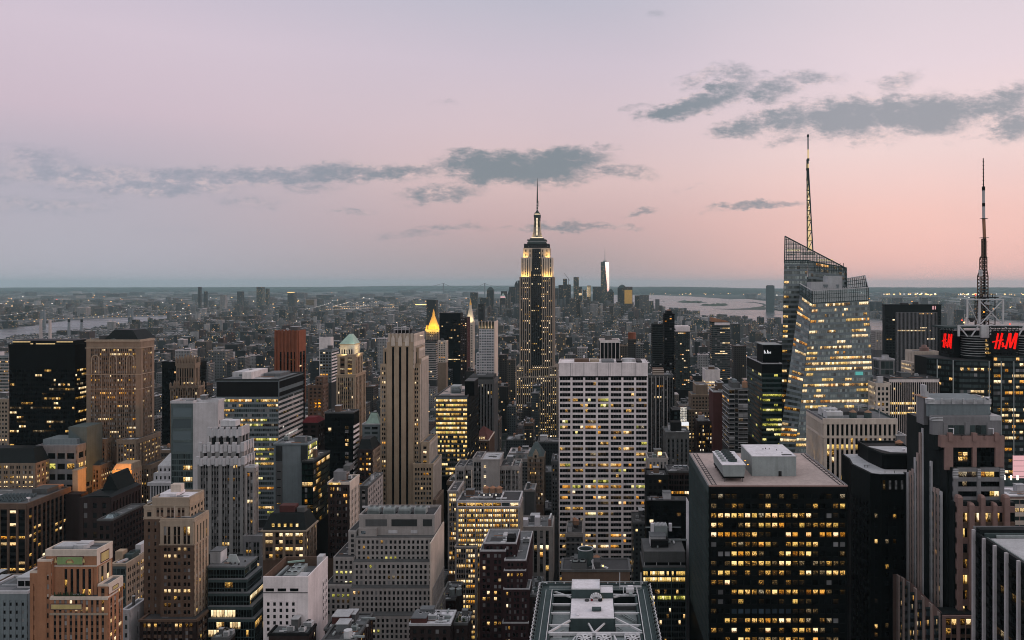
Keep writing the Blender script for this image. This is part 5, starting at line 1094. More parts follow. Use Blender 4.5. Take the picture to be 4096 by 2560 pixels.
b.part('wall').prism([(x0,Y),(x0+4.6,Y),(x0+7,Y-1.8),(x1,Y-1.8),(x1,ym),(x0,ym)],0,z1,'darkgrey');OCC.append((x0,x1,Y,ym,z1))
facade(b,fr(x0,x0+4.6,Y,PZ(1800,Y),z1),FL);facade(b,[(x0+4.6,Y,PZ(1800,Y)),(x0+7,Y-1.8,PZ(1800,Y)),(x0+7,Y-1.8,z1),(x0+4.6,Y,z1)],FL);facade(b,fr(x0+7,x1,Y-1.8,PZ(1800,Y),z1),FL);facade(b,le(x0,Y,ym,PZ(1800,Y),z1),FL)
l_=b.part('floor_line')
for j in range(13):
 zz=z1-.8-j*3.75
 l_.box(x0-.3,x0+4.6,Y-.4,Y-.13,zz,zz+.3,'palegrey');l_.box(x0+7,x1,Y-2.2,Y-1.95,zz,zz+.3,'palegrey');l_.box(x0-.45,x0-.15,Y,ym,zz,zz+.3,'palegrey')
b.part('roof').prism([(x0,Y),(x0+4.6,Y),(x0+7,Y-1.8),(x1,Y-1.8),(x1,ym),(x0,ym)],z1,z1+.4,'roofgrey')
p=b.part('penthouse');p.box(x0+3,x1-5,Y+4,Y+20,z1+.4,z1+4.5,'midgrey');p.box(x0+5,x1-7,Y+6,Y+16,z1+4.5,z1+6.5,'bluegrey');watertank(b,x1-1.8,Y+2,z1+.4,2.3,4.2,.6)
b.done()
# grey pinstriped block, shop tower with lit glass cylinder, cornice block, orange windowed block
b,bx=simple('stone_block','plain grey block with faint vertical window strips','building',2663,2757,1732,560,ps=2652,S=style(bw=2.9,pat=((.3,.7),),fh=3.6,wz=(.25,.8),pd=.12,sd=.05,pm='midgrey',sm='darkgrey',lit=.015,top=4,glass='dark',blind=.05),core='midgrey',rm='roofgrey',par=.9,vb=1890,cl=1);b.part('penthouse').box(PX(2684,566),PX(2726,566),566,576,bx[4],PZ(1690,566),'soot');b.done()
b=Thing('store_building','corner shop building with a tall glowing glass cylinder over a white lit canopy','shop',PX(2736,700),712)
q=stage(b,2690,2754,1640,706,20,0,style(bw=4,pm='black',lit=.1,glass='tealglass'),None,'soot',vb=1760);roof(b,q,'tar',.5,'midgrey')
c_=b.part('glass_cylinder');X_=PX(2737,700)
c_.cyl(X_,705,PZ(1690,700),PZ(1634,700),3.0,'white_lit',n=18)
for j in range(6):c_.cyl(X_,705,PZ(1688-j*10,700),PZ(1686.6-j*10,700),3.12,'midgrey',n=18)
for j in range(7):t_=math.pi+math.pi*(j+.5)/7;c_.bar((X_+3.1*math.cos(t_),705+3.1*math.sin(t_),PZ(1690,700)),(X_+3.1*math.cos(t_),705+3.1*math.sin(t_),PZ(1634,700)),.12,'midgrey')
b.part('canopy').prism([(X_-7,699),(X_+4,699),(X_+4,704),(X_-7,704)],PZ(1702,700),PZ(1690,700),'sign_white');b.part('shop_window').box(X_-6,X_+3.8,699.6,700,PZ(1735,700),PZ(1703,700),'pale')
b.done()
S=style(bw=2.2,pat=((.25,.75),),fh=6,wz=(.15,.8),pd=.35,sd=.2,pm='limestone',sm='midgrey',lit=.75,types=(('lit',3),('orange_lit',2)),em=.5,top=1.5)
b,bx=simple('stone_block','small ornate corniced block with a row of tall amber windows','building',2592,2671,1838,520,dep=18,S=S,core='midgrey',rm='tar',par=1,vb=1900,cl=3);b.part('roof_light').box(PX(2632,524),PX(2646,524),524,525,bx[4]+2,bx[4]+4,'lamp_warm');b.done()
def lfo(j,i,nf,n,rng):return 'orange_lit' if(j in(nf-4,nf-5)and i not in(2,))else('lit' if rng.random()<.04 else 'blackglass')
b=Thing('brick_block','dark brick block with two rows of big orange lit windows','building',PX(2715,480),490)
bx=stage(b,2671,2760,1888,480,16,0,style(bw=3.0,pat=((.12,.5),(.56,.92)),fh=3.1,wz=(.15,.85),pm='darkbrick',em=.5,top=1.5),None,'darkbrick',vb=2090,litfn=lfo);roof(b,bx,'tar',.8,'midgrey');p=b.part('skylight')
for k in range(3):p.box(bx[0]+4+k*2.9,bx[0]+6.4+k*2.9,bx[2]+2,bx[2]+4,bx[4]+2.4,bx[4]+3.2,'paleglass')
b.done()
b,bx=simple('office_block','dark low block in the gap beside the white slab with few lights','building',2588,2672,1906,470,dep=16,S=style(bw=3,pm='soot',lit=.18,types=(('lit',2),('dim',3)),glass='blackglass',blind=0),core='soot',rm='tar',vb=2110,cl=1);b.done()
b,bx=simple('office_block','low dark street block with scattered amber shopfronts below the orange windows','building',2588,2760,2010,450,dep=14,S=style(bw=4,pm='black',lit=.16,types=(('lit',3),('orange_lit',1)),glass='blackglass',blind=0,fh=4),core='black',rm='tar',vb=2180,cl=2);b.done()
# machine topped block with lit floors, in front
b=Thing('office_block','dark glass block with lamplit floors below a blank grey plant storey and louvred machines','building',PX(2656,400),412)
S=style(bw=2.52*2.66,pat=((.02,.155),(.17,.32),(.335,.485),(.5,.65),(.665,.815),(.83,.96)),fh=3.05,wz=(.15,.85),pd=.2,sd=.12,pm='darksteel',sm='darkgrey',em=.2,top=1.2)
def lfm(j,i,nf,n,rng):
 fl=nf-1-j
 pr={0:.62,1:1,2:.1,3:.22,4:.95,5:.5,6:.45,7:.05,8:.12}.get(fl,.04)
 if fl in(4,):return 'greenlit' if rng.random()<.9 else 'dim'
 return('litbright' if fl<2 else 'lit')if rng.random()<pr and(fl not in(5,6)or i<12)else 'blackglass'
bx=stage(b,2571,2744,2272,400,24,0,None,None,'black');facade(b,fr(bx[0],bx[1],400,PZ(2600,400),bx[4]),S,litfn=lfm)
b.part('terrace').box(bx[0],bx[1],400.3,424,bx[4]-.2,bx[4]+.25,'midgrey')
p=b.part('plant_storey');p.box(bx[0]+.8,bx[1],403,424,bx[4]+1.8,PZ(2206,403),'midgrey');p.box(bx[0]+1,bx[1],403.6,424,bx[4],bx[4]+1.8,'black')
for k in range(4):p.box(bx[0]+1+k*6.2,bx[0]+1.3+k*6.2,403,403.5,bx[4],bx[4]+1.8,'palegrey')
zt_=PZ(2206,403);p=b.part('cooling_unit');p.box(bx[0]+5,bx[0]+14,409,417,zt_,zt_+3.6,'soot');p.box(bx[0]+7.5,bx[0]+14.5,419,425,zt_,zt_+8,'steel')
for k in range(9):p.box(bx[0]+7.9+k*.72,bx[0]+8.3+k*.72,418.9,425,zt_+8,zt_+8.5,'palegrey')
p.box(bx[0]+5.6,bx[0]+7.2,419,421,zt_+5,zt_+9.4,'roofwhite');p.box(bx[0]+15.4,bx[0]+17,420,422,zt_+5,zt_+9,'roofwhite')
clutter(b,(bx[0]+1,bx[1],404,424,zt_),6,2,tank=False)
b.part('railing').bar((bx[0]+3,424,zt_+6),(bx[1],424,zt_+6),.2,'steel')
b.done()
# --- large black office building with lamplit windows and a pale gravel roof
b=Thing('office_building','large black office building with rows of yellow windows, flat gravel roof and grey penthouse','building',PX(3110,339),370)
Y=339;x0,x1=PX(2835,Y),PX(3390,Y);z1=PZ(1944,Y);y1=Y+66
bx=(x0,x1,Y,y1,z1);b.part('wall').box(x0,x1,Y,y1,0,z1,'black');OCC.append(bx)
S=style(bw=3.0,pat=((.12,.86),),fh=4.03,wz=(.36,.86),pd=.34,sd=.36,pm='black',lit=.5,glass='blackglass',em=.4,top=2.9,blind=.02)
rows='0000000000000000000 0001100011000001001100 1111111111111111000 1100110111101101111000 1111111000011010111100 00011111110111110000 0001111100111111000 0011111110111100110 1111010111110110011100 1110000101010100000 000111111111111110000 0000100000001000000 000222222222000000 0011111111111110110 1101010110101111000 001011111011110101 00011111010111100 011011011011100'.split()
def lfb(j,i,nf,n,rng):
 r_=rows[(nf-1-j)%len(rows)]if nf-1-j>=0 else '0'
 c=r_[i]if i<len(r_)else '0'
 if nf-1-j==0:return 'dim' if rng.random()<.45 else 'blackglass'
 if c=='2':return 'blueglass'
 if c=='1':return pick(rng,(('lit',6),('litbright',2),('orange_lit',1),('dim',2)))if(nf-1-j)!=4 else pick(rng,(('orange_lit',3),('lit',1)))
 return pick(rng,(('blackglass',5),('dim',2),('blind',.5)))
facade(b,fr(x0+.3,x1-.3,Y,PZ(2620,Y),z1),S,litfn=lfb)
facade(b,le(x0,Y,y1,PZ(2620,Y),z1),style(bw=2.6,pat=((.2,.8),),fh=4.03,wz=(.3,.8),pd=.3,sd=.2,pm='darksteel',sm='slate',lit=.03,glass='blackglass',blind=.35,em=.4,top=3))
b.part('roof').box(x0+.3,x1-.3,Y+.3,y1-.4,z1-.3,z1+.05,'gravel')
p=b.part('parapet');p.box(x0,x1,Y-.4,Y+.3,z1-.3,z1+.25,'granite');p.box(x0-.3,x0+.3,Y+.3,y1,z1-.3,z1+.25,'greygran');p.box(x1-.3,x1+.3,Y+.3,y1,z1-.3,z1+.25,'greygran');p.box(x0+.3,x1-.3,y1-.4,y1,z1-.3,z1+.25,'greygran')
p=b.part('roof_track')
for a in(x0+1.6,x0+3.4,x1-1.2,x1-3.0):p.box(a,a+.22,Y+1.5,y1-2,z1,z1+.35,'tar')
for k in range(16):
 yy=Y+2.5+k*3.9;p.box(x0+1.7,x0+3.5,yy,yy+.14,z1+.02,z1+.2,'tar');p.box(x1-2.9,x1-1.1,yy,yy+.14,z1+.02,z1+.2,'tar')
p=b.part('penthouse');ya=356;xa,xb=PX(3008,ya),PX(3185,ya);zt_=PZ(1827,ya)
p.box(xa,xb,ya,382,z1-.1,zt_,'steel');p.box(xa-.2,xb+.2,ya-.2,382.2,zt_,zt_+.3,'palegrey');p.box(xa+.2,xb-.2,ya+.2,381.8,zt_+.3,zt_+.36,'roofwhite')
b.part('door','penthouse').box(PX(3114,ya),PX(3126,ya),ya-.12,ya-.01,z1-.1,z1+2.4,'dark');b.part('hatch','penthouse').box(xb-6,xb-1.4,ya+1.4,ya+3.4,zt_+.37,zt_+.42,'soot')
v_=b.part('vent','penthouse')
for(a,c)in((-12,14),(-10.6,15),(-9,14.4),(-6,12),(-5,6)):v_.cyl(xb+a,ya+c,zt_+.3,zt_+1.0,.18,'tar',n=6)
# cooling tower on legs
ct=b.new('cooling_tower');yc=345.5;xa,xb=PX(2890,yc),PX(2982,yc);zc0,zc1=PZ(1906,yc),PZ(1861,yc)
ct.hexa([(xa+.6,yc,zc0),(xb-.5,yc,zc0),(xb-.5,yc+28,zc0),(xa+.6,yc+28,zc0),(xa,yc,zc1),(xb,yc,zc1),(xb,yc+28,zc1),(xa,yc+28,zc1)],'steel');ct.box(xa-.2,xb+.2,yc-.15,yc+28.2,zc1,zc1+.25,'roofwhite')
for k in range(6):
 for a in(xa+1,xb-1.2):ct.box(a,a+.25,yc+.6+k*5.2,yc+.85+k*5.2,z1,zc0,'tar')
ct.box(xa+.4,xb-.4,yc+.5,yc+27.5,zc0-.9,zc0-.2,'black')
for k in range(5):
 f_=b.new('fan','cooling_tower');cy_=yc+7+k*4.6;f_.cyl((xa+xb)/2+.6,cy_,zc1+.25,zc1+1.2,2.1,'darksteel',n=18);f_.cyl((xa+xb)/2+.6,cy_,zc1+1.2,zc1+1.24,1.8,'black',n=18)
 for j in range(5):t_=j*1.2566+k;f_.bar(((xa+xb)/2+.6,cy_,zc1+1.3),((xa+xb)/2+.6+1.7*math.cos(t_),cy_+1.7*math.sin(t_),zc1+1.3),.22,'darksteel',.04)
 f_.box(xa+.8,xa+2.6,cy_-.8,cy_+.8,zc1+.25,zc1+1.1,'steel')
for k,(px,yy)in enumerate(((2986,352),(2976,362))):b.new('roof_lamp').box(PX(px,yy)+.3,PX(px,yy)+.9,yy,yy+.3,PZ(1860-k*16,yy),PZ(1857-k*16,yy),'lamp_orange')
b.done()
b=Thing('blade_wall','thin pale grey vertical slab wall rising beside the large black office building','wall',PX(2751,420),428)
b.part('wall').prism([(PX(2744,420),420),(PX(2757,420),416),(PX(2760,430),430),(PX(2746,434),434)],0,PZ(1992,420),'roofwhite',topz=[PZ(1990,420),PZ(2018,416),PZ(2016,430),PZ(1990,434)]);b.done()
# --- octagonal black tower
b=Thing('office_tower','black chamfered office tower with pale roof deck and black rooftop drum','building',PX(3560,380),400)
Y=380;z1=PZ(1894,Y);pts=[(PX(3395,412),412),(PX(3395,404),400),(PX(3482,Y),Y),(PX(3524,378),378),(PX(3690,378),378),(PX(3690,378),424),(PX(3395,412),424)]
b.part('wall').prism(pts,0,z1,'black');OCC.append((PX(3395,400),PX(3690,378),378,424,z1));b.part('roof').prism([(x+(1.0 if i<3 else 0),y+.8)for i,(x,y)in enumerate(pts[:6])]+[(pts[6][0]+1,423)],z1-.2,z1+.12,'roofpale')
S=style(bw=3.5,pat=((.35,.75),),fh=4.1,wz=(.25,.75),pd=.2,sd=.2,pm='black',lit=.2,types=(('lit',3),('dim',3),('pale',1)),glass='blackglass',blind=.0,em=.8,top=14,run=.3)
facade(b,fr(pts[3][0],pts[4][0],378,PZ(2620,378),z1),S);facade(b,[(*pts[2],PZ(2620,Y)),(*pts[3],PZ(2620,Y)),(*pts[3],z1),(*pts[2],z1)],S);facade(b,[(*pts[1],PZ(2620,Y)),(*pts[2],PZ(2620,Y)),(*pts[2],z1),(*pts[1],z1)],st(S,lit=.03,pm='slate'))
for k in range(4):b.new('window').box(PX(3532+k*24,377.6),PX(3541+k*24,377.6),377.66,377.78,PZ(1958,377.7),PZ(1922,377.7),'blind' if k else 'dim')
ph=[(PX(3484,400),404),(PX(3527,390),390),(PX(3541,388),388),(PX(3690,388),388),(PX(3690,388),420),(PX(3484,400),420)];zp=PZ(1815,388)
b.part('penthouse').prism(ph,z1,zp-.6,'black');cr=b.part('penthouse')
for(p_,q_)in zip(ph,ph[1:]+ph[:1]):cr.bar((*p_,zp-.3),(*q_,zp-.3),.35,'slate',.5)
b.part('penthouse_roof').prism([(ph[2][0]+5,394),(ph[3][0],392),(ph[3][0],408),(ph[2][0]-2,408)],zp-.6,zp-.4,'roofpale');b.part('vent').cyl(PX(3618,396),397,zp-.4,zp+.8,.9,'roofwhite',n=10);watertank(b,PX(3608,410),414,zp-.6,2.0,.8,.3)
for k in range(3):b.part('rail_post').bar((PX(3540+k*38,380),380,z1),(PX(3540+k*38,380),380,z1+1.4),.08,'tar')
d_=b.part('roof_frame');d_.box(PX(3455,392),PX(3480,392),392,392.2,z1+1.2,z1+1.35,'tar');[d_.bar((PX(3458+k*6,392),392.1,z1),(PX(3458+k*6,392),392.1,z1+1.3),.08,'tar')for k in range(4)]
b.done()
# --- beige pier fronted block with tanks on its roof
S=style(bw=2.93,pat=((.36,.9),),fh=15.2,wz=(.01,.97),pd=.7,sd=.1,pm='cream',sm='granite',lit=0,glass='blackglass',blind=0,em=.6,top=2.1)
b=Thing('office_block','beige block with deep vertical piers, two water tanks and a gantry on its roof','building',PX(3440,480),500)
Y=480;dd=dep_of(3296,3229,Y);bx=stage(b,3296,3587,1682,Y,dd,0,None,None,'soot',zt=PZ(1682,Y))
x0,x1,y0,y1,z1=bx;w_=b.part('wall')
for zt_,zb_,f in((z1-2.2,PZ(1742,Y),0),(PZ(1752,Y),PZ(1950,Y),1)):
 s_=style(bw=2.93,pat=((.36,.9),),fh=(zt_-zb_ if not f else 3.9),wz=((.01,.99)if not f else(.08,.95)),pd=.7,sd=.1,pm='cream',sm='soot',lit=(0 if not f else.3),types=(('lit',5),('orange_lit',2)),glass='blackglass',blind=0,em=.6,top=.02)
 facade(b,fr(x0,x1,y0,zb_,zt_),s_,litfn=(None if not f else(lambda j,i,nf,n,rng:('litbright' if j==nf-2 and i<9 else('lit' if rng.random()<.22 else 'blackglass')))))
 facade(b,le(x0,y0,y1,zb_,zt_),st(s_,bw=2.4))
for za,zb_ in((z1-2.2,z1),(PZ(1752,Y),PZ(1742,Y))):w_.box(x0-.8,x1+.1,y0-.8,y0+.1,za,zb_,'cream');w_.box(x0-.8,x0+.1,y0+.1,y1,za,zb_,'cream')
w_.box(x0-.7,x1,y0-.7,y1,0,PZ(1950,Y),'cream')
p=b.part('parapet');p.box(x0-.8,x1+.1,y0-.8,y0+.4,z1,z1+1.2,'cream');p.box(x0-.8,x0+.3,y0+.4,y1,z1,z1+1.2,'greygran');p.box(x1-.5,x1+.1,y0+.4,y1,z1,z1+1.2,'darksteel');p.box(x0+.3,x1-.5,y1-.5,y1,z1,z1+1.2,'midgrey');b.part('roof').box(x0+.3,x1-.5,y0+.4,y1-.5,z1-.2,z1+.1,'roofgrey')
cooler(b,x0+3,y0+4,z1,10,8,4.6,'duct',3);cooler(b,x0+3,y0+15,z1,10,8,5,'duct',3)
for(a,c)in((21,10),(30,9)):t_=b.new('water_tank');t_.cyl(x0+a,y0+c,z1,z1+3.6,2.3,'darksteel',n=16);t_.cyl(x0+a,y0+c,z1+3.6,z1+5.2,2.4,'wood',.1,16)
g_=b.part('gantry');zg=z1+5.4
for k in range(14):
 t0=k/14;X_,Y_=x0+25+15*t0,y0+30-22*t0
 g_.bar((X_,Y_,zg),(X_,Y_,zg+1.2),.07,'palegrey')
 if k%4==0:g_.bar((X_,Y_,z1),(X_,Y_,zg),.16,'palegrey')
for zz in(0,.6,1.2):g_.bar((x0+25,y0+30,zg+zz),(x0+40,y0+8,zg+zz),.12,'palegrey');g_.bar((x0+22,y0+26,zg+zz),(x0+25,y0+30,zg+zz),.12,'palegrey')
b.part('bulkhead').box(x0+15,x0+34,y0+20,y0+34,z1,z1+2.2,'tar');q=stage(b,3587,3622,1742,478,14,0,None,None,'greygran',occ=False);roof(b,q,'roofgrey',.5,'palegrey')
b.done()
b,bx=simple('stone_block','pale stone block with dark paired windows squeezed between beige piers and striped black slab','building',3503,3560,1538,600,dep=24,S=style(bw=2.8,pat=((.2,.8),),fh=4,wz=(.2,.8),pd=.4,sd=.3,pm='cream',lit=.35,types=(('pale',4),('lit',1)),em=.8),core='cream',rm='roofgrey',vb=1690,cl=1);b.done()
# --- black and white pinstriped slabs
PS=style(bw=1.72,pat=((.22,.99),),fh=3.9,wz=(.3,.85),pd=.5,sd=.05,pm='stripe',sm='black',lit=.05,glass='blackglass',blind=0,em=.1,top=2.4,types=(('lit',2),('pale',3),('litbright',1)),run=.85)
b=Thing('striped_slab','black slab with fine white vertical pinstripes and bands of lit floors','skyscraper',PX(3655,640),660)
bx=stage(b,3555,3756,1517,640,dep_of(3555,3507,640),0,None,None,'black');facade(b,fr(bx[0],bx[1],640,PZ(1800,640),bx[4]),PS,litfn=lambda j,i,nf,n,rng:('litbright' if nf-j in(5,7)and i<22 else('pale' if nf-j in(6,13)and 8<i<24 and rng.random()<.8 else('lit' if rng.random()<.07 else 'blackglass'))))
b.part('side_wall').box(bx[0]-.3,bx[0],bx[2],bx[3],0,bx[4],'greygran');roof(b,bx,'tar',.8,'midgrey',.3,.5);clutter(b,bx,3,tank=False)
b.part('red_sign').box(PX(3676,640),PX(3681,640),639.2,639.4,PZ(1672,640),PZ(1630,640),'sign_red');b.done()
b=Thing('striped_slab','wide black skyscraper with a grey pinstriped middle panel and sparse lit floors','skyscraper',PX(3651,1100),1115)
bx=stage(b,3539,3765,1220,1100,9,0,None,None,'slate')
facade(b,fr(PX(3583,1100),PX(3749,1100),1100,PZ(1520,1100),PZ(1249,1100)),style(bw=1.9,pat=((.36,.99),),fh=3.9,wz=(.3,.8),pd=.5,sd=.05,pm='greygran',sm='black',lit=.2,glass='blackglass',blind=0,em=.1,top=.4,types=(('pale',3),('lit',2)),run=.88))
for(a,c,n_)in((3541,3582,3),(3750,3764,1)):facade(b,fr(PX(a,1100),PX(c,1100),1100,PZ(1520,1100),PZ(1260,1100)),style(bw=4.5,pat=((.2,.9),),fh=3.9,pm='slate',lit=.12,glass='blackglass',blind=0,pd=.1,sd=.06))
l_=b.part('lit_emblem');X_=PX(3729,1100);l_.box(X_,X_+5,1099.4,1099.8,PZ(1238,1100),PZ(1223,1100),'reddark')
for a in(0,1.4,3.9):l_.box(X_+a,X_+a+.8,1099.2,1099.4,PZ(1238,1100),PZ(1224,1100),'glow_pink')
roof(b,bx,'tar',.8,'slate');p=b.part('penthouse');p.box(bx[0]+24,bx[0]+34,1102,1108,bx[4],bx[4]+3,'tar');p.box(bx[0]+42,bx[0]+48,1102,1108,bx[4],bx[4]+4,'tar');b.done()
# deco crowned tan building
S=style(bw=4.4,pat=((.12,.42),(.56,.86)),fh=3.7,wz=(.25,.78),pd=.2,sd=.2,pm='cream',lit=.35,types=(('pale',5),('lit',1)),em=.6,top=1.4,blind=.1)
b=Thing('deco_tower','pinkish beige deco building with faceted crown and small round turret','building',PX(3705,760),775)
q=stage(b,3645,3753,1450,750,24,0,S,None,'cream',vb=1520);q2=stage(b,3657,3753,1408,753,20,q[4]-.5,style(bw=3.4,pat=((.35,.65),),fh=9.5,wz=(.05,.75),pd=.6,sd=.1,pm='cream',lit=0,em=3,top=2),None,'cream',occ=False)
roof(b,q2,'roofgrey',.8,'cream');b.part('turret').cyl(PX(3702,760),763,q2[4],q2[4]+3.6,4.4,'granite',n=12);b.part('turret').cyl(PX(3702,760),763,q2[4]+3.6,q2[4]+6,3,'granite',2.2,12);b.done()
b,bx=simple('glass_block','small grey framed glass block with white roof rails beside the slanted glass tower','building',3518,3578,1440,900,dep=20,S=style(bw=5,pat=((.03,.97),),fh=11,wz=(.05,.95),pd=.3,sd=.3,pm='greygran',lit=0,glass='tealglass',blind=0,em=1.5,top=1),core='greygran',rm='tar',par=1.4,pm='palegrey',vb=1510,cl=1);b.done()
b,bx=simple('apartment_block','grey apartment block with regular windows near the far shore','building',3503,3536,1326,1500,dep=26,S=style(bw=4,pm='limestone',lit=.04,em=.8),core='midgrey',rm='roofgrey',vb=1400,cl=0);b.done()
# --- dark green glass tower with a black sign box
GG=style(bw=3.4,pat=((.03,.97),),fh=3.95,wz=(.3,.85),pd=.06,sd=.1,pm='black',sm='darksteel',lit=.5,types=(('greenlit',6),('lit',1)),glass='greenglass',blind=0,em=.2,top=8,run=.5)
b=Thing('glass_tower','dark green glass tower with yellow green lit floors and a black lettered box on top','skyscraper',PX(3086,640),670)
bx=stage(b,3049,3128,1455,640,dep_of(3049,2988,640),0,GG,st(GG,lit=.08),'black',vb=1790);roof(b,bx,'tar',.5,'palegrey',.25,.2)
z_=PZ(1445,650);b.part('sign_box').box(PX(3052,650),PX(3128,650),650,674,bx[4],PZ(1380,650),'black');b.part('sign_box').box(PX(3052,650)-.3,PX(3128,650),649.8,674.2,PZ(1380,650),PZ(1378,650),'steel')
l_=b.part('sign_letter','sign_box');X_=PX(3057,649);zz=PZ(1414,649)
for(a,c,d,f)in((0,0,.5,3.2),(.5,0,1.4,.4),(1.1,.4,1.5,1.3),(.5,1.3,1.4,1.7),(2.0,0,2.4,.4),(3.0,0,3.5,3.2),(3.5,0,4.4,.4),(4.1,.4,4.5,1.3),(3.5,1.3,4.4,1.7),(5.1,0,6.1,.4),(5.0,.3,5.4,1.3),(5.9,0,6.3,1.7)):l_.box(X_+a*.9,X_+d*.9,649.7,649.85,zz+c*.9,zz+f*.9,'sign_white')
b.done()
# ------------------------------------------------------------------ faceted glass tower with slanted crown and mast
def crownmat():
 m=bpy.data.materials.new('screenglass');m.use_nodes=True;t=NT(m.node_tree)
 tr=t.n('ShaderNodeBsdfTransparent');tr.inputs[0].default_value=(.62,.66,.66,1)
 gl=t.n('ShaderNodeBsdfGlossy');gl.inputs[0].default_value=(.6,.66,.66,1);gl.inputs['Roughness'].default_value=.1
 mx=t.n('ShaderNodeMixShader');mx.inputs[0].default_value=.22;t.l(tr,mx,0,1);t.l(gl,mx,0,2)
 o=t.n('ShaderNodeOutputMaterial');t.l(mx,o);MATS['screenglass']=m
crownmat()
b=Thing('glass_skyscraper','faceted glass skyscraper with slanted transparent crown, widening toward its base','skyscraper',PX(3310,650),670)
def V3(px,py,Y):return(PX(px,Y),Y,PZ(py,Y))
GB=style(bw=5.6,pat=((.02,.32),(.35,.65),(.68,.98)),fh=4.18,wz=(.3,.86),pd=.08,sd=.14,pm='darksteel',sm='bluegrey',lit=.54,types=(('lit',5),('litbright',3),('orange_lit',1),('pale',2)),glass='skyglass',blind=.06,em=.15,top=.6,run=.74)
yb=1815
def lfg(j,i,nf,n,rng):
 fl=nf-1-j
 p_=.0 if fl in(0,1)else(.12 if fl in(2,8,12,21)else(.62 if fl in(4,5,9,10,15,17,19)else.36))
 return None
 # front body: front face, west edge, and the facet toward the east
fTL,fTR,fBR,fBL=V3(3250,1212,622),V3(3474,1200,622),V3(3506,yb,612),V3(3178,yb,612)
eTL,eBL=V3(3199,1176,634),V3(3112,yb,626)
rTR,rBR=V3(3470,1190,668),V3(3504,yb,668)
wl=b.part('wall')
def solid(pts4,mat,back,dx=0):
 o=[(x+(dx if i in(0,3)else 0),y+back,z)for i,(x,y,z)in enumerate(pts4)]
 wl.hexa([pts4[0],pts4[1],o[1],o[0],pts4[3],pts4[2],o[2],o[3]],mat)
ins=lambda q,d=.25:[(x,y+d,z)for x,y,z in q]
solid(ins([fBL,fBR,fTR,fTL]),'slate',36);solid(ins([eBL,fBL,fTL,eTL],.4),'slate',12,7)
facade(b,[fBL,fBR,fTR,fTL],GB,'curtain_wall')
facade(b,[eBL,fBL,fTL,eTL],st(GB,bw=3.4,pat=((.03,.97),),lit=.42,glass='skyglass',types=(('pale',2),('orange_lit',2),('lit',2))),'curtain_wall')
OCC.append((PX(3112,640),PX(3506,615),612,690,PZ(1150,640)))
# the screen above the front roof: lattice and glass
def lattice(part,quad,nu,nv,r=.16,mat='darksteel',pane='screenglass',rim=.3):
 BL,BR,TR,TL=[Vector(q)for q in quad];p=b.part(part)
 f=lambda u,v:(BL*(1-u)+BR*u)*(1-v)+(TL*(1-u)+TR*u)*v
 for i in range(nu+1):p.bar(f(i/nu,0),f(i/nu,1),r,mat)
 for j in range(nv+1):p.bar(f(0,j/nv),f(1,j/nv),r if j<nv else rim,mat if j<nv else 'palegrey')
 if pane:b.part(part+'_glass').poly([tuple(BL),tuple(BR),tuple(TR),tuple(TL)],pane)
sTL,sTR=V3(3250,1163,622),V3(3474,1150,622);s0=V3(3199,1134,634)
lattice('screen',[fTL,fTR,sTR,sTL],26,3);lattice('screen',[eTL,fTL,sTL,s0],9,3)
b.part('roof').poly([fTL,fTR,V3(3470,1176,668),V3(3205,1160,668)],'roofgrey')
lattice('west_screen',[V3(3388,1165,668),V3(3470,1160,660),V3(3461,1102,660),V3(3388,1114,668)],10,4,.2)
lattice('west_screen',[V3(3470,1190,660),V3(3474,1200,622),V3(3474,1150,622),V3(3461,1102,660)],5,4,.2)
p=b.part('plant_box');Y=640
p.box(PX(3244,Y),PX(3312,Y),Y,Y+12,PZ(1166,Y),PZ(1127,Y),'roofpale');p.box(PX(3312,Y),PX(3371,Y),Y+1,Y+14,PZ(1160,Y),PZ(1104,Y),'roofpale')
p.box(PX(3292,Y),PX(3312,Y),Y-.4,Y,PZ(1150,Y),PZ(1138,Y),'bluegrey');p.box(PX(3346,Y),PX(3356,Y),Y+.6,Y+1,PZ(1152,Y),PZ(1138,Y),'bluegrey')
rr_=random.Random(8);a_=b.part('railing')
for k in range(30):px=3250+k*7.2;a_.bar(V3(px,1156,630),V3(px+2,1150-rr_.random()*5,630),.14,'palegrey')
# rear wedge with the slanted top
wTL,wTR,wBR,wBL=V3(3137,1062,672),V3(3388,1106,672),V3(3390,1190,672),V3(3118,yb,664)
wl.prism([(PX(3140,672),672.4),(PX(3386,672),672.4),(PX(3386,672),700),(PX(3200,672),700)],PZ(1400,672),PZ(1108,672),'slate')
solid(ins([wBL,V3(3200,yb,664),V3(3215,1060,672),V3(3137,1060,672)],.4),'slate',28,12)
GW=st(GB,bw=6.5,pat=((.03,.32),(.35,.64),(.67,.97)),lit=.10,glass='skyglass',run=.7)
facade(b,[wBL,V3(3212,yb,664),V3(3232,1040,672),V3(3137,1040,672)],GW,'curtain_wall',litfn=lambda j,i,nf,n,rng:('lit' if i<2 and nf-j in(5,8,10,12,14,15,16,19,23,25,28,29)else('dim' if rng.random()<.07 else 'skyglass')))
facade(b,[V3(3232,1180,672),V3(3388,1180,672),V3(3388,1070,672),V3(3232,1040,672)],st(GW,lit=.05),'curtain_wall',litfn=lambda j,i,nf,n,rng:'orange_lit' if(j==nf-1 and 2<i<8)else('dim' if rng.random()<.2 else 'skyglass'))
c0,c1,c2,c3=V3(3137,1040,672),V3(3385,1072,672),V3(3381,1071,672),V3(3140,945,672)
lt=b.part('crown_lattice');Yw=671.7
zline=lambda px:945+(px-3140)*(1071-945)/(3381-3140)
for k in range(36):
 px=3140+k*6.9
 lt.bar(V3(px,1052 if px<3252 else 1090,Yw),V3(px,zline(px),Yw),.15,'darksteel')
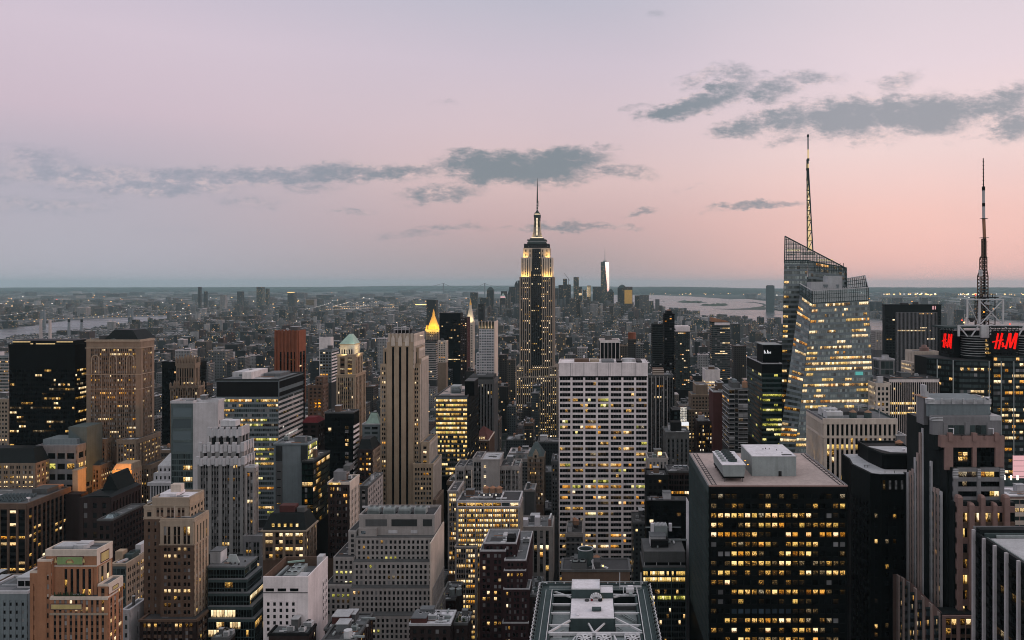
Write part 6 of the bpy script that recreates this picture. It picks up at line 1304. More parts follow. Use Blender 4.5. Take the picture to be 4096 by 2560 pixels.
for j in range(13):
 py=958+j*10.2
 pe=min(3384,3140+(py-945)/(126/241));lt.bar(V3(3140,py,Yw),V3(pe,py,Yw),.15,'darksteel')
lt.bar(V3(3140,945,Yw),V3(3381,1071,Yw),.45,'darksteel');lt.bar(V3(3138,1052,Yw),V3(3140,945,Yw),.4,'darksteel');lt.bar(V3(3381,1071,Yw),V3(3388,1150,Yw),.4,'darksteel')
b.part('crown_glass').poly([c0,c1,c2,c3],'screenglass')
b.part('wall').box(PX(3262,690),PX(3386,690),690,690.4,PZ(1108,690),PZ(1080,690),'darksteel')
r2=b.part('crown_back');
for k in range(18):
 px=3146+k*13.4;r2 .bar(V3(px,1052,694),V3(px,zline(px)+8,694),.2,'darksteel')
for j in range(5):py=975+j*18;r2 .bar(V3(3146,py,694),V3(min(3380,3140+(py-950)/(126/241)),py,694),.2,'darksteel')
# floors seen lit behind the lattice
for j,(pa,pc,py)in enumerate(((3148,3200,1000),(3205,3260,1016),(3146,3180,1018),(3270,3330,1040),(3340,3380,1085),(3352,3386,1098))):
 b.part('lit_floor').box(PX(pa,674),PX(pc,674),673.6,673.9,PZ(py+4,674),PZ(py-3.5,674),'dim' if j%3 else 'pale')
 # mast: triangular lattice with lit core
Ym=684;mk=b.part('mast');zb_,zt_=1004,640
lx=lambda py:3229+(py-1000)*.012;rx=lambda py:3228+4+(py-640)*(19.5/364)
mk.bar(V3(lx(zb_),zb_,Ym),V3(3228,zt_,Ym),.42,'darksteel');mk.bar(V3(rx(zb_),zb_,Ym),V3(rx(zt_),zt_,Ym),.42,'darksteel');mk.bar(V3((lx(zb_)+rx(zb_))/2,zb_,Ym+4.5),V3(3231,zt_,Ym+1),.42,'darksteel')
n=9
for j in range(n):
 pa,pc=zb_-j*(zb_-zt_)/n,zb_-(j+1)*(zb_-zt_)/n
 mk.bar(V3(lx(pa)if j%2==0 else lx(pa),pa,Ym),V3(rx(pc),pc,Ym),.26,'darksteel');mk.bar(V3(lx(pc),pc,Ym),V3(rx(pc),pc,Ym),.36,'darksteel')
 mk.bar(V3(lx(pa),pa,Ym),V3(lx(pa)+(rx(pa)-lx(pa))*.45,(pa+pc)/2,Ym+2),.2,'darksteel')
 co=b.new('lit_core','mast');w0,w1=(rx(pa)-lx(pa))*.46,(rx(pc)-lx(pc))*.16
 xa,xc=(lx(pa)+rx(pa))/2-.8,(lx(pc)+rx(pc))/2-.8
 A0,A1,C0,C1=V3(xa-w0,pa,Ym+1.6),V3(xa+w0,pa,Ym+1.6),V3(xc+w1,pc,Ym+1.6),V3(xc-w1,pc,Ym+1.6)
 sh=lambda q:(q[0],q[1]+.6,q[2])
 co.hexa([A0,A1,sh(A1),sh(A0),C1,C0,sh(C0),sh(C1)],'pale' if j>2 else 'lamp_mast')
mk.bar(V3(3232.5,640,Ym+.5),V3(3232,548,Ym+.5),.5,'steel');mk.bar(V3(3232.6,634,Ym-.1),V3(3232.2,598,Ym-.1),.42,'lamp_mast');mk.bar(V3(3233,672,Ym-.3),V3(3232.6,655,Ym-.3),.4,'lamp_mast');mk.bar(V3(3232,548,Ym+.5),V3(3231.8,538,Ym+.5),.75,'darksteel');mk.bar(V3(3232.5,644,Ym),V3(3232.5,634,Ym),.9,'darksteel')
b.part('lit_logo').box(PX(3420,618),PX(3450,618),616.6,616.9,PZ(1500,618),PZ(1486,618),'sign_cyan')
b.done()
# ------------------------------------------------------------------ tower with lattice mast, drum and big red sign frames
b=Thing('glass_skyscraper','dark glass skyscraper with drum top, white truss frame and red lettered sign frames','skyscraper',PX(3950,650),668)
Y=640;G4=style(bw=9.9,pat=((.02,.32),(.35,.65),(.68,.97)),fh=4.5,wz=(.26,.82),pd=.1,sd=.14,pm='darksteel',sm='slate',lit=.40,types=(('lit',4),('pale',3),('orange_lit',2)),glass='tealglass',blind=.1,em=.2,top=.6,run=.4)
x0,x1,xr=PX(3758,Y),PX(3958,Y),PX(4180,Y);z1=PZ(1442,Y)
OCC.append((x0,xr,632,690,z1))
pts=[(x0,664),(PX(3800,648),650),(PX(3842,640),641),(x1,637),(x1,690),(x0,690)]
b.part('wall').prism([(x+(.3 if i in(0,5)else 0),y+.3)for i,(x,y)in enumerate(pts)],0,z1,'slate')
for(p_,q_,l_)in((pts[0],pts[1],.12),(pts[1],pts[2],.1),(pts[2],pts[3],.28)):
 facade(b,[(*p_,PZ(1800,Y)),(*q_,PZ(1800,Y)),(*q_,z1),(*p_,z1)],st(G4,bw=7,lit=l_),'curtain_wall')
b.part('wall').box(x1,xr,634.3,690,0,PZ(1421,Y),'slate');facade(b,fr(x1,xr,634,PZ(1960,Y),PZ(1421,Y)),G4,'curtain_wall')
m_=b.part('mullion')
for px in(3785,3832,3958,4006,4056):m_.bar((PX(px,633),633.4+(8 if px<3900 else 0)+(8 if px<3800 else 0),PZ(1960,640)),(PX(px,633),633.4+(8 if px<3900 else 0)+(8 if px<3800 else 0),z1),.35,'steel')
b.part('roof').prism(pts,z1,z1+.3,'tar')
# drum
dr=b.part('drum');dx_,dy_=PX(3908,652),655;dr.cyl(dx_,dy_,z1,PZ(1350,Y),10.4,'slate',n=28)
for j in range(9):zz=z1+3+j*2.0;b.part('drum_band','drum').cyl(dx_-.6,dy_-.25,zz,zz+.35,10.6,'duct',n=28)
for j in range(4):dr.box(dx_+3.4,dx_+7.4-j,dy_-10.9,dy_-8,z1+5+j*3.4,z1+6.6+j*3.4,'lit')
dr.cyl(PX(4125,652),655,z1,PZ(1350,Y),11,'slate',n=28)
for j in range(9):zz=z1+3+j*2.0;b.part('drum_band','drum').cyl(PX(4125,652),654.8,zz,zz+.4,11.2,'duct',n=28)
b.part('upper_wall').box(PX(3806,660),PX(4180,660),664,684,z1,PZ(1325,660),'slate');b.part('upper_wall').box(PX(3918,646),PX(3957,646),643,646,PZ(1350,646),PZ(1303,646),'duct')
# roof truss frame
fr_=b.part('roof_frame');zr=PZ(1299,645)
def bb(p0,p1,r=.5,m='duct'):fr_.bar(V3(*p0),V3(*p1),r,m)
for yy in(645,668):
 bb((3832,1302,yy),(4180,1302,yy),.55);bb((3834,1300,yy),(3834,1345,yy),.8);bb((3957,1300,yy),(3957,1350,yy),.8)
 bb((3836,1304,yy),(3870,1346,yy),.45);bb((3912,1306,yy),(3884,1346,yy),.45);bb((4018,1304,yy),(4050,1348,yy),.45);bb((4096,1304,yy),(4072,1346,yy),.5)
for px in(3832,3870,3920,3957,4020):bb((px,1302,645),(px,1302,668),.4)
for yy in(648,672):
 bb((3869,1296,yy),(3869,1198,yy),.62);bb((4012,1296,yy),(4012,1198,yy),.62);bb((3867,1198,yy),(4014,1198,yy),.5);bb((3917,1296,yy),(3917,1200,yy),.75)
 bb((3922,1296,yy),(4008,1204,yy),.35);bb((3921,1206,yy),(4008,1296,yy),.35);bb((3871,1202,yy),(3912,1292,yy),.22)
for px in(3869,4012):bb((px,1198,648),(px,1198,672),.4);bb((px,1296,648),(px,1200,672),.25)
p=b.part('roof_deck');p.box(PX(3770,650),PX(4180,650),646,672,PZ(1312,650),PZ(1305,650),'darksteel')
ds_=b.part('satellite_dish');c_=V3(3887,1288,644);ds_.cyl(c_[0],c_[1],c_[2],c_[2]+3.2,1.0,'tar',2.8,12);b.part('roof_pole').bar(V3(3866,1297,646),V3(3866,1269,646),.55,'white')
# lattice mast
ms=b.part('mast');cx_=3938;Ym=660
prof=[(1299,17),(1185,14),(1105,14),(1080,9.5),(1035,9.5),(1022,5.5),(955,5.5)]
for(pa,ra),(pc,rc_)in zip(prof,prof[1:]):
 steps=max(1,round((pa-pc)/13))
 for j in range(steps):
  a,c=pa+(pc-pa)*j/steps,pa+(pc-pa)*(j+1)/steps;r0,r1=ra+(rc_-ra)*j/steps,ra+(rc_-ra)*(j+1)/steps
  for dy__ in(0,1):
   d0,d1=dy__*2*r0*Ym/F,dy__*2*r1*Ym/F
   A,B_,C_,D_=V3(cx_-r0,a,Ym),V3(cx_+r0,a,Ym),V3(cx_-r1,c,Ym),V3(cx_+r1,c,Ym)
   up=lambda q,d:(q[0],q[1]+d,q[2])
   ms.bar(up(A,d0),up(C_,d1),.34,'brown');ms.bar(up(B_,d0),up(D_,d1),.34,'brown');ms.bar(up(C_,d1),up(D_,d1),.24,'brown');ms.bar(up(A,d0),up(D_,d1),.2,'soot');ms.bar(up(B_,d0),up(C_,d1),.2,'soot')
ms.bar(V3(cx_,1299,Ym+2),V3(cx_,950,Ym+1),.8,'soot');ms.bar(V3(cx_,955,Ym+1),V3(3935,875,Ym+1),.95,'rust');ms.bar(V3(3935,875,Ym+1),V3(3934.5,826,Ym+1),.85,'palegrey');ms.bar(V3(3934.5,826,Ym+1),V3(3934.4,812,Ym+1),.9,'soot');ms.bar(V3(3934.4,812,Ym+1),V3(3934,762,Ym+1),.8,'palegrey');ms.bar(V3(3934,762,Ym+1),V3(3934,746,Ym+1),.95,'soot');ms.bar(V3(3934,746,Ym+1),V3(3933,633,Ym+1),.28,'soot')
for j in range(7):ms.cyl(V3(3933.6,0,Ym+1)[0],Ym+1,PZ(738-j*15,Ym),PZ(735-j*15,Ym),.75,'soot',n=6)
for py,r_ in((951,15),(874,12),(1029,13)):ms.box(PX(cx_-r_,Ym),PX(cx_+r_,Ym),Ym-1,Ym+3,PZ(py+.8,Ym),PZ(py-.8,Ym),'soot')
for j in range(15):py=966+j*4;ms.bar(V3(cx_-11+(j%3),py,Ym),V3(cx_+12-(j%4),py,Ym),.12,'soot')
pf=b.part('mast_platform');pf.box(PX(3900,Ym),PX(3980,Ym),Ym-6,Ym+10,PZ(1191,Ym),PZ(1188,Ym),'soot')
for k in range(9):pf.bar(V3(3900+k*10,1189,Ym-6),V3(3900+k*10,1176,Ym-6),.2,'soot')
pf.bar(V3(3900,1177,Ym-6),V3(3980,1177,Ym-6),.2,'soot')
for px in(3900,3980):pf.bar(V3(px,1299,Ym-5),V3(px,1190,Ym-5),.28,'soot');[pf.bar(V3(px,1299-k*18,Ym-5),V3(cx_+(-14 if px<cx_ else 14),1290-k*18,Ym),.16,'soot')for k in range(6)]
for(px,py,r_)in((3941,1182,1.3),(3944,1212,1.1),(3955,1214,1.2),(3952,1272,1.2),(3923,1086,1.6),(3924,1098,1.5)):
 d_=b.new('dish_antenna');c_=V3(px,py,Ym-4.5);n=12;d_.hexa([(c_[0]-r_,c_[1],c_[2]-r_*.7),(c_[0]+r_,c_[1],c_[2]-r_*.7),(c_[0]+r_,c_[1]+.8,c_[2]-r_*.7),(c_[0]-r_,c_[1]+.8,c_[2]-r_*.7),(c_[0]-r_,c_[1],c_[2]+r_*.7),(c_[0]+r_,c_[1],c_[2]+r_*.7),(c_[0]+r_,c_[1]+.8,c_[2]+r_*.7),(c_[0]-r_,c_[1]+.8,c_[2]+r_*.7)],'duct');d_.box(c_[0]-r_*.7,c_[0]+r_*.7,c_[1]-.1,c_[1],c_[2]-r_,c_[2]+r_,'palegrey')
for(px,py,m__)in((3903,1180,'lamp_red'),(3848,1281,'lamp_red'),(3857,1290,'lamp_warm'),(4040,1296,'lamp_red'),(3936,1248,'lamp_orange')):c_=V3(px,py,645);b.new('warning_lamp').box(c_[0]-.5,c_[0]+.5,c_[1],c_[1]+.5,c_[2]-.5,c_[2]+.5,m__)
b.done()
# the two lettered signs: slanted brush strokes on an open frame
STROKES={'stem_one':[(10,4),(17,3),(29,92),(22,96)],'stem_two':[(23,2),(30,2),(45,95),(37,97)],'bar':[(2,46),(3,40),(45,54),(44,62)],'amp_a':[(37,30),(42,24),(48,36),(42,44)],'amp_b':[(38,14),(43,12),(47,30),(41,32)],'amp_c':[(42,16),(50,14),(51,22),(43,24)],'m_one':[(50,5),(57,3),(72,93),(65,97)],'m_two':[(66,12),(72,8),(76,94),(68,95)],'m_three':[(67,12),(74,10),(96,94),(89,98)],'m_four':[(82,3),(90,2),(100,94),(91,98)]}
def sign(lb,O,U,Vv,nrm,wid,hei,pad=(.06,.06,.14,.3)):
 t_=Thing('letter_sign',lb,'sign',O.x,O.y,O.z)
 P=lambda a,c,d:tuple(O+U*(a*wid)+Vv*(c*hei)+nrm*d)
 f_=t_.part('frame')
 for k in range(9):a=k/8;f_.bar(P(a,0,0),P(a,1,0),.16,'soot')
 for k in range(11):c=k/10;f_.bar(P(0,c,0),P(1,c,0),.2 if k%2 else.3,'soot');
 for k in range(0,8,2):f_.bar(P(k/8,.72,-.8),P((k+2)/8,1,-.8),.2,'darksteel');f_.bar(P(k/8,1,-.8),P((k+2)/8,.72,-.8),.2,'darksteel')
 bd=t_.part('backing');bd.hexa([P(.02,.1,.05),P(.98,.1,.05),P(.98,.1,-.3),P(.02,.1,-.3),P(.02,.7,.05),P(.98,.7,.05),P(.98,.7,-.3),P(.02,.7,-.3)],'soot')
 a0,a1,c0_,c1_=.07,.97,.2,.80
 for nm,names in(('letter',('stem_one','stem_two','bar')),('ampersand',('amp_a','amp_b','amp_c')),('letter',('m_one','m_two','m_three','m_four'))):
  L=t_.new(nm)
  for i,s_ in enumerate(names):
   q=[(a0+(a1-a0)*x/100,c0_+(c1_-c0_)*y/100)for x,y in STROKES[s_]]
   d1,d0=.42+.04*i,.15
   L.hexa([P(*q[0],d1),P(*q[1],d1),P(*q[1],d0),P(*q[0],d0),P(*q[3],d1),P(*q[2],d1),P(*q[2],d0),P(*q[3],d0)],'sign_red')
 t_.done()
O=Vector(V3(3957,1421,632));U_=Vector((1,0,0));Z__=Vector((0,0,1));k=632/F
sign('large red glowing brush lettered sign facing the viewer near the photo edge',O,U_,Z__,Vector((0,-1,0)),118*k,115*k)
O=Vector(V3(3765,1410,663));E_=Vector(V3(3812,1410,645));d_=Vector((E_.x-O.x,E_.y-O.y,0));L_=d_.length;d_.normalize()
sign('red glowing brush lettered sign seen at an angle, beside the pinstriped skyscraper',O,d_,Z__,Vector((d_.y,-d_.x,0)),L_,106*k)
# ------------------------------------------------------------------ red granite tower with grey drum
b=Thing('granite_tower','red granite and grey glass tower with rounded grey top and stepped pilasters','skyscraper',PX(3880,352),375)
Y=350
def ring_(x0,x1,y0,y1,r=3.2):return[(x0,y0+r),(x0+r*.3,y0+r*.3),(x0+r,y0),(x1,y0),(x1,y1),(x0*y1/y0+.6,y1)]
def lay(pl,pr,pa,pc,Y0,dep,mat,part,r=2.6):b.part(part).prism(ring_(PX(pl,Y0),PX(pr,Y0),Y0,Y0+dep,r),PZ(pa,Y0),PZ(pc,Y0),mat)
lay(3715,3962,1668,1600,352,22,'bluegrey','crown_drum');lay(3711,3964,1617,1602,351.6,23,'palegrey','crown_drum')
rim=b.part('crown_rim')
for k in range(4):lay(3712-k,3740,1616-k*5.6,1613.4-k*5.6,351.3,5,'duct','crown_rim',2.4);lay(3956,3966,1616-k*5.6,1613.4-k*5.6,351.3,8,'duct','crown_rim',.3)
for k in range(5):px=3768+k*43;rim.box(PX(px,351)-.35,PX(px,351)+.35,350.9,351.5,PZ(1617,351),PZ(1594,351),'roofpale')
for k in range(4):
 for j in range(4):rim.box(PX(3782+k*43,351),PX(3806+k*43,351),351.1,351.6,PZ(1613-j*5,351),PZ(1611-j*5,351),'roofpale')
for k in range(12):b.part('railing').bar(V3(3725+k*16,1579,372),V3(3725+k*16,1588,372),.12,'palegrey')
b.part('railing').bar(V3(3725,1580,372),V3(3905,1580,372),.25,'palegrey');b.part('railing').bar(V3(3905,1580,372),V3(3962,1597,353),.25,'palegrey');b.part('roof').box(PX(3722,352),PX(3960,352),353,372,PZ(1602,352),PZ(1600.5,352),'wood')
lay(3728,4004,1740,1666,348,28,'greygran','upper_storey');
for k in range(3):lay(3728-.6,3772,1684-k*5.6,1681.5-k*5.6,347.7,5,'duct','crown_rim',2.4)
lay(3960,4005,1682,1664,347.7,10,'palegrey','crown_rim',.5);lay(3731,4003,1800,1740,348.6,27,'slate','wall')
p=b.part('pier')
for(a,c)in((3774,3789),(3860,3878),(3948,3962)):p.box(PX(a,348),PX(c,348),347.6,349,PZ(1745,348),PZ(1690,348),'greygran')
for(a,c)in((3792,3858),(3880,3946)):
 for i in range(3):u0=a+(c-a)*i/3;b.win.append(([V3(u0+.6,1737,347.8),V3(u0+(c-a)/3-.6,1737,347.8),V3(u0+(c-a)/3-.6,1701,347.8),V3(u0+.6,1701,347.8)],'tealglass'))
 # red granite frame block
gx0,gx1=PX(3765,345),PX(4018,345);g=b.part('granite_frame')
b.part('wall').box(PX(3786,346),PX(4016,346),346,372,0,PZ(1742,346),'slate')
g.box(gx0,gx1,345,346.2,PZ(1790,345),PZ(1744,345),'granite');g.prism(ring_(PX(3762,346),PX(3800,346),346.2,360,2.4),PZ(1790,346),PZ(1742,346),'granite')
for(a,c)in((3780,3812),(3890,3906),(3981,4016)):g.box(PX(a,345),PX(c,345),344.8,346.2,PZ(1880,345),PZ(1788,345),'granite')
for px in(3802,3898,3986):g.box(PX(px-9,345),PX(px+9,345),344.4,346.4,PZ(1765,345),PZ(1732,345),'granite')
for px in(3850,3940):g.box(PX(px-4,345),PX(px+4,345),344.6,346.4,PZ(1757,345),PZ(1744,345),'granite')
for(a,c)in((3813,3889),(3907,3980)):
 for i in range(4):
  for j in range(4):u0=a+(c-a)*i/4;v0=1864-j*19;b.win.append(([V3(u0+.7,v0,345.9),V3(u0+(c-a)/4-.7,v0,345.9),V3(u0+(c-a)/4-.7,v0-17.6,345.9),V3(u0+.7,v0-17.6,345.9)],'lit' if(a==3813 and i in(1,2)and j in(1,2))else 'blackglass'))
for k in range(2):
 px=(3814,3974)[k];a_=b.new('davit_arm');a_.bar(V3(px,1736,344),V3(px,1713,344),.16,'roofwhite');a_.bar(V3(px,1714,344),V3(px-20,1713,344),.14,'roofwhite')
 # grey bay with office floors
by=342;b.part('wall').box(PX(3812,by),PX(4012,by),by,346,0,PZ(1874,by),'slate')
gb=b.part('grey_bay')
for(pa,pc)in((1886,1871),(1925,1908),(1964,1946),(2000,1986)):gb.box(PX(3811,by),PX(4014,by),by-.5,by+.5,PZ(pa,by),PZ(pc,by),'greygran')
for(a,c)in((3811,3830),(3906,3921),(3996,4014)):gb.box(PX(a,by),PX(c,by),by-.7,by+.4,PZ(2010,by),PZ(1871,by),'greygran')
for k in range(6):
 for(a,c)in((3808,3830),(3907,3920),(3997,4016)):gb.box(PX(a,by),PX(c,by),by-.95,by-.65,PZ(1879+k*6.4,by),PZ(1876.6+k*6.4,by),'duct')
fills={(0,0):'dim',(0,1):'dim',(0,2):'dim',(0,3):'dim',(0,5):'litbright',(0,6):'litbright',(0,4):'orange_lit',(1,0):'blackglass',(1,1):'dim',(2,6):'litbright',(2,7):'pale'}
for r_,(v0,v1)in enumerate(((1908,1887),(1946,1926),(1986,1965))):
 for i in range(8):
  a,c=((3831,3905),(3922,3995))[i//4];u0=a+(c-a)*(i%4)/4
  b.win.append(([V3(u0+.5,v0,by-.1),V3(u0+(c-a)/4-.5,v0,by-.1),V3(u0+(c-a)/4-.5,v1,by-.1),V3(u0+.5,v1,by-.1)],fills.get((r_,i),'blackglass')))
  # lower pilasters
ly=338;b.part('wall').box(PX(3815,ly+1),PX(4060,ly+1),ly+1,by,0,PZ(2012,ly),'slate')
for(a,c,pt)in((3826,3846,1981),(3872,3893,2010),(3919,3936,1980),(3967,3984,2010),(4012,4034,1980)):p=b.new('pilaster');p.box(PX(a,ly),PX(c,ly),ly-1.4,ly+2,0,PZ(pt+8,ly),'granite');p.frus(PX(a,ly),PX(c,ly),ly-1.4,ly+2,PZ(pt+8,ly),PZ and PX(a+3,ly),PX(c-3,ly),ly-.8,ly+1.6,PZ(pt,ly),'granite')
for k in range(9):
 v=2035+k*62;b.part('granite_spandrel').box(PX(3826,ly),PX(4060,ly),ly-.2,ly+1.2,PZ(v+15,ly),PZ(v-8,ly),'granite' if k%2==0 else 'brown')
 for i in range(5):
  a,c=((3847,3871),(3894,3918),(3937,3966),(3985,4011),(4035,4058))[i]
  for h in(0,1):
   u0=a+(c-a)*h/2;b.win.append(([V3(u0+.6,v+52,ly+.9),V3(u0+(c-a)/2-.6,v+52,ly+.9),V3(u0+(c-a)/2-.6,v+17,ly+.9),V3(u0+.6,v+17,ly+.9)],pick(b.rng,(('blackglass',7),('dim',2),('lit',1.6),('litbright',.8)))))
   # long stepped flank toward the black tower: pilasters at rising heights
fl_=[(3632,374,1890),(3641,372,1884),(3651,370,1876),(3661,368,1830),(3671,366,1812),(3681,365,1730),(3691,364,1712),(3702,363,1640),(3713,361,1655),(3725,357,1845),(3738,354,1950),(3752,350,1955),(3764,348,1965)]
b.part('wall').prism([(PX(3634,374),374.5),(PX(3706,362),363),(PX(3770,348),349),(PX(3770,348),380),(PX(3634,374),380)],0,PZ(1930,360),'slate');b.part('wall').prism([(PX(3676,366),367),(PX(3770,350),352),(PX(3770,350),380),(PX(3676,366),380)],0,PZ(1680,360),'slate');OCC.append((PX(3590,370),PX(4100,340),336,385,PZ(1700,350)))
for i,(px,yy,pt)in enumerate(fl_):p=b.new('pilaster');X_=PX(px,yy);p.box(X_-.34,X_+.34,yy-1.0,yy+1.0,0,PZ(pt,yy),'granitelight' if i%3 else 'palegrey')
gw=style(bw=.9,pat=((.1,.9),),fh=3.9,wz=(.25,.85),pd=.08,sd=.1,pm='darksteel',sm='slate',lit=.26,types=(('lit',3),('orange_lit',1),('dim',2)),glass='blueglass',blind=.02,em=.2,top=1,run=.2)
for(a,c)in zip(fl_[:-1],fl_[1:]):
 zt_=PZ(max(a[2],c[2])+12,a[1]);facade(b,[(PX(a[0],a[1])+.5,a[1],PZ(2620,a[1])),(PX(c[0],c[1])-.5,c[1],PZ(2620,c[1])),(PX(c[0],c[1])-.5,c[1],zt_),(PX(a[0],a[1])+.5,a[1],zt_)],gw,'curtain_wall')
t_=b.part('corner_shaft');t_.box(PX(3695,360),PX(3722,360),360,368,PZ(1700,360),PZ(1592,360),'greygran');t_.box(PX(3700,361),PX(3717,361),361,366,PZ(1592,361),PZ(1568,361),'palegrey');t_.box(PX(3698,361),PX(3708,361),361,366,PZ(1568,361),PZ(1541,361),'palegrey')
b.part('step_roof').prism([(PX(3590,372),372),(PX(3640,362),362),(PX(3766,334),334),(PX(3766,334),345),(PX(3590,372),380)],0,1,'granite',topz=[PZ(2296,372),PZ(2325,362),PZ(2448,334),PZ(2440,345),PZ(2296,380)])
sq=[(3592,371,2300),(3610,367,2310),(3632,363,2326),(3660,356,2352),(3690,350,2384),(3722,343,2412),(3756,336,2446)]
for(px,yy,pt)in sq:p=b.new('pilaster');X_=PX(px,yy);p.box(X_-.4,X_+.4,yy-1.6,yy+1,0,PZ(pt,yy),'granitelight' if px!=3632 else 'greygran')
for(a,c)in zip(sq[:-1],sq[1:]):facade(b,[(PX(a[0],a[1])+.6,a[1]-.6,PZ(2620,a[1])),(PX(c[0],c[1])-.6,c[1]-.6,PZ(2620,c[1])),(PX(c[0],c[1])-.6,c[1]-.6,PZ(c[2]+14,c[1])),(PX(a[0],a[1])+.6,a[1]-.6,PZ(c[2]+14,a[1]))],st(gw,lit=.24),'curtain_wall')
facade(b,fr(PX(3768,333),PX(3895,333),333,PZ(2620,333),PZ(2460,333)),style(bw=5.4,pat=((.12,.48),(.52,.88)),fh=4,wz=(.2,.85),pd=.7,sd=.2,pm='granite',sm='brown',lit=.5,types=(('lit',3),('pale',2)),glass='blackglass',blind=0,top=1),'lower_granite_frame')
b.part('wall').box(PX(3768,333),PX(4060,333),333.1,340,0,PZ(2456,333),'slate')
b.done()
b,bx=simple('store_building','low beige banded block with white roof at the photo edge below the lettered tower','building',4036,4160,1985,420,dep=18,S=style(bw=5,pat=((.05,.95),),fh=4.4,wz=(.35,.85),pd=.2,sd=.3,pm='granite',sm='cream',lit=.4,types=(('pale',3),('lit',1)),glass='tealglass',em=.2),core='brown',rm='roofwhite',par=.4,pm='palegrey',vb=2160,cl=1);b.done()
b=Thing('billboard','washed out pink glowing advertising screen on a lamp lined facade','sign',PX(4080,560),560);p=b.part('screen');p.box(PX(4054,560),PX(4160,560),560,561,PZ(1935,560),PZ(1822,560),'glow_pink')
for k in range(6):b.part('screen_grid').bar(V3(4054,1822+k*21,559.8),V3(4160,1822+k*21,559.8),.12,'midgrey')
for k in range(3):c_=V3(4019+k*26,1911,556);b.new('lamp').box(c_[0]-.5,c_[0]+.5,556,556.6,c_[2]-1.6,c_[2]+1.6,'lamp_white')
b.part('frame').box(PX(4012,557),PX(4160,557),557,559,PZ(1960,557),PZ(1915,557),'darksteel');b.done()
# ------------------------------------------------------------------ black building with pale fins in the near corner
b=Thing('finned_building','black building with pale vertical fins and a pale flat roof in the near corner','building',160,280)
zr=165.0;xl=PX(3900,301);b.part('wall').box(xl,xl+60,216,302,0,zr-1,'black');OCC.append((xl,xl+60,216,302,zr))
b.part('roof').box(xl+3.4,xl+60,217,296,zr-1.1,zr-.6,'roofpale');p=b.part('parapet');p.box(xl,xl+1.0,216,302,zr-1.2,zr+.3,'slate');p.box(xl+1.0,xl+60,299,302,zr-1.2,zr+1.8,'slate');p.box(xl-.1,xl+60,302,302.4,zr-1.2,zr+2.2,'greygran')
t_=b.part('roof_track');t_.box(xl+1.4,xl+2.2,222,297,zr-.9,zr-.2,'darksteel');t_.box(xl+2.6,xl+2.9,222,297,zr-.9,zr-.4,'steel');t_.box(xl+6,xl+60,296.4,297.2,zr-.6,zr+.4,'steel');t_.box(xl+2.2,xl+60,297.4,298.6,zr-.9,zr+.7,'darksteel')
for k in range(7):yy=301-k*7.9;f_=b.new('fin');f_.box(xl-1.1,xl-.02,yy-.5,yy+.5,0,zr+(.4 if k else 1.2),'fin')
facade(b,le(xl,216,302,40,zr-3),style(bw=3.95,pat=((.05,.95),),fh=4.1,wz=(.2,.85),pd=.1,sd=.06,pm='black',lit=.12,types=(('dim',6),('orange_lit',2),('lit',1)),glass='blackglass',blind=0,em=.2,top=1,run=.5))
b.done()
# ------------------------------------------------------------------ near roof with cooling fans, steel frame and cleaning track
b=Thing('plant_roof_building','near office building roof, steel framed, with big fans, white bulkheads and a cleaning rig','building',0,268)
zr=149.0;K=lambda px,Y:PX(px,Y)
YB,YN=291.0,236.0;xl0,xr0=K(2166,YB),K(2591,YB)
OCC.append((xl0-2,xr0+2,YN-4,YB+2,zr))
b.part('wall').box(xl0,xr0,YN,YB,0,zr-7,'darkgrey');b.part('well_floor').box(xl0+1,xr0-1,YN+1,YB-1,zr-7,zr-6.6,'steel')
p=b.part('parapet')
p.box(xl0,xr0,YB-.6,YB,zr-7,zr+.6,'darksteel');p.box(xl0,xl0+.6,YN,YB-.6,zr-7,zr+.4,'darksteel');p.box(xr0-.6,xr0,YN,YB-.6,zr-7,zr+.4,'darksteel')
wk=b.part('walkway');wk.box(xl0+.6,xl0+4.4,YN,YB-.6,zr-.7,zr-.3,'darksteel');wk.box(xr0-4.4,xr0-.6,YN,YB-.6,zr-.7,zr-.3,'darksteel');wk.box(xl0+4.4,xr0-4.4,YB-4.6,YB-.6,zr-.7,zr-.3,'darksteel')
rl=b.part('track_rail')
for a in(xl0+2.0,xl0+4.2,xr0-2.0,xr0-4.2):rl.box(a-.12,a+.12,YN,YB-5,zr-.3,zr+.1,'duct' if abs(a-xl0)>3 and abs(a-xr0)>3 else 'steel')
for yy in(YB-1.6,YB-2.6,YB-4.4):rl.box(xl0+3,xr0-3,yy-.12,yy+.12,zr-.3,zr+.05,'steel')
ed=b.part('edge_rail');n=40
for sx,X_ in((-1,xl0-.5),(1,xr0+.5)):
 prev=None
 for k in range(n):
  yy=YN+(YB-YN)*k/n;o_=.35 if k%2 else 0
  q=(X_+sx*o_,yy,zr+.8)
  if prev:ed.bar(prev,q,.13,'palegrey')
  prev=q;ed.bar((X_-sx*.5,yy,zr+.2),q,.12,'steel')
  if k%2:ed.box(X_-.2-sx*.7,X_+.2-sx*.7,yy-.25,yy+.25,zr+.3,zr+1.0,'soot')
ed.bar((xl0,YB+.2,zr+.9),(xr0,YB+.2,zr+.9),.12,'steel')
for k in range(12):X_=xl0+2+(xr0-xl0-4)*k/11;l_=b.new('edge_lamp');l_.box(X_-.22,X_+.22,YB-.9,YB-.6,zr+.5,zr+1.1,'palegrey')
for px in(2291,2396):b.new('warning_lamp').box(K(px,YB)-.22,K(px,YB)+.22,YB-1.3,YB-1.0,zr+.9,zr+1.4,'lamp_red')
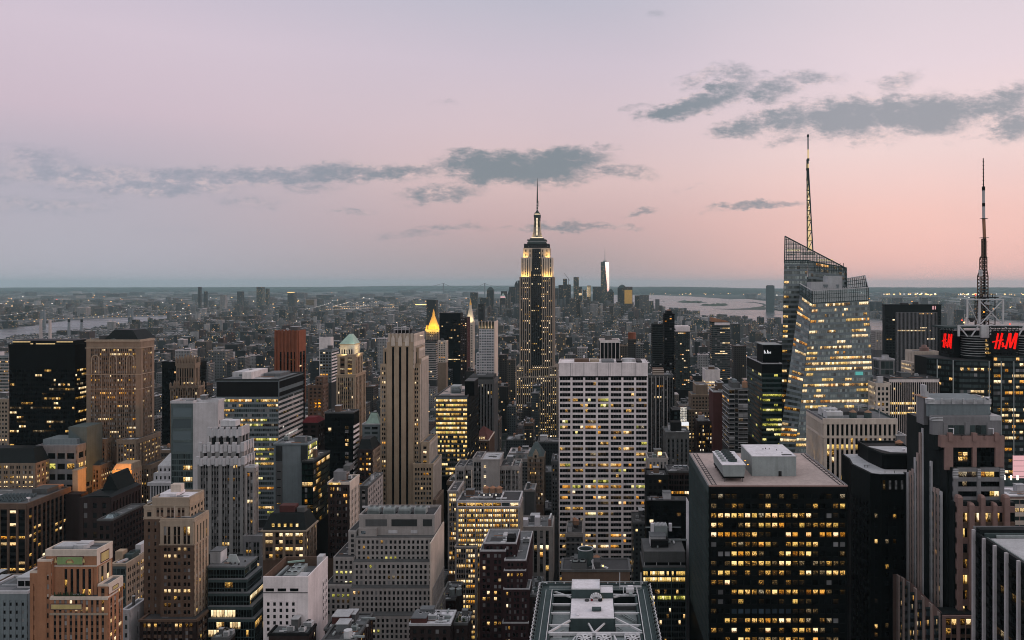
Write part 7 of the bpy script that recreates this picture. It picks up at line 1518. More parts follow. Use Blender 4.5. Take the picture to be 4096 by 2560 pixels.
# bulkheads
y1_=283.5;bl,br_=K(2287,284),K(2399,284);za=PZ(2358,279.5)
bk=b.part('bulkhead');bk.box(bl,br_,279.5,288.5,zr-7,za,'darksteel');bk.box(bl+.15,br_-.15,279.7,288.3,za,za+.06,'roofwhite')
for(a,c,d,f)in((bl,br_,279.4,279.7),(bl,br_,288.2,288.5),(bl,bl+.2,279.7,288.2),(br_-.2,br_,279.7,288.2)):bk.box(a,c,d,f,za,za+.35,'duct')
cl_,cr_=K(2282,270),K(2456,270);zb_=PZ(2475,262.5);b2=b.new('bulkhead');b2 .box(cl_,cr_,262.5,279.4,zr-7,zb_,'darksteel');b2 .box(cl_+.15,cr_-.15,262.7,279.3,zb_,zb_+.06,'roofwhite');b2 .box(cl_,cr_,262.4,262.7,zb_,zb_+.3,'duct')
b3=b.new('bulkhead');b3 .box(br_+.1,cr_,279.5,285.2,zr-7,za-1.2,'darksteel');b3 .box(br_+.2,cr_-.1,279.6,285,za-1.2,za-1.1,'roofwhite');b3 .box(br_+.2,cr_,285,285.2,za-1.2,za-.6,'duct')
d_=b.part('exhaust_duct');X_=K(2384,277)
for i in range(7):
 t0,t1=math.pi*i/7,math.pi*(i+1)/7;d_.bar((X_-1.5*math.cos(t0),277.2,zb_+1.1+1.1*math.sin(t0)),(X_-1.5*math.cos(t1),277.2,zb_+1.1+1.1*math.sin(t1)),.62,'duct')
d_.cyl(X_+1.5,277.2,zb_,zb_+1.2,.75,'soot',n=12);d_.cyl(X_-1.5,277.2,zb_,zb_+1.2,.4,'reddark',n=10);d_.cyl(X_-3.2,277.2,zb_,zb_+.5,.8,'tar',n=12)
u_=b.part('roof_unit');u_.box(K(2368,268),K(2405,268),268,270.2,zb_+.3,zb_+.9,'darksteel');u_.box(K(2306,265),K(2317,265),264.5,266.4,zb_,zb_+.5,'roofwhite')
b.new('wall_lamp').box(br_+.1,br_+.5,279.0,279.4,za-3,za-2.3,'lamp_warm')
# steel beams over the well and diagonal braces
L0,R0=xl0+4.6,xr0-4.6
for yy in(283,275,267.5,258):b.new('beam').box(L0,cl_-.1,yy-.25,yy+.25,zr-1.2,zr-.6,'duct');b.new('beam').box(cr_+.1,R0,yy-.25,yy+.25,zr-1.2,zr-.6,'duct')
b.new('beam').box(L0,R0,251.6,252.4,zr-1.4,zr-.5,'duct')
for(a,c)in(((L0,287),(bl-.1,281.5)),((R0,287),(cr_+.1,281.5)),((L0,253),(cl_,262)),((R0,253.5),(cr_,264)),((L0,283),(bl,283.5)),((R0,283),(cr_,284))):b.new('brace').bar((*a,zr-1),(*c,zr-1),.28,'duct')
for(a,c)in(((cl_+6.2,262.3),(0,252.2)),((cr_-3.4,262.3),(0,252.2))):X2=K(2376,252);b.new('brace').bar((a[0],a[1],zb_-1.5),(X2,252.2,zr-.8),.25,'duct')
for(a,c,yy)in((L0+1,L0+4,258.5),(R0-4,R0-1,270)):b.new('gallery_plate').box(a,c,yy,yy+5,zr-6.4,zr-6.1,'duct')
for(a0,b0,a1,b1)in((cr_+2,275,cr_+7,268),(cr_+3,275,cr_+8,268),(cr_+1,262,R0,254.5),(cr_+1,264,cr_+6,256),(L0+2,259,L0+5,262)):b.new('brace').bar((a0,b0,zr-4),(a1,b1,zr-4),.18,'steel')
for sx in(L0,R0-.3):b.part('well_wall').box(sx-.3,sx+.3,YN,YB-5,zr-7,zr-.8,'darksteel')
for(a,c)in((L0,cl_),(cr_,R0)):b.new('gallery').box(a+.4,c-.4,262,279,zr-5.0,zr-4.7,'steel');b.new('gallery_rail').box(a+.4,c-.4,279,279.3,zr-4.7,zr-3.4,'midgrey');b.new('gallery').box(a+.4,c-.4,252.6,258,zr-5.2,zr-4.9,'steel')
# fans
for px in(2337,2415,2531):
 f_=b.new('cooling_fan');yy=246.6;X_=K(px,yy);zf=zr-.5
 f_.box(X_-2.5,X_+2.5,yy-3,yy+4.6,zr-6.6,zf,'duct');f_.cyl(X_,yy,zf,zf+.5,2.35,'steel',2.3,24);f_.cyl(X_,yy,zf+.5,zf+.53,2.15,'black',n=24)
 bl_=b.new('fan_blade','cooling_fan')if False else f_
 for j in range(8):
  t_=j*math.pi/4+.2;f_.bar((X_+.35*math.cos(t_),yy+.35*math.sin(t_),zf+.62),(X_+1.95*math.cos(t_),yy+1.95*math.sin(t_),zf+.62),.3,'duct',.05)
 f_.cyl(X_,yy,zf+.5,zf+.85,.45,'duct',n=10)
 f_.box(X_-2.3,X_-1.2,yy+3.0,yy+4.5,zf,zf+.25,'palegrey');f_.box(X_+1.2,X_+2.3,yy+3.0,yy+4.5,zf,zf+.25,'palegrey')
for(p_,q_)in((((2302,250)),(2250,240)),((2376,252),(2330,247)),((2456,251),(2492,241)),((2456,251),(2470,244))):b.part('brace').bar((K(*p_),p_[1],zr-1),(K(*q_),q_[1],zr-2.4),.2,'duct')
b.done()
# window cleaning rig on its track
b=Thing('cleaning_rig','pale window cleaning rig with two upright arms standing on the near steel roof','rig',K(2530,288),287)
r_=b.part('arm');za_=zr
for px in(2479,2564):r_.bar((K(px,287),287,za_),(K(px,287),287,PZ(2291,287)),.16,'roofpale')
c_=b.part('carriage');c_.box(K(2478,286),K(2566,286),285.8,286.2,za_+.9,za_+1.2,'roofpale');c_.box(K(2478,286),K(2566,286),287.2,287.5,za_+.9,za_+1.1,'roofpale');c_.box(K(2504,284),K(2536,284),283.4,285.4,za_-.2,za_+1.1,'palegrey');c_.box(K(2511,285),K(2533,285),285.4,286,za_+1.1,za_+1.6,'roofwhite');c_.box(K(2516,282),K(2530,282),281.5,283.4,za_-.4,za_+.3,'steel')
for px in(2494,2548):c_.bar((K(px,284.6),285.8,za_+1),(K(px,283),283.4,za_-.2),.14,'palegrey')
b.done()
# building just beyond with a tank drum
b,bx=simple('brick_block','low brick block with a tall round tank drum just beyond the near steel roof','building',2246,2520,2284,330,dep=14,S=None,core='brown',rm='tar',par=.6,pm='midgrey',cl=0)
d_=b.part('tank_drum');X_,Yd=PX(2342,336),338.5;zt_=PZ(2203,336);rd=3.35;n=26
for i in range(n):
 a0,a1=2*math.pi*i/n,2*math.pi*(i+1)/n;c0,s0,c1,s1=math.cos(a0),math.sin(a0),math.cos(a1),math.sin(a1)
 d_.hexa([(X_+rd*c0,Yd+rd*s0,bx[4]),(X_+rd*c1,Yd+rd*s1,bx[4]),(X_+(rd-.3)*c1,Yd+(rd-.3)*s1,bx[4]),(X_+(rd-.3)*c0,Yd+(rd-.3)*s0,bx[4]),(X_+rd*c0,Yd+rd*s0,zt_),(X_+rd*c1,Yd+rd*s1,zt_),(X_+(rd-.3)*c1,Yd+(rd-.3)*s1,zt_),(X_+(rd-.3)*c0,Yd+(rd-.3)*s0,zt_)],'darksteel')
 d_.hexa([(X_+(rd+.1)*c0,Yd+(rd+.1)*s0,zt_),(X_+(rd+.1)*c1,Yd+(rd+.1)*s1,zt_),(X_+(rd-.35)*c1,Yd+(rd-.35)*s1,zt_),(X_+(rd-.35)*c0,Yd+(rd-.35)*s0,zt_),(X_+(rd+.1)*c0,Yd+(rd+.1)*s0,zt_+.25),(X_+(rd+.1)*c1,Yd+(rd+.1)*s1,zt_+.25),(X_+(rd-.35)*c1,Yd+(rd-.35)*s1,zt_+.25),(X_+(rd-.35)*c0,Yd+(rd-.35)*s0,zt_+.25)],'roofpale')
b.part('tank_cone').cyl(X_,Yd,zt_-2.6,zt_-.9,rd-.5,'wood',.1,20)
p=b.part('plant_box');p.box(PX(2286,331),PX(2348,331),330.4,335,bx[4],bx[4]+3.2,'midgrey');p.box(PX(2288,331),PX(2346,331),330.6,334.8,bx[4]+3.2,bx[4]+3.3,'soot')
for k in range(2):p.cyl(PX(2302+k*28,332),332.6,bx[4]+3.3,bx[4]+3.9,1.2,'steel',n=14);p.cyl(PX(2302+k*28,332),332.6,bx[4]+3.9,bx[4]+3.95,1.0,'black',n=14)
d2=b.part('duct');d2 .bar((PX(2370,332),332,bx[4]),(PX(2372,332),333,bx[4]+4),.2,'palegrey');d2 .bar((PX(2378,332),332,bx[4]),(PX(2366,332),333,bx[4]+3.4),.2,'palegrey');d2 .bar((PX(2404,331),331,bx[4]+2),(PX(2432,331),331,bx[4]+.8),.3,'duct');b.new('roof_lamp').box(PX(2410,331),PX(2414,331),330.5,331,bx[4]+1.6,bx[4]+2.2,'lamp_warm');b.part('bulkhead').box(PX(2376,333),PX(2400,333),333,338,bx[4],bx[4]+2.6,'tar')
b.done()
# ------------------------------------------------------------------ little roofs along the bottom edge
def small(lb,pl,pr,pt,Y,ps,core,rm,seed,S=None,tank=False,par=.8,pm='midgrey',n=6):
 b,bx=simple('brick_block',lb,'building',pl,pr,pt,Y,ps=ps,S=S,core=core,rm=rm,par=par,pm=pm,cl=0);clutter(b,bx,n+5,seed,tank=tank);return b,bx
SB=style(bw=3,pat=((.25,.7),),fh=3.4,pm='darkbrick',lit=.15,blind=.2)
b,bx=small('brick block with pale crowded roof and a grey bulkhead, below the limestone ziggurat',1300,1450,2520,330,1490,'brown','roofgrey',21,SB);p=b.part('penthouse');p.box(bx[0]+2,bx[0]+9,bx[2]+3,bx[2]+10,bx[4],bx[4]+4.2,'maroon');p.box(bx[0]+1.8,bx[0]+9.2,bx[2]+2.8,bx[2]+10.2,bx[4]+4.2,bx[4]+4.5,'roofpale');b.done()
b,bx=small('low block with white stained roof and sunken court beside the dark purple brick block',1640,1800,2500,345,1822,'brown','roofwhite',22,SB,n=9,par=.7,pm='palegrey');p=b.part('penthouse');p.box(bx[0]+.3,bx[0]+7,bx[2]+.4,bx[2]+9,bx[4],bx[4]+2.6,'maroon');p.box(bx[0]+.3,bx[0]+7,bx[2]+.4,bx[2]+9,bx[4]+2.6,bx[4]+2.8,'roofgrey');b.done()
b,bx=small('narrow block with planted roof terrace and small trees',1816,1868,2498,352,1884,'brown','sand',23,SB,n=1)
g_=b.part('potted_tree')
for k in range(5):
 a,c=bx[0]+1+k*1.0,bx[2]+2+(k%3)*2;g_.cyl(a,c,bx[4],bx[4]+.5,.3,'tar',n=6)
 for q_ in range(14):g_.cyl(a+R.uniform(-.5,.5),c+R.uniform(-.5,.5),bx[4]+R.uniform(.5,1.6),bx[4]+R.uniform(1.6,2.2),.28,'plant',.05,5)
b.done()
b,bx=small('dark flat roofed block with round vents and a big grey tank at the bottom edge',1290,1420,2566,318,1460,'darkbrick','tar',24,SB,n=9);b.part('tank').cyl(bx[0]+9.4,bx[2]+3,bx[4],bx[4]+3.4,1.7,'duct',n=18);b.done()
b,bx=small('dark roofed block with black parapet below the plain whitish tower',1076,1232,2540,322,1262,'soot','roofgrey',25,SB,n=8,pm='soot');b.done()
b,bx=small('grey roofed little block with a red chimney below the dark glass terraces',852,918,2556,326,936,'tan','roofgrey',26,SB,n=2);b.part('chimney').cyl(bx[0]+3.4,bx[2]+2,bx[4],bx[4]+1.4,.4,'maroon',n=8);b.done()
b,bx=small('dark brick block with twin grey drums beside the ziggurat',1760,1820,2400,420,1850,'soot','tar',27,SB,n=1,par=.5);[b.new('tank').cyl(bx[0]+6+k*3.6,bx[2]+3,bx[4]+1.5,bx[4]+5,1.6,'steel',n=14)for k in range(2)];b.done()
b,bx=small('dim narrow brick block in the gap next to the near steel roof',2118,2160,2385,395,None,'darkbrick','roofgrey',28,SB,n=1);b.done()
# ------------------------------------------------------------------ ground, water, islands, hills
def ground_mat():
 m=bpy.data.materials.new('citygroundmat');m.use_nodes=True;t=NT(m.node_tree)
 g=t.n('ShaderNodeNewGeometry')
 n1,_=t.noise(g.outputs['Position'],.0016,5,.6);n2,_=t.noise(g.outputs['Position'],.02,4,.65)
 c=t.mix(t.mr(n1,.42,.58),(.035,.045,.046,1),(.025,.045,.034,1));c=t.mix(t.m('MULTIPLY',t.mr(n2,.52,.66),.7),c,(.15,.15,.155,1))
 b_=t.n('ShaderNodeBsdfPrincipled');t.put(b_,0,c);b_.inputs['Roughness'].default_value=.9;b_.inputs['Specular IOR Level'].default_value=.2
 o=t.n('ShaderNodeOutputMaterial');t.l(b_,o);MATS['cityground']=m
 m=bpy.data.materials.new('water');m.use_nodes=True;t=NT(m.node_tree)
 b_=t.n('ShaderNodeBsdfPrincipled');g=t.n('ShaderNodeNewGeometry')
 n1,_=t.noise(t.v('MULTIPLY',g.outputs['Position'],(1,2.2,1)),.0035,5,.6);n2,_=t.noise(g.outputs['Position'],.06,3,.6)
 b_.inputs['Base Color'].default_value=(.03,.045,.05,1);t.put(b_,b_.inputs.find('Roughness'),t.mr(n1,.35,.65,.16,.34))
 bp=t.n('ShaderNodeBump');bp.inputs['Strength'].default_value=.25;bp.inputs['Distance'].default_value=1.5;t.put(bp,'Height',n2);t.l(bp,b_,0,b_.inputs.find('Normal'))
 o=t.n('ShaderNodeOutputMaterial');t.l(b_,o);MATS['water']=m
 m=bpy.data.materials.new('treesmat');m.use_nodes=True;t=NT(m.node_tree)
 b_=t.n('ShaderNodeBsdfPrincipled');g=t.n('ShaderNodeNewGeometry');n1,_=t.noise(g.outputs['Position'],.05,4,.7)
 t.put(b_,0,t.mix(n1,(.018,.03,.018,1),(.06,.085,.045,1)));b_.inputs['Roughness'].default_value=.9
 o=t.n('ShaderNodeOutputMaterial');t.l(b_,o);MATS['trees']=m
ground_mat()
wallmat('mirrorface',(.62,.50,.47),.22,.06,.02,.5,1.0,False)  # sunset reflection on one tower face, put into a pinkish metal of its own
wallmat('hill',(.05,.075,.06),var=.5,scale=.004,streak=False);wallmat('bridge',(.16,.19,.21));wallmat('brickstuy',(.20,.13,.105));wallmat('stack',(.42,.38,.37))
mb=MB();mb.poly([(-70000,-2000,0),(70000,-2000,0),(70000,62000,0),(-70000,62000,0)],'cityground');mb.build('ground',kind='structure')
def G(px,py):y=GY(py);return(PX(px,y),y)
def sheet(name,pts,mat,z,kind='structure'):
 mb=MB();mb.poly([(x,y,z)for x,y in pts],mat);return mb.build(name,kind=kind)
W_E=[G(*p)for p in((-500,1392),(-60,1376),(40,1352),(130,1344),(210,1338),(300,1328),(400,1312),(470,1302),(560,1294),(690,1277),(705,1264),(600,1260),(535,1262),(520,1270),(400,1275),(330,1278),(275,1281),(200,1292),(130,1304),(0,1317),(-500,1335))]
sheet('river',W_E,'water',.8)
W_H=[G(*p)for p in((2440,1180),(2440,1262),(2560,1262),(2653,1256),(2742,1262),(2789,1284),(2937,1292),(3075,1306),(3250,1345),(3480,1362),(3545,1372),(4300,1480),(4400,1300),(3900,1272),(3560,1284),(3420,1262),(3300,1254),(3140,1247),(3085,1240),(3074,1206),(2990,1196),(2920,1197),(2760,1186),(2600,1180))]
sheet('bay',W_H,'water',.8)
sheet('far_bay',[G(*p)for p in((1640,1164),(1720,1160),(1850,1158),(2440,1161),(2440,1174),(2150,1176),(1900,1176),(1780,1182))],'water',.8)
sheet('far_bay',[G(*p)for p in((1700,1222),(1760,1214),(1890,1216),(1900,1234),(1780,1238))],'water',.8)
sheet('far_bay',[G(*p)for p in((3470,1188),(3700,1184),(4300,1182),(4300,1194),(3800,1198),(3560,1194))],'water',.8)
def lump(name,outline,z,mat,hgt,seed,n=26,kind='structure'):
 r=random.Random(seed);mb=MB();pts=[G(*p)for p in outline];mb.prism(pts,.2,z,mat);
 xs,ys=[p[0]for p in pts],[p[1]for p in pts];mx,my=sum(xs)/len(xs),sum(ys)/len(ys)
 for i in range(n):
  a=r.choice(pts);t_=r.uniform(.15,.8);x,y=a[0]+(mx-a[0])*t_,a[1]+(my-a[1])*t_
  mb.cyl(x,y,z,z+hgt*r.uniform(.5,1.1),r.uniform(25,60),'trees',r.uniform(6,25),7)
 return mb.build(name,kind=kind)
lump('island',((2712,1209),(2740,1212),(2800,1212),(2829,1210),(2800,1207),(2730,1206)),3,'hill',16,1)
lump('island',((2801,1222),(2850,1225),(2900,1224),(2916,1220),(2880,1217),(2830,1218)),3,'hill',18,2)
lump('pier_island',((2854,1236),(2930,1239),(3060,1239),(3068,1233),(3060,1230),(2940,1236)),3,'hill',6,3,8)
mb=MB();prev=None
for(px,py)in((2985,1209),(3020,1211),(3050,1216),(3062,1222),(3050,1228),(3010,1233)):
 q=(*G(px,py),5)
 if prev:mb.bar(prev,q,14,'hill',2)
 prev=q
mb.build('causeway',kind='structure')
# statue on the first island
t_=Thing('statue','tiny statue on a tall pedestal standing on the wooded harbour island','statue',*G(2739,1208),3);x,y=G(2739,1208);t_.part('pedestal').frus(x-14,x+14,y-14,y+14,3,x-8,x+8,y-8,y+8,30,'bridge');t_.part('figure').cyl(x,y,30,58,4.5,'copper',2,8);t_.part('figure').bar((x,y,54),(x+4,y,68),1.3,'copper');t_.done()
# hills across the bay
def ridge(pts,Y,dep,mat='hill',sub=12):
 mb=MB();r=random.Random(5);P_=[]
 for(pa,za),(pc,zc)in zip(pts,pts[1:]):
  for k in range(sub):t_=k/sub;P_.append((pa+(pc-pa)*t_,za+(zc-za)*t_+r.uniform(-.35,.35)))
 P_.append(pts[-1])
 for(a,c),(a2,c2)in zip(P_,P_[1:]):
  x0,x1=PX(a,Y),PX(a2,Y);z0,z1=max(4,PZ(c,Y)),max(4,PZ(c2,Y))
  mb.hexa([(x0,Y-dep,0),(x1,Y-dep,0),(x1,Y+dep,0),(x0,Y+dep,0),(x0,Y,z0),(x1,Y,z1),(x1,Y+20,z1),(x0,Y+20,z0)],mat)
 return mb.build('hills',kind='structure',smooth=True)
ridge([(2380,1158),(2450,1153),(2520,1148),(2600,1146.5),(2720,1147),(2850,1149),(2960,1152),(3080,1154),(3300,1156)],24500,3300)
ridge([(1380,1146),(1600,1143),(2000,1142.5),(2300,1144),(2500,1147)],34000,3000)
ridge([(3300,1152),(3500,1149),(3800,1150),(4300,1149)],26000,3000)
ridge([(-400,1152),(100,1150),(700,1149),(1400,1147)],30000,3000)
# ------------------------------------------------------------------ bridges and chimneys
def suspension(name,lb,towers,deck_ends,ztow,zdeck,leg,lamps=0,mat='bridge'):
 """towers: two ground points; deck_ends: two more"""
 (xa,ya),(xc,yc)=towers;t_=Thing(name,lb,'bridge',(xa+xc)/2,(ya+yc)/2)
 ux,uy=xc-xa,yc-ya;L=math.hypot(ux,uy);ux,uy=ux/L,uy/L;nx,ny=-uy,ux;hw=leg*2.2
 for(x,y)in towers:
  p=t_.new('tower')
  for s_ in(-1,1):p.frus(x+nx*hw*s_-leg,x+nx*hw*s_+leg,y+ny*hw*s_-leg,y+ny*hw*s_+leg,0,x+nx*hw*s_-leg*.7,x+nx*hw*s_+leg*.7,y+ny*hw*s_-leg*.7,y+ny*hw*s_+leg*.7,ztow,mat)
  for zz in(zdeck-6,ztow*.72,ztow-5):p.bar((x-nx*hw,y-ny*hw,zz),(x+nx*hw,y+ny*hw,zz),leg*.6,mat)
 d=t_.part('deck');pts=[deck_ends[0],towers[0],towers[1],deck_ends[1]]
 for p_,q_ in zip(pts,pts[1:]):d.bar((*p_,zdeck),(*q_,zdeck),hw,mat,3.5)
 c=t_.part('cable');lm=t_.part('lamp')
 segs=[(deck_ends[0],towers[0],zdeck+3,ztow,False),(towers[0],towers[1],ztow,ztow,True),(towers[1],deck_ends[1],ztow,zdeck+3,False)]
 for(p_,q_,z0,z1,sag)in segs:
  n=18
  f=lambda k:(p_[0]+(q_[0]-p_[0])*k/n,p_[1]+(q_[1]-p_[1])*k/n,(zdeck+6+(ztow-zdeck-6)*(2*k/n-1)**2)if sag else z0+(z1-z0)*((k/n)**(1.6 if z1>z0 else.62)))
  for k in range(n):
   for s_ in(-1,1):a,e=f(k),f(k+1);c.bar((a[0]+nx*hw*s_,a[1]+ny*hw*s_,a[2]),(e[0]+nx*hw*s_,e[1]+ny*hw*s_,e[2]),leg*.16,mat)
   if lamps:
    a=f(k);lm.box(a[0]-lamps,a[0]+lamps,a[1]-lamps,a[1]+lamps,a[2],a[2]+lamps*2,'lamp_white');lm.box(a[0]-lamps,a[0]+lamps,a[1]-lamps-2,a[1]+lamps-2,zdeck+4,zdeck+4+lamps*1.6,'lamp_warm')
 t_.done()
suspension('suspension_bridge','grey steel suspension bridge over the river on the far east side',(G(171,1309),G(523,1293)),(G(-300,1318),G(900,1276)),104,44,7,1.1)
suspension('suspension_bridge','lamp strung suspension bridge among the distant east side blocks',(G(1322,1257),G(1488,1250)),(G(1180,1262),G(1650,1246)),100,40,7,1.5)
suspension('suspension_bridge','lamp strung bridge standing behind the other lamp strung bridge',(G(1400,1242),G(1520,1237)),(G(1300,1246),G(1610,1232)),88,40,7,1.5)
# the great bridge at the harbour mouth
Yv=15500;(xa,xc)=(PX(1774,Yv),PX(1939,Yv));suspension('suspension_bridge','very distant twin towered bridge at the harbour mouth on the horizon',((xa,Yv),(xc,Yv)),((PX(1640,Yv),Yv+100),(PX(2060,Yv),Yv+100)),PZ(1133,Yv),PZ(1157,Yv),11)
for(px,top,base,m_,lb)in((163,1277,1346,'stack','pale power station chimney nearest the photo edge by the river'),(200,1279,1346,'stack','second pale power station chimney in from the photo edge by the river'),(276,1277,1328,'bridge','third power station chimney in from the photo edge, dark tipped'),(327,1277,1327,'bridge','fourth power station chimney in from the photo edge, dark tipped, by the red brick block')):
 x,y=G(px,base+22);y=min(y,4000);x=PX(px,y);t_=Thing('chimney',lb,'chimney',x,y);zt_=PZ(top,y);t_.part('shaft').cyl(x,y,0,zt_-14,7,m_,5.6,12);t_.part('cap').cyl(x,y,zt_-14,zt_,5.8,'soot' if m_=='bridge' else 'stack',5.6,12);t_.done()
 # ------------------------------------------------------------------ city blocks as data: x0 x1 y0 y1 h finish roofmat
rs=random.Random(42);LOTS=[]
CF=list(CITY)
def free(x0,x1,y0,y1,g=2.0):
 for(a,c,d,f,_)in OCC:
  if x0<c+g and x1>a-g and y0<f+g and y1>d-g:return False
 return True
def inwater(x,y,poly):
 n=len(poly);c=False;j=n-1
 for i in range(n):
  xi,yi=poly[i];xj,yj=poly[j]
  if(yi>y)!=(yj>y)and x<(xj-xi)*(y-yi)/(yj-yi)+xi:c=not c
  j=i
 return c
def wet(x,y):return inwater(x,y,W_E)or inwater(x,y,W_H)
ROOFS=[('roofgrey',4.5),('roofpale',2.6),('tar',4.2),('roofwhite',1.5),('gravel',1),('midgrey',2)]
def cap(px,Y):
 """nothing generic may rise above what the photograph shows at this place (photo rows)"""
 if Y<1000:return 1600+(1000-Y)*.55
 if px<760 and 1500<Y<4300:return 1374-px*.045
 if Y<1800:return 1430
 return 1190
def lot(x0,x1,y0,y1,h,fin):
 px=VX+F*(x0+x1)/2/y0
 zc=PZ(cap(px,y0),y0);h=min(h,max(zc,12))
 LOTS.append((x0,x1,y0,y1,h,fin,pick(rs,ROOFS)))
 # Manhattan street grid: streets every 80 m away from the camera, avenues every 140 to 280 m across
STREET=80.0
y=420.0
while y<6300:
 half=min(1.0,.78)*y+150
 x=-half-rs.uniform(0,40)
 avex=[-1500+152*k for k in range(40)]
 while x<.62*y+200:
  wdt=rs.uniform(9,24)if y<2600 else rs.uniform(13,36)
  if rs.random()<.12:wdt*=1.7
  xa,xb=x,x+wdt;x=xb+(0 if rs.random()<.8 else 1.0)
  for a in(avex if y<1700 else()):
   if xa<a+12 and xb>a-12:
    if a-12-xa>10:xb=a-12
    else:xa,xb=a+12,max(xb,a+24)
    x=xb;break
  for(d0,d1)in((0,30),(31,61)):
   ya,yb_=y+d0,y+d1-rs.uniform(0,4)
   if d0 and y>4200:continue
   if y>4200:yb_=y+60
   cxm,cym=(xa+xb)/2,(ya+yb_)/2
   if wet(cxm,cym)or wet(xa,ya)or wet(xb,yb_):continue
   if inwater(cxm,cym,[(-9e4,9e4)]*3):continue
   # street lamps' avenue kept open
   if abs(cxm-(-54-.05*(cym-1070)))<10+wdt/2 and 900<cym<1500:continue
   # east of the river it is Brooklyn; handled below
   if cym>4300 and cxm<-(cym-3300)*.62:continue
   if not free(xa,xb,ya,yb_):continue
   u=rs.random()
   if y<1500:
    h=rs.uniform(32,62)if u<.7 else rs.uniform(60,105)
    if y<640:h=rs.uniform(40,85)
   elif y<2600:h=rs.uniform(18,46)if u<.78 else rs.uniform(48,95)
   elif y<5000:h=rs.uniform(13,32)if u<.85 else rs.uniform(36,78)
   else:
    dt=abs(cxm+150)/900
    h=rs.uniform(20,60)if u<.6 or dt>1 else rs.uniform(60,150)*(1.15-dt*.6)
   if cxm<-900 and u>.93 and 1800<y<3300:h=rs.uniform(40,70)
   fin=pick(rs,(('cf_tan',2),('cf_brown',1.8),('cf_red',.9),('cf_grey',3.6),('cf_pale',2.4),('cf_dark',1.6),('cf_glass',.8),('cf_white',1.1),('cf_rib',1.6),('cf_teal',.8)))
   lot(xa,xb,ya,yb_,h,fin)
 y+=STREET
 # beyond the river: Brooklyn, Queens and the Jersey shore, ever larger lots
rs_f=random.Random(5)
def far_field(y0,y1,xl,xr,wmin,wmax,step,hmin,hmax,tall,cond,dens=.75):
 y=y0
 while y<y1:
  x=xl(y)
  while x<xr(y):
   wd=rs.uniform(wmin,wmax)
   if rs.random()<dens and cond(x+wd/2,y):
    h=rs.uniform(hmin,hmax)if rs.random()>tall else rs.uniform(hmax*1.6,hmax*4.2)
    if not wet(x,y)and not wet(x+wd,y+step*.6):LOTS.append((x,x+wd,y,y+step*rs.uniform(.4,.8),h,pick(rs,(('cf_tan',2),('cf_brown',2),('cf_red',2),('cf_grey',4),('cf_pale',3),('cf_dark',3),('cf_white',2),('cf_teal',1))),pick(rs,ROOFS)))
   x+=wd*rs.uniform(1.0,1.9)
  y+=step
east=lambda x,y:(y>4300 and x<-(y-3300)*.62)and not inwater(x,y,W_E)
far_field(4300,7600,lambda y:-.80*y,lambda y:-.05*y,14,40,40,8,18,.05,east)
far_field(6300,12000,lambda y:-.80*y,lambda y:-.06*y,26,80,80,8,20,.05,lambda x,y:not wet(x,y))
far_field(12000,26000,lambda y:-.80*y,lambda y:-.16*y,90,300,380,10,26,.05,lambda x,y:True)
far_field(6200,11000,lambda y:.20*y,lambda y:.62*y,30,90,90,8,22,.06,lambda x,y:not wet(x,y)and y<16000)
far_field(11000,24000,lambda y:.20*y,lambda y:.62*y,90,260,380,10,24,.05,lambda x,y:not wet(x,y))
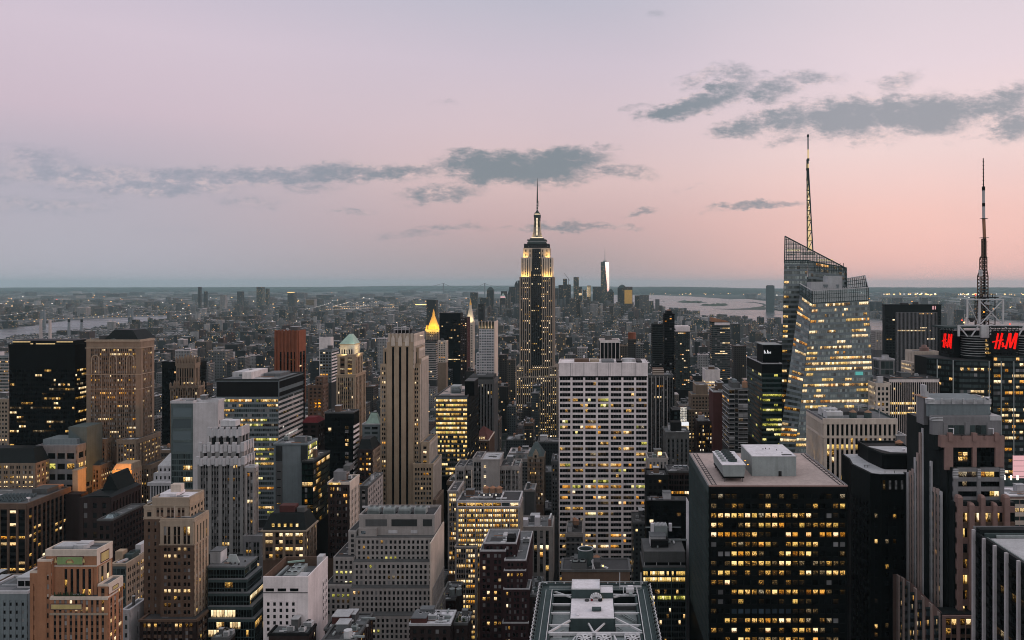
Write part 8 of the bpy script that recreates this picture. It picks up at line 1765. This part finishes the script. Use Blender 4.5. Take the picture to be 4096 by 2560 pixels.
# individually placed distant towers: px left, px right, top row, distance, finish
TALL=[(1881,1909,1170,5600,'cf_grey','broad grey downtown tower before the harbour mouth bridge'),(1919,1955,1191,5400,'cf_dark','low dark downtown block beside the broad grey downtown tower'),(1947,1974,1161,5900,'cf_dark','dark downtown tower with rounded top'),(2004,2027,1165,6000,'cf_dark','square dark downtown tower beside the pink lit pyramid tower'),(2000,2022,1192,5700,'cf_brown','downtown tower with a pink lit pyramid cap'),(2030,2042,1178,5600,'cf_tan','slim downtown tower with small pointed cap'),(2037,2061,1148,6200,'cf_dark','dark flat topped downtown tower next to the central skyscraper shoulder'),(2058,2071,1140,6400,'cf_grey','pointed stone downtown tower peeping past the central skyscraper'),(2070,2090,1122,6500,'cf_dark','tall dark downtown slab half hidden by the central skyscraper'),(2214,2233,1153,5800,'cf_grey','grey downtown tower just west of the central skyscraper'),(2234,2253,1140,6000,'cf_dark','dark square downtown tower below the crane'),(2252,2268,1115,6300,'cf_glass','glass downtown tower beside the construction crane'),(2263,2283,1138,6100,'cf_dark','unfinished dark downtown tower carrying a crane'),(2294,2315,1108,6000,'cf_teal','tall rippled blue green downtown tower'),(2313,2329,1147,6050,'cf_teal','lower lit wing leaning on the rippled blue green tower'),(2331,2346,1159,5900,'cf_teal','short teal downtown tower'),(2348,2363,1142,6200,'cf_glass','downtown tower glowing with bright work lights on its upper floors'),(2371,2408,1147,6300,'cf_grey','broad grey downtown block in front of the tallest glass tower'),(2431,2455,1169,6200,'cf_dark','domed dark downtown block beside the tallest glass tower'),(2471,2507,1152,6100,'cf_grey','downtown tower with stepped dome roof beside the gold sunlit face'),(2497,2530,1147,6050,'cf_tan','downtown tower with a golden reflecting face'),(2540,2562,1182,5900,'cf_grey','short grey downtown block near the water'),(2560,2596,1180,5800,'cf_pale','pale flat topped downtown block near the water'),(2598,2614,1204,5700,'cf_teal','low teal waterside block'),(2622,2638,1197,5600,'cf_pale','slim pale waterside tower at the tip of downtown'),(2637,2650,1222,5500,'cf_tan','last small waterside tower at the tip of downtown'),(792,802,1148,8500,'cf_dark','lone dark tower far across the river'),(815,826,1166,8600,'cf_dark','lower dark tower beside the lone dark tower far across the river'),(1026,1050,1148,8200,'cf_teal','pair leading blue glass tower far across the river'),(1062,1074,1154,8300,'cf_teal','slimmer blue glass tower beyond the pair leader far across the river'),(1150,1178,1170,7800,'cf_grey','far tower with a glowing roof line'),(1222,1258,1197,7000,'cf_white','far block with lit pale top'),(1706,1745,1200,3600,'cf_dark','dark square tower behind the golden pyramid'),(948,968,1166,8000,'cf_grey','far grey tower east of the blue glass pair'),(880,900,1180,7400,'cf_white','far pale slab in the river haze'),(226,262,1322,3900,'cf_brown','long brown brick housing slab by the river chimneys'),(262,310,1324,3950,'cf_brown','second brown brick housing slab by the river chimneys'),(318,356,1326,3500,'cf_red','red brick block below the river chimneys'),(520,540,1296,4200,'cf_tan','tan housing tower by the river bridge'),(545,582,1316,4000,'cf_brown','brown housing tower beyond the hipped roof'),(590,630,1312,4000,'cf_brown','broad brown housing tower beyond the hipped roof'),(850,880,1268,4800,'cf_tan','tan housing slab leading the far row'),(893,920,1266,4850,'cf_tan','second tan housing slab of the far row'),(928,960,1264,4900,'cf_tan','third tan housing slab of the far row'),(965,985,1266,4950,'cf_brown','brown housing slab of the far row'),(990,1015,1262,5000,'cf_brown','last brown housing slab of the far row'),(848,868,1296,3400,'cf_glass','slim dark glass tower over the low east side roofs'),(780,825,1367,2300,'cf_tan','pinkish apartment tower above the gothic crown'),(640,690,1400,2000,'cf_brown','brown banded apartment block behind the black slab'),(700,760,1402,1900,'cf_white','white apartment block with drum tank behind the gothic crown'),(830,900,1405,1800,'cf_pale','pale stepped apartment block beyond the gothic crown'),(900,950,1378,2100,'cf_dark','dark apartment tower with lit roof beyond the gothic crown'),(1440,1458,1316,2600,'cf_brown','brown housing slab above the copper pyramid'),(1418,1432,1320,2650,'cf_tan','tan housing slab above the copper pyramid'),(1510,1545,1354,1900,'cf_white','white stepped apartment block beside the limestone tower'),(1300,1330,1290,3600,'cf_grey','grey tower in the low roofs east of the copper pyramid'),(1205,1240,1285,4200,'cf_brown','brown tower in the far low roofs'),(1255,1300,1246,5600,'cf_grey','grey far housing tower below the lamp strung bridge'),(1115,1140,1240,5800,'cf_dark','dark far housing tower short of the lamp strung bridge'),(1385,1412,1252,5200,'cf_grey','pale topped tower under the lamp strung bridge'),(1995,2030,1420,1500,'cf_brown','brown office block with lamplit floors beside the white gridded hotel'),(2028,2060,1440,1420,'cf_tan','stepped tan office block east of the spired skyscraper'),(2225,2262,1336,2300,'cf_tan','lit loft block right behind the spired skyscraper'),(2262,2300,1420,1500,'cf_pale','pale loft with big windows above the white gridded slab'),(2310,2350,1392,1700,'cf_white','white loft above the white gridded slab'),(2480,2510,1384,1300,'cf_tan','ornate tan loft beside the black block with white piers'),(2512,2545,1358,1400,'cf_brown','brown loft with a red roof drum'),(2545,2575,1376,1350,'cf_pale','pale stepped loft beside the narrow black tower'),(2935,2985,1385,1350,'cf_brown','brown brick block with many lamplit floors beside the slanted crowned tower'),(2795,2835,1420,1700,'cf_white','white low block in front of the slanted crowned tower'),(2930,2960,1296,2800,'cf_dark','dark block near the bay shore'),(2956,2974,1274,3300,'cf_pale','little pale tower at the bay shore'),(3765,3790,1250,4200,'cf_pale','hazy pale tower across the western river'),(3792,3826,1216,4600,'cf_white','tall hazy white tower across the western river'),(3828,3856,1240,4400,'cf_grey','hazy grey tower beside the tall hazy white tower'),(3480,3500,1208,6500,'cf_grey','hazy tower over the western river behind the slanted glass tower'),(3505,3534,1206,6400,'cf_grey','second hazy tower over the western river'),(3580,3610,1192,6600,'cf_pale','pale hazy tower rising behind the wide black skyscraper'),(3688,3712,1190,6700,'cf_pale','small pale hazy tower behind the wide black skyscraper roof'),]
TALLQ=[]
for(pl,pr,pt,Y,fin,lb)in TALL:
 x0,x1=PX(pl,Y),PX(pr,Y);TALLQ.append((x0,x1,Y,Y+min(60,max(18,(x1-x0))),PZ(pt,Y),fin,'roofgrey',lb))
LOTS=[q for q in LOTS if not any(q[0]<t[1]+2 and q[1]>t[0]-2 and q[2]<t[3]+2 and q[3]>t[2]-2 for t in TALLQ)]
# ------------------------------------------------------------------ which of the lots can be seen (a coarse depth map), the largest become objects
BW,BH=1024,640
allq=[(q[2],q[0],q[1],q[3],q[4],i)for i,q in enumerate(LOTS)]+[(t[2],t[0],t[1],t[3],t[4],-2)for t in TALLQ]+[(o[2],o[0],o[1],o[3],o[4],-1)for o in OCC]
allq.sort(key=lambda q:-q[3])
buf=np.full((BH,BW),-3,np.int32)
for(y0,x0,x1,y1,z1,i)in allq:
 f=lambda x,yy:(VX+F*x/yy)/4
 g=lambda z,yy:(VY-F*(z-H)/yy)/4
 lo=int(max(0,min(f(x0,y0),f(x0,y1))));hi=int(min(BW,max(f(x1,y0),f(x1,y1))+1));t0=int(max(0,min(g(z1,y1),g(z1,y0))));bt=int(min(BH,g(0,y0)))
 if hi>lo and bt>t0:buf[t0:bt,lo:hi]=i
ids,cnt=np.unique(buf,return_counts=True);vis={int(a):int(c)for a,c in zip(ids,cnt)if a>=0}
order=sorted(vis,key=lambda i:-vis[i]);NTH=190
chosen=set(order[:NTH])
print('lots',len(LOTS),'visible',len(vis),'smallest chosen',vis[order[min(NTH,len(order))-1]])
LMK=[('the black tower with the glowing crown',170,640),('the massive brown tower',470,640),('the gothic crowned tower',740,770),('the broad striped glass slab',1000,600),('the red brown slab tower',1150,900),('the green copper pyramid',1400,650),('the limestone tower with black stripes',1600,600),('the golden pyramid',1731,1600),('the white gridded hotel',1945,1000),('the yellow lit glass block',1810,700),('the spired skyscraper',2146,1330),('the white gridded slab',2413,620),('the slim black banded tower',2678,1050),('the slanted crowned tower',2885,1250),('the faceted glass skyscraper',3310,650),('the wide pinstriped skyscraper',3650,1100),('the tan stepped hotel',2800,760),('the lit loft building',1950,480),('the black building with yellow rows',3100,339),('the grey art deco tower',900,430),('the ziggurat',1560,395)]
USED=set();ORD=('','second ','third ','fourth ','fifth ','sixth ','seventh ','eighth ','ninth ','tenth ','eleventh ','twelfth ','thirteenth ','fourteenth ')
def describe(q,i,kind):
 x0,x1,y0,y1,h=q[:5];px=VX+F*(x0+x1)/2/y0
 lm=min(LMK,key=lambda l:abs(l[1]-px)+abs(l[2]-y0)*.12)
 rel='behind' if y0>lm[2]+60 and abs(lm[1]-px)<130 else('in front of' if y0<lm[2]-60 and abs(lm[1]-px)<130 else('west of' if px>lm[1]else 'east of'))
 size=('squat' if h<30 else('mid-height' if h<62 else 'tall'));wd='slim ' if(x1-x0)<17 else('broad ' if(x1-x0)>34 else '')
 rf={'roofgrey':'grey','roofpale':'pale','tar':'black','roofwhite':'white','gravel':'gravelled','midgrey':'dull'}[q[6]]
 for o in ORD:
  s_=f"{o}{size} {wd}{rf}-roofed {CITY[q[5]]} {kind} {rel} {lm[0]}"
  if s_ not in USED:USED.add(s_);return s_
 return s_+' further out'
FACES=np.array([[0,1,5,4],[1,2,6,5],[3,0,4,7],[2,3,7,6]])
def city_thing(q,lb,nm,parts,seed):
 x0,x1,y0,y1,h,fin,rm=q[:7];r=random.Random(seed)
 t_=Thing(nm,lb,'skyscraper' if h>120 else 'building',(x0+x1)/2,(y0+y1)/2)
 w_=t_.part('wall');w_.box(x0,x1,y0,y1,0,h,fin)
 if parts:
  wx,wy=x1-x0,y1-y0;pm={'cf_tan':'tan','cf_brown':'brown','cf_red':'brick','cf_white':'concrete','cf_pale':'limestone'}.get(fin,'midgrey')
  roof(t_,(x0,x1,y0,y1,h),rm,r.uniform(.7,1.3),pm,.5,.3)
  for j in range(r.choice((1,2,2,3))):
   k=t_.new('bulkhead')
   a,c=x0+wx*r.uniform(.08,.6),y0+wy*r.uniform(.15,.6);ww,dd_=wx*r.uniform(.15,.35),wy*r.uniform(.15,.35);hh=r.uniform(2.5,6);k.box(a,a+ww,c,c+dd_,h+.12,h+hh,r.choice((pm,'midgrey','palegrey',fin))if True else pm);k.box(a-.2,a+ww+.2,c-.2,c+dd_+.2,h+hh,h+hh+.25,r.choice(('roofpale','roofgrey','tar')))
  for j in range(r.choice((0,1,1,2))if h<90 else 0):watertank(t_,x0+wx*r.uniform(.15,.85),y0+wy*r.uniform(.2,.8),h+.1,r.uniform(1.5,2.2),r.uniform(3,4),r.uniform(1.5,4))
  if y0<1200:
   for j in range(r.choice((1,2,3))):cooler(t_,x0+wx*r.uniform(.05,.7),y0+wy*r.uniform(.05,.7),h+.1,r.uniform(2,4),r.uniform(1.6,3),r.uniform(1.4,2.4),r.choice(('duct','steel','palegrey')),1)
   if fin in('cf_tan','cf_brown','cf_red','cf_rib','cf_pale'):c_=t_.part('cornice');c_.box(x0-.7,x1+.7,y0-.7,y0-.31,h-2.2,h-.3,pm);c_.box(x0-.4,x1+.4,y0-.4,y0-.02,h-7,h-6.4,pm)
 return t_
KN={'cf_tan':('loft_building','loft'),'cf_brown':('brick_block','block'),'cf_red':('brick_block','block'),'cf_grey':('office_block','block'),'cf_pale':('apartment_block','block'),'cf_dark':('office_block','block'),'cf_glass':('glass_block','block'),'cf_white':('apartment_block','block'),'cf_rib':('stone_block','block'),'cf_teal':('glass_block','block')}
near_lm=lambda q:(lambda px:min(abs(l[1]-px)+abs(l[2]-q[2])*.12 for l in LMK))(VX+F*(q[0]+q[1])/2/q[2])
for i in sorted(chosen,key=lambda i:near_lm(LOTS[i])):
 q=LOTS[i];nm,kw=KN[q[5]]
 city_thing(q,describe(q,i,kw),nm,vis[i]>24,i).done()
for j,q in enumerate(TALLQ):
 lb=q[7];nm='office_tower' if q[4]>60 else 'apartment_block'
 t_=city_thing(q,lb,nm,q[2]<2700,1000+j);x0,x1,y0,y1,h=q[:5];cx,cy_=(x0+x1)/2,(y0+y1)/2
 if 'pyramid cap' in lb:t_.part('pyramid_roof').frus(x0,x1,y0,y1,h,cx-1,cx+1,cy_-1,cy_+1,h+36,'copper');t_.part('cap_glow').box(x0+4,x1-4,y0-1,y0-.2,h+1,h+12,'glow_pink')  # glowing box stands in for the pink light on the pyramid
 elif 'pointed' in lb:t_.part('steep_roof').frus(x0,x1,y0,y1,h,cx-1,cx+1,cy_-1,cy_+1,h+34,'slate')
 elif 'dome' in lb or 'rounded' in lb:t_.part('dome').frus(x0,x1,y0,y1,h,x0+(x1-x0)*.22,x1-(x1-x0)*.22,y0+12,y1-12,h+18,'darksteel');t_.part('dome').frus(x0+(x1-x0)*.22,x1-(x1-x0)*.22,y0+12,y1-12,h+18,cx-4,cx+4,cy_-4,cy_+4,h+26,'darksteel')
 elif 'glowing roof line' in lb:t_.part('roof_light').box(x0,x1,y0-1,y0,h,h+4,'lamp_warm')
 elif 'work lights' in lb:[t_.part('work_light').box(x0+3+k*9,x0+8+k*9,y0-1,y0-.2,h-90,h-8,'pale')for k in range(3)]
 elif 'lit pale top' in lb:t_.part('lit_top').box(x0+6,x1-6,y0-1,y0-.2,h-50,h-4,'dim')
 elif 'golden reflecting' in lb:t_.part('reflection_sheet').box(x0+2,x1-2,y0-1,y0-.2,h-130,h-24,'gold')  # gold sheet stands in for the low sun reflected on this face
 elif 'lit wing' in lb:t_.part('work_light').box(x0-26,x1-4,y0-1,y0-.2,h-66,h-48,'pale')
 elif 'carrying a crane' in lb:
  c_=t_.part('crane');c_.bar((cx,cy_,h),(cx,cy_,h+46),1.6,'soot');c_.bar((cx+12,cy_,h+30),(cx-34,cy_,h+90),1.2,'soot')
 elif 'roof drum' in lb:t_.part('roof_drum').cyl(cx,cy_,h,h+12,7,'redbrown',n=14)
 t_.done()
 # the tallest glass tower downtown: tapering, with triangular faces and a spire
Y=6500;t_=Thing('glass_skyscraper','tallest distant glass tower with pale triangular sunlit face and thin spire','skyscraper',PX(2420,Y),Y);xa,xb=PX(2403,Y),PX(2437,Y);cx=(xa+xb)/2;hw=(xb-xa)/2;zt_=PZ(1048,Y)
bq=[(xa,Y),(xb,Y),(xb,Y+2*hw),(xa,Y+2*hw)];tq=[(cx,Y+hw*.02),(cx+hw*.98,Y+hw),(cx,Y+hw*1.98),(cx-hw*.98,Y+hw)]
m1,m2=t_.part('dark_face'),t_.part('pale_face')
for i in range(4):
 j=(i+1)%4;a,c,e,f_=(*bq[i],40),(*bq[j],40),(*tq[i],zt_),(*tq[i-1],zt_)
 (m2 if i==1 else m1).poly([a,c,e],'mirrorface' if i==1 else 'cf_teal');(m2 if i in(1,)else m1).poly([a,e,f_],'mirrorface' if i in(1,)else 'cf_teal')
m1 .box(xa,xb,Y,Y+2*hw,0,40,'darkgrey');t_.part('roof').prism(tq,zt_-.1,zt_+2,'darksteel');t_.part('ring').cyl(cx,Y+hw,zt_+2,zt_+12,hw*.42,'steel',n=14);t_.part('spire').cyl(cx,Y+hw,zt_+12,PZ(990,Y),2.8,'steel',.8,8);t_.done()
# ------------------------------------------------------------------ everything smaller: one mass
def mass(name,boxes,roofs=True):
 n=len(boxes);V=np.empty((n,8,3));B_=np.array([q[:5]for q in boxes],float)
 x0,x1,y0,y1,h=B_.T
 for k,(xx,yy,zz)in enumerate(((x0,y0,0),(x1,y0,0),(x1,y1,0),(x0,y1,0),(x0,y0,h),(x1,y0,h),(x1,y1,h),(x0,y1,h))):V[:,k,0]=xx;V[:,k,1]=yy;V[:,k,2]=zz
 FQ=np.array([[0,1,5,4],[1,2,6,5],[3,0,4,7],[4,5,6,7]]);Fi=(np.arange(n)[:,None,None]*8+FQ[None]).reshape(-1,4)
 me=bpy.data.meshes.new(name);me.vertices.add(n*8);me.vertices.foreach_set('co',V.ravel());nf=len(Fi)
 me.loops.add(nf*4);me.loops.foreach_set('vertex_index',Fi.ravel().astype(np.int32));me.polygons.add(nf);me.polygons.foreach_set('loop_start',np.arange(0,nf*4,4,dtype=np.int32));me.polygons.foreach_set('loop_total',np.full(nf,4,np.int32))
 keys=sorted({q[5]for q in boxes}|{q[6]for q in boxes});ix={k:i for i,k in enumerate(keys)}
 for k in keys:me.materials.append(MATS[k])
 mi=np.array([[ix[q[5]]]*3+[ix[q[6]]]for q in boxes],np.int32);me.polygons.foreach_set('material_index',mi.ravel())
 uv=np.empty((n,4,4,2))
 P=V[:,FQ];uv[:,0,:,0]=P[:,0,:,0];uv[:,0,:,1]=P[:,0,:,2];uv[:,1,:,0]=P[:,1,:,1]+7;uv[:,1,:,1]=P[:,1,:,2];uv[:,2,:,0]=P[:,2,:,1]+3;uv[:,2,:,1]=P[:,2,:,2];uv[:,3]=P[:,3,:,:2]
 ul=me.uv_layers.new(name='UVMap');ul.data.foreach_set('uv',uv.astype(np.float32).ravel());me.update(calc_edges=True);me.validate()
 o=bpy.data.objects.new(name,me);COL.objects.link(o);o['kind']='stuff';return o
rest=[q for i,q in enumerate(LOTS)if i not in chosen]
extra=[]
for q in rest:
 if q[2]<5200 and rs.random()<.8:
  wx,wy=q[1]-q[0],q[3]-q[2];a,c=q[0]+wx*rs.uniform(.1,.6),q[2]+wy*rs.uniform(.1,.5)
  extra.append((a,a+wx*rs.uniform(.15,.35),c,c+wy*rs.uniform(.2,.4),q[4]+rs.uniform(2.5,6),rs.choice((q[5],'cf_grey','cf_pale')),rs.choice(('roofpale','roofgrey','tar','roofwhite'))))
mass('distant_city',rest+extra)
# trees of the far parks and shores
mb=MB();rt=random.Random(77)
def grove(px0,px1,py,n,s):
 for i in range(n):
  x,y=G(rt.uniform(px0,px1),py+rt.uniform(-2.5,2.5))
  if wet(x,y):continue
  mb.cyl(x,y,0,s*rt.uniform(.25,.5),s*rt.uniform(.6,1.2),'trees',s*.9,6);mb.cyl(x,y,s*.3,s*rt.uniform(.7,1.1),s*rt.uniform(.7,1.1),'trees',s*.25,6)
for(a,c,py,n,s)in((0,130,1258,60,22),(330,470,1240,70,24),(500,700,1222,90,22),(60,300,1250,50,20),(850,1000,1222,60,20),(1000,1250,1178,70,26),(1250,1700,1172,90,26),(640,900,1186,80,26),(460,560,1300,24,14),(0,300,1196,60,28),(2700,2780,1264,20,16),(1100,1500,1330,60,12),(900,1100,1335,40,12),(3150,3500,1230,60,22),(3560,4100,1232,120,24),(3600,4100,1205,100,30),(2600,3060,1176,60,30)):grove(a,c,py,n,s)
o=mb.build('woods',kind='stuff')
# lights of the distant streets
mb=MB();rl_=random.Random(9)
def spark(px,py,s,m_):
 x,y=G(px,py);k=s*y/F*1.1;z=26+k*2 if y<4000 else 20;mb.box(x-k,x+k,y-k,y+k,z,z+k*1.6,m_)
for i in range(300):
 px=rl_.uniform(0,2050);py=rl_.triangular(1172,1330,1225);x,y=G(px,py)
 if not wet(x,y):spark(px,py,rl_.uniform(.6,1.5),pick(rl_,(('lamp_warm',6),('lamp_white',4),('lamp_orange',3),('lamp_red',.4))))
for i in range(200):
 px=rl_.uniform(1000,3080);py=rl_.triangular(1240,1520,1330);x,y=G(px,py);z_=30;k=.45*y/F
 if not wet(x,y)and free(x,x+1,y,y+1):mb.box(x-k,x+k,y-k,y+k,z_,z_+k*1.4,pick(rl_,(('lamp_warm',6),('lamp_white',2),('lamp_orange',3))))
for i in range(110):
 px=rl_.uniform(3080,4096);py=rl_.triangular(1165,1290,1182);x,y=G(px,py)
 if not wet(x,y):spark(px,py,rl_.uniform(.6,1.7),pick(rl_,(('lamp_warm',6),('lamp_white',3),('lamp_orange',2))))
for i in range(70):spark(rl_.uniform(3530,4096),1181.5+rl_.uniform(-1.5,1.5),rl_.uniform(.9,2.2),pick(rl_,(('lamp_warm',6),('lamp_white',2))))
for i in range(26):spark(rl_.uniform(2580,3060),1180+rl_.uniform(-2,2),rl_.uniform(.6,1.5),'lamp_warm')
for i in range(40):spark(1640+i*1.9,1226+rl_.uniform(-1,1),1.0,'lamp_warm')
mb.build('street_lights',kind='stuff')
# street lamps down the avenue beside the spired skyscraper
proto=None
for k in range(11):
 y=1075+k*28;x=PX(2200+(3 if k%3 else-4),y)
 if proto is None:
  t_=Thing('street_lamp','glowing street lamp in the dark avenue beside the spired skyscraper','street lamp',x,y,0,'street lamps down the avenue');t_.part('post').cyl(x,y,0,9,.12,'tar',n=6);t_.part('lantern').box(x-.8,x+.8,y-.8,y+.8,9,10.4,'lamp_white');proto=t_.done()
 else:
  c_=proto.copy();COL.objects.link(c_);c_.location=(x,y,0)
  for ch in list(proto.children):d_=ch.copy();COL.objects.link(d_);d_.parent=c_
  # a few boats on the bay
for(px,py,s_,lb)in((2768,1252,9,'small ferry crossing the bay near downtown'),(2838,1264,12,'ferry with its wake near the bay shore'),(2708,1232,8,'tiny boat in open water below the islands'),(2655,1206,10,'sailing boat far out in the bay'),(2925,1200,22,'long low barge far out in the bay')):
 x,y=G(px,py);t_=Thing('boat',lb,'boat',x,y,.8);h_=t_.part('hull');h_.prism([(x-s_*1.6,y),(x-s_*.9,y-s_*.4),(x+s_*1.5,y-s_*.4),(x+s_*1.5,y+s_*.4),(x-s_*.9,y+s_*.4)],.8,3.2,'soot');t_.part('cabin').box(x-s_*.5,x+s_*.9,y-s_*.25,y+s_*.25,3.2,6.5,'roofpale')
 if 'sailing' in lb:t_.part('sail').prism([(x-s_*.5,y-.3),(x+s_*.7,y-.3),(x+s_*.7,y+.3),(x-s_*.5,y+.3)],6.5,30,'roofpale',[(x-.3,y-.2),(x+.3,y-.2),(x+.3,y+.2),(x-.3,y+.2)])
 t_.done()
 # ------------------------------------------------------------------ haze
def haze(dens,col):
 m=bpy.data.materials.new('haze');m.use_nodes=True;t=NT(m.node_tree)
 v=t.n('ShaderNodeVolumePrincipled');v.inputs['Color'].default_value=(*col,1);v.inputs['Density'].default_value=dens;v.inputs['Anisotropy'].default_value=0.1
 o=t.n('ShaderNodeOutputMaterial');t.t.links.new(v.outputs[0],o.inputs['Volume']);MATS['haze']=m
 try:m.cycles.homogeneous_volume=True
 except Exception:pass
 mb=MB();mb.box(-72000,72000,-2100,63000,-1.2,590,'haze');return mb.build('haze',kind='stuff')
if HAZE:haze(HAZE,(.58,.88,.96))
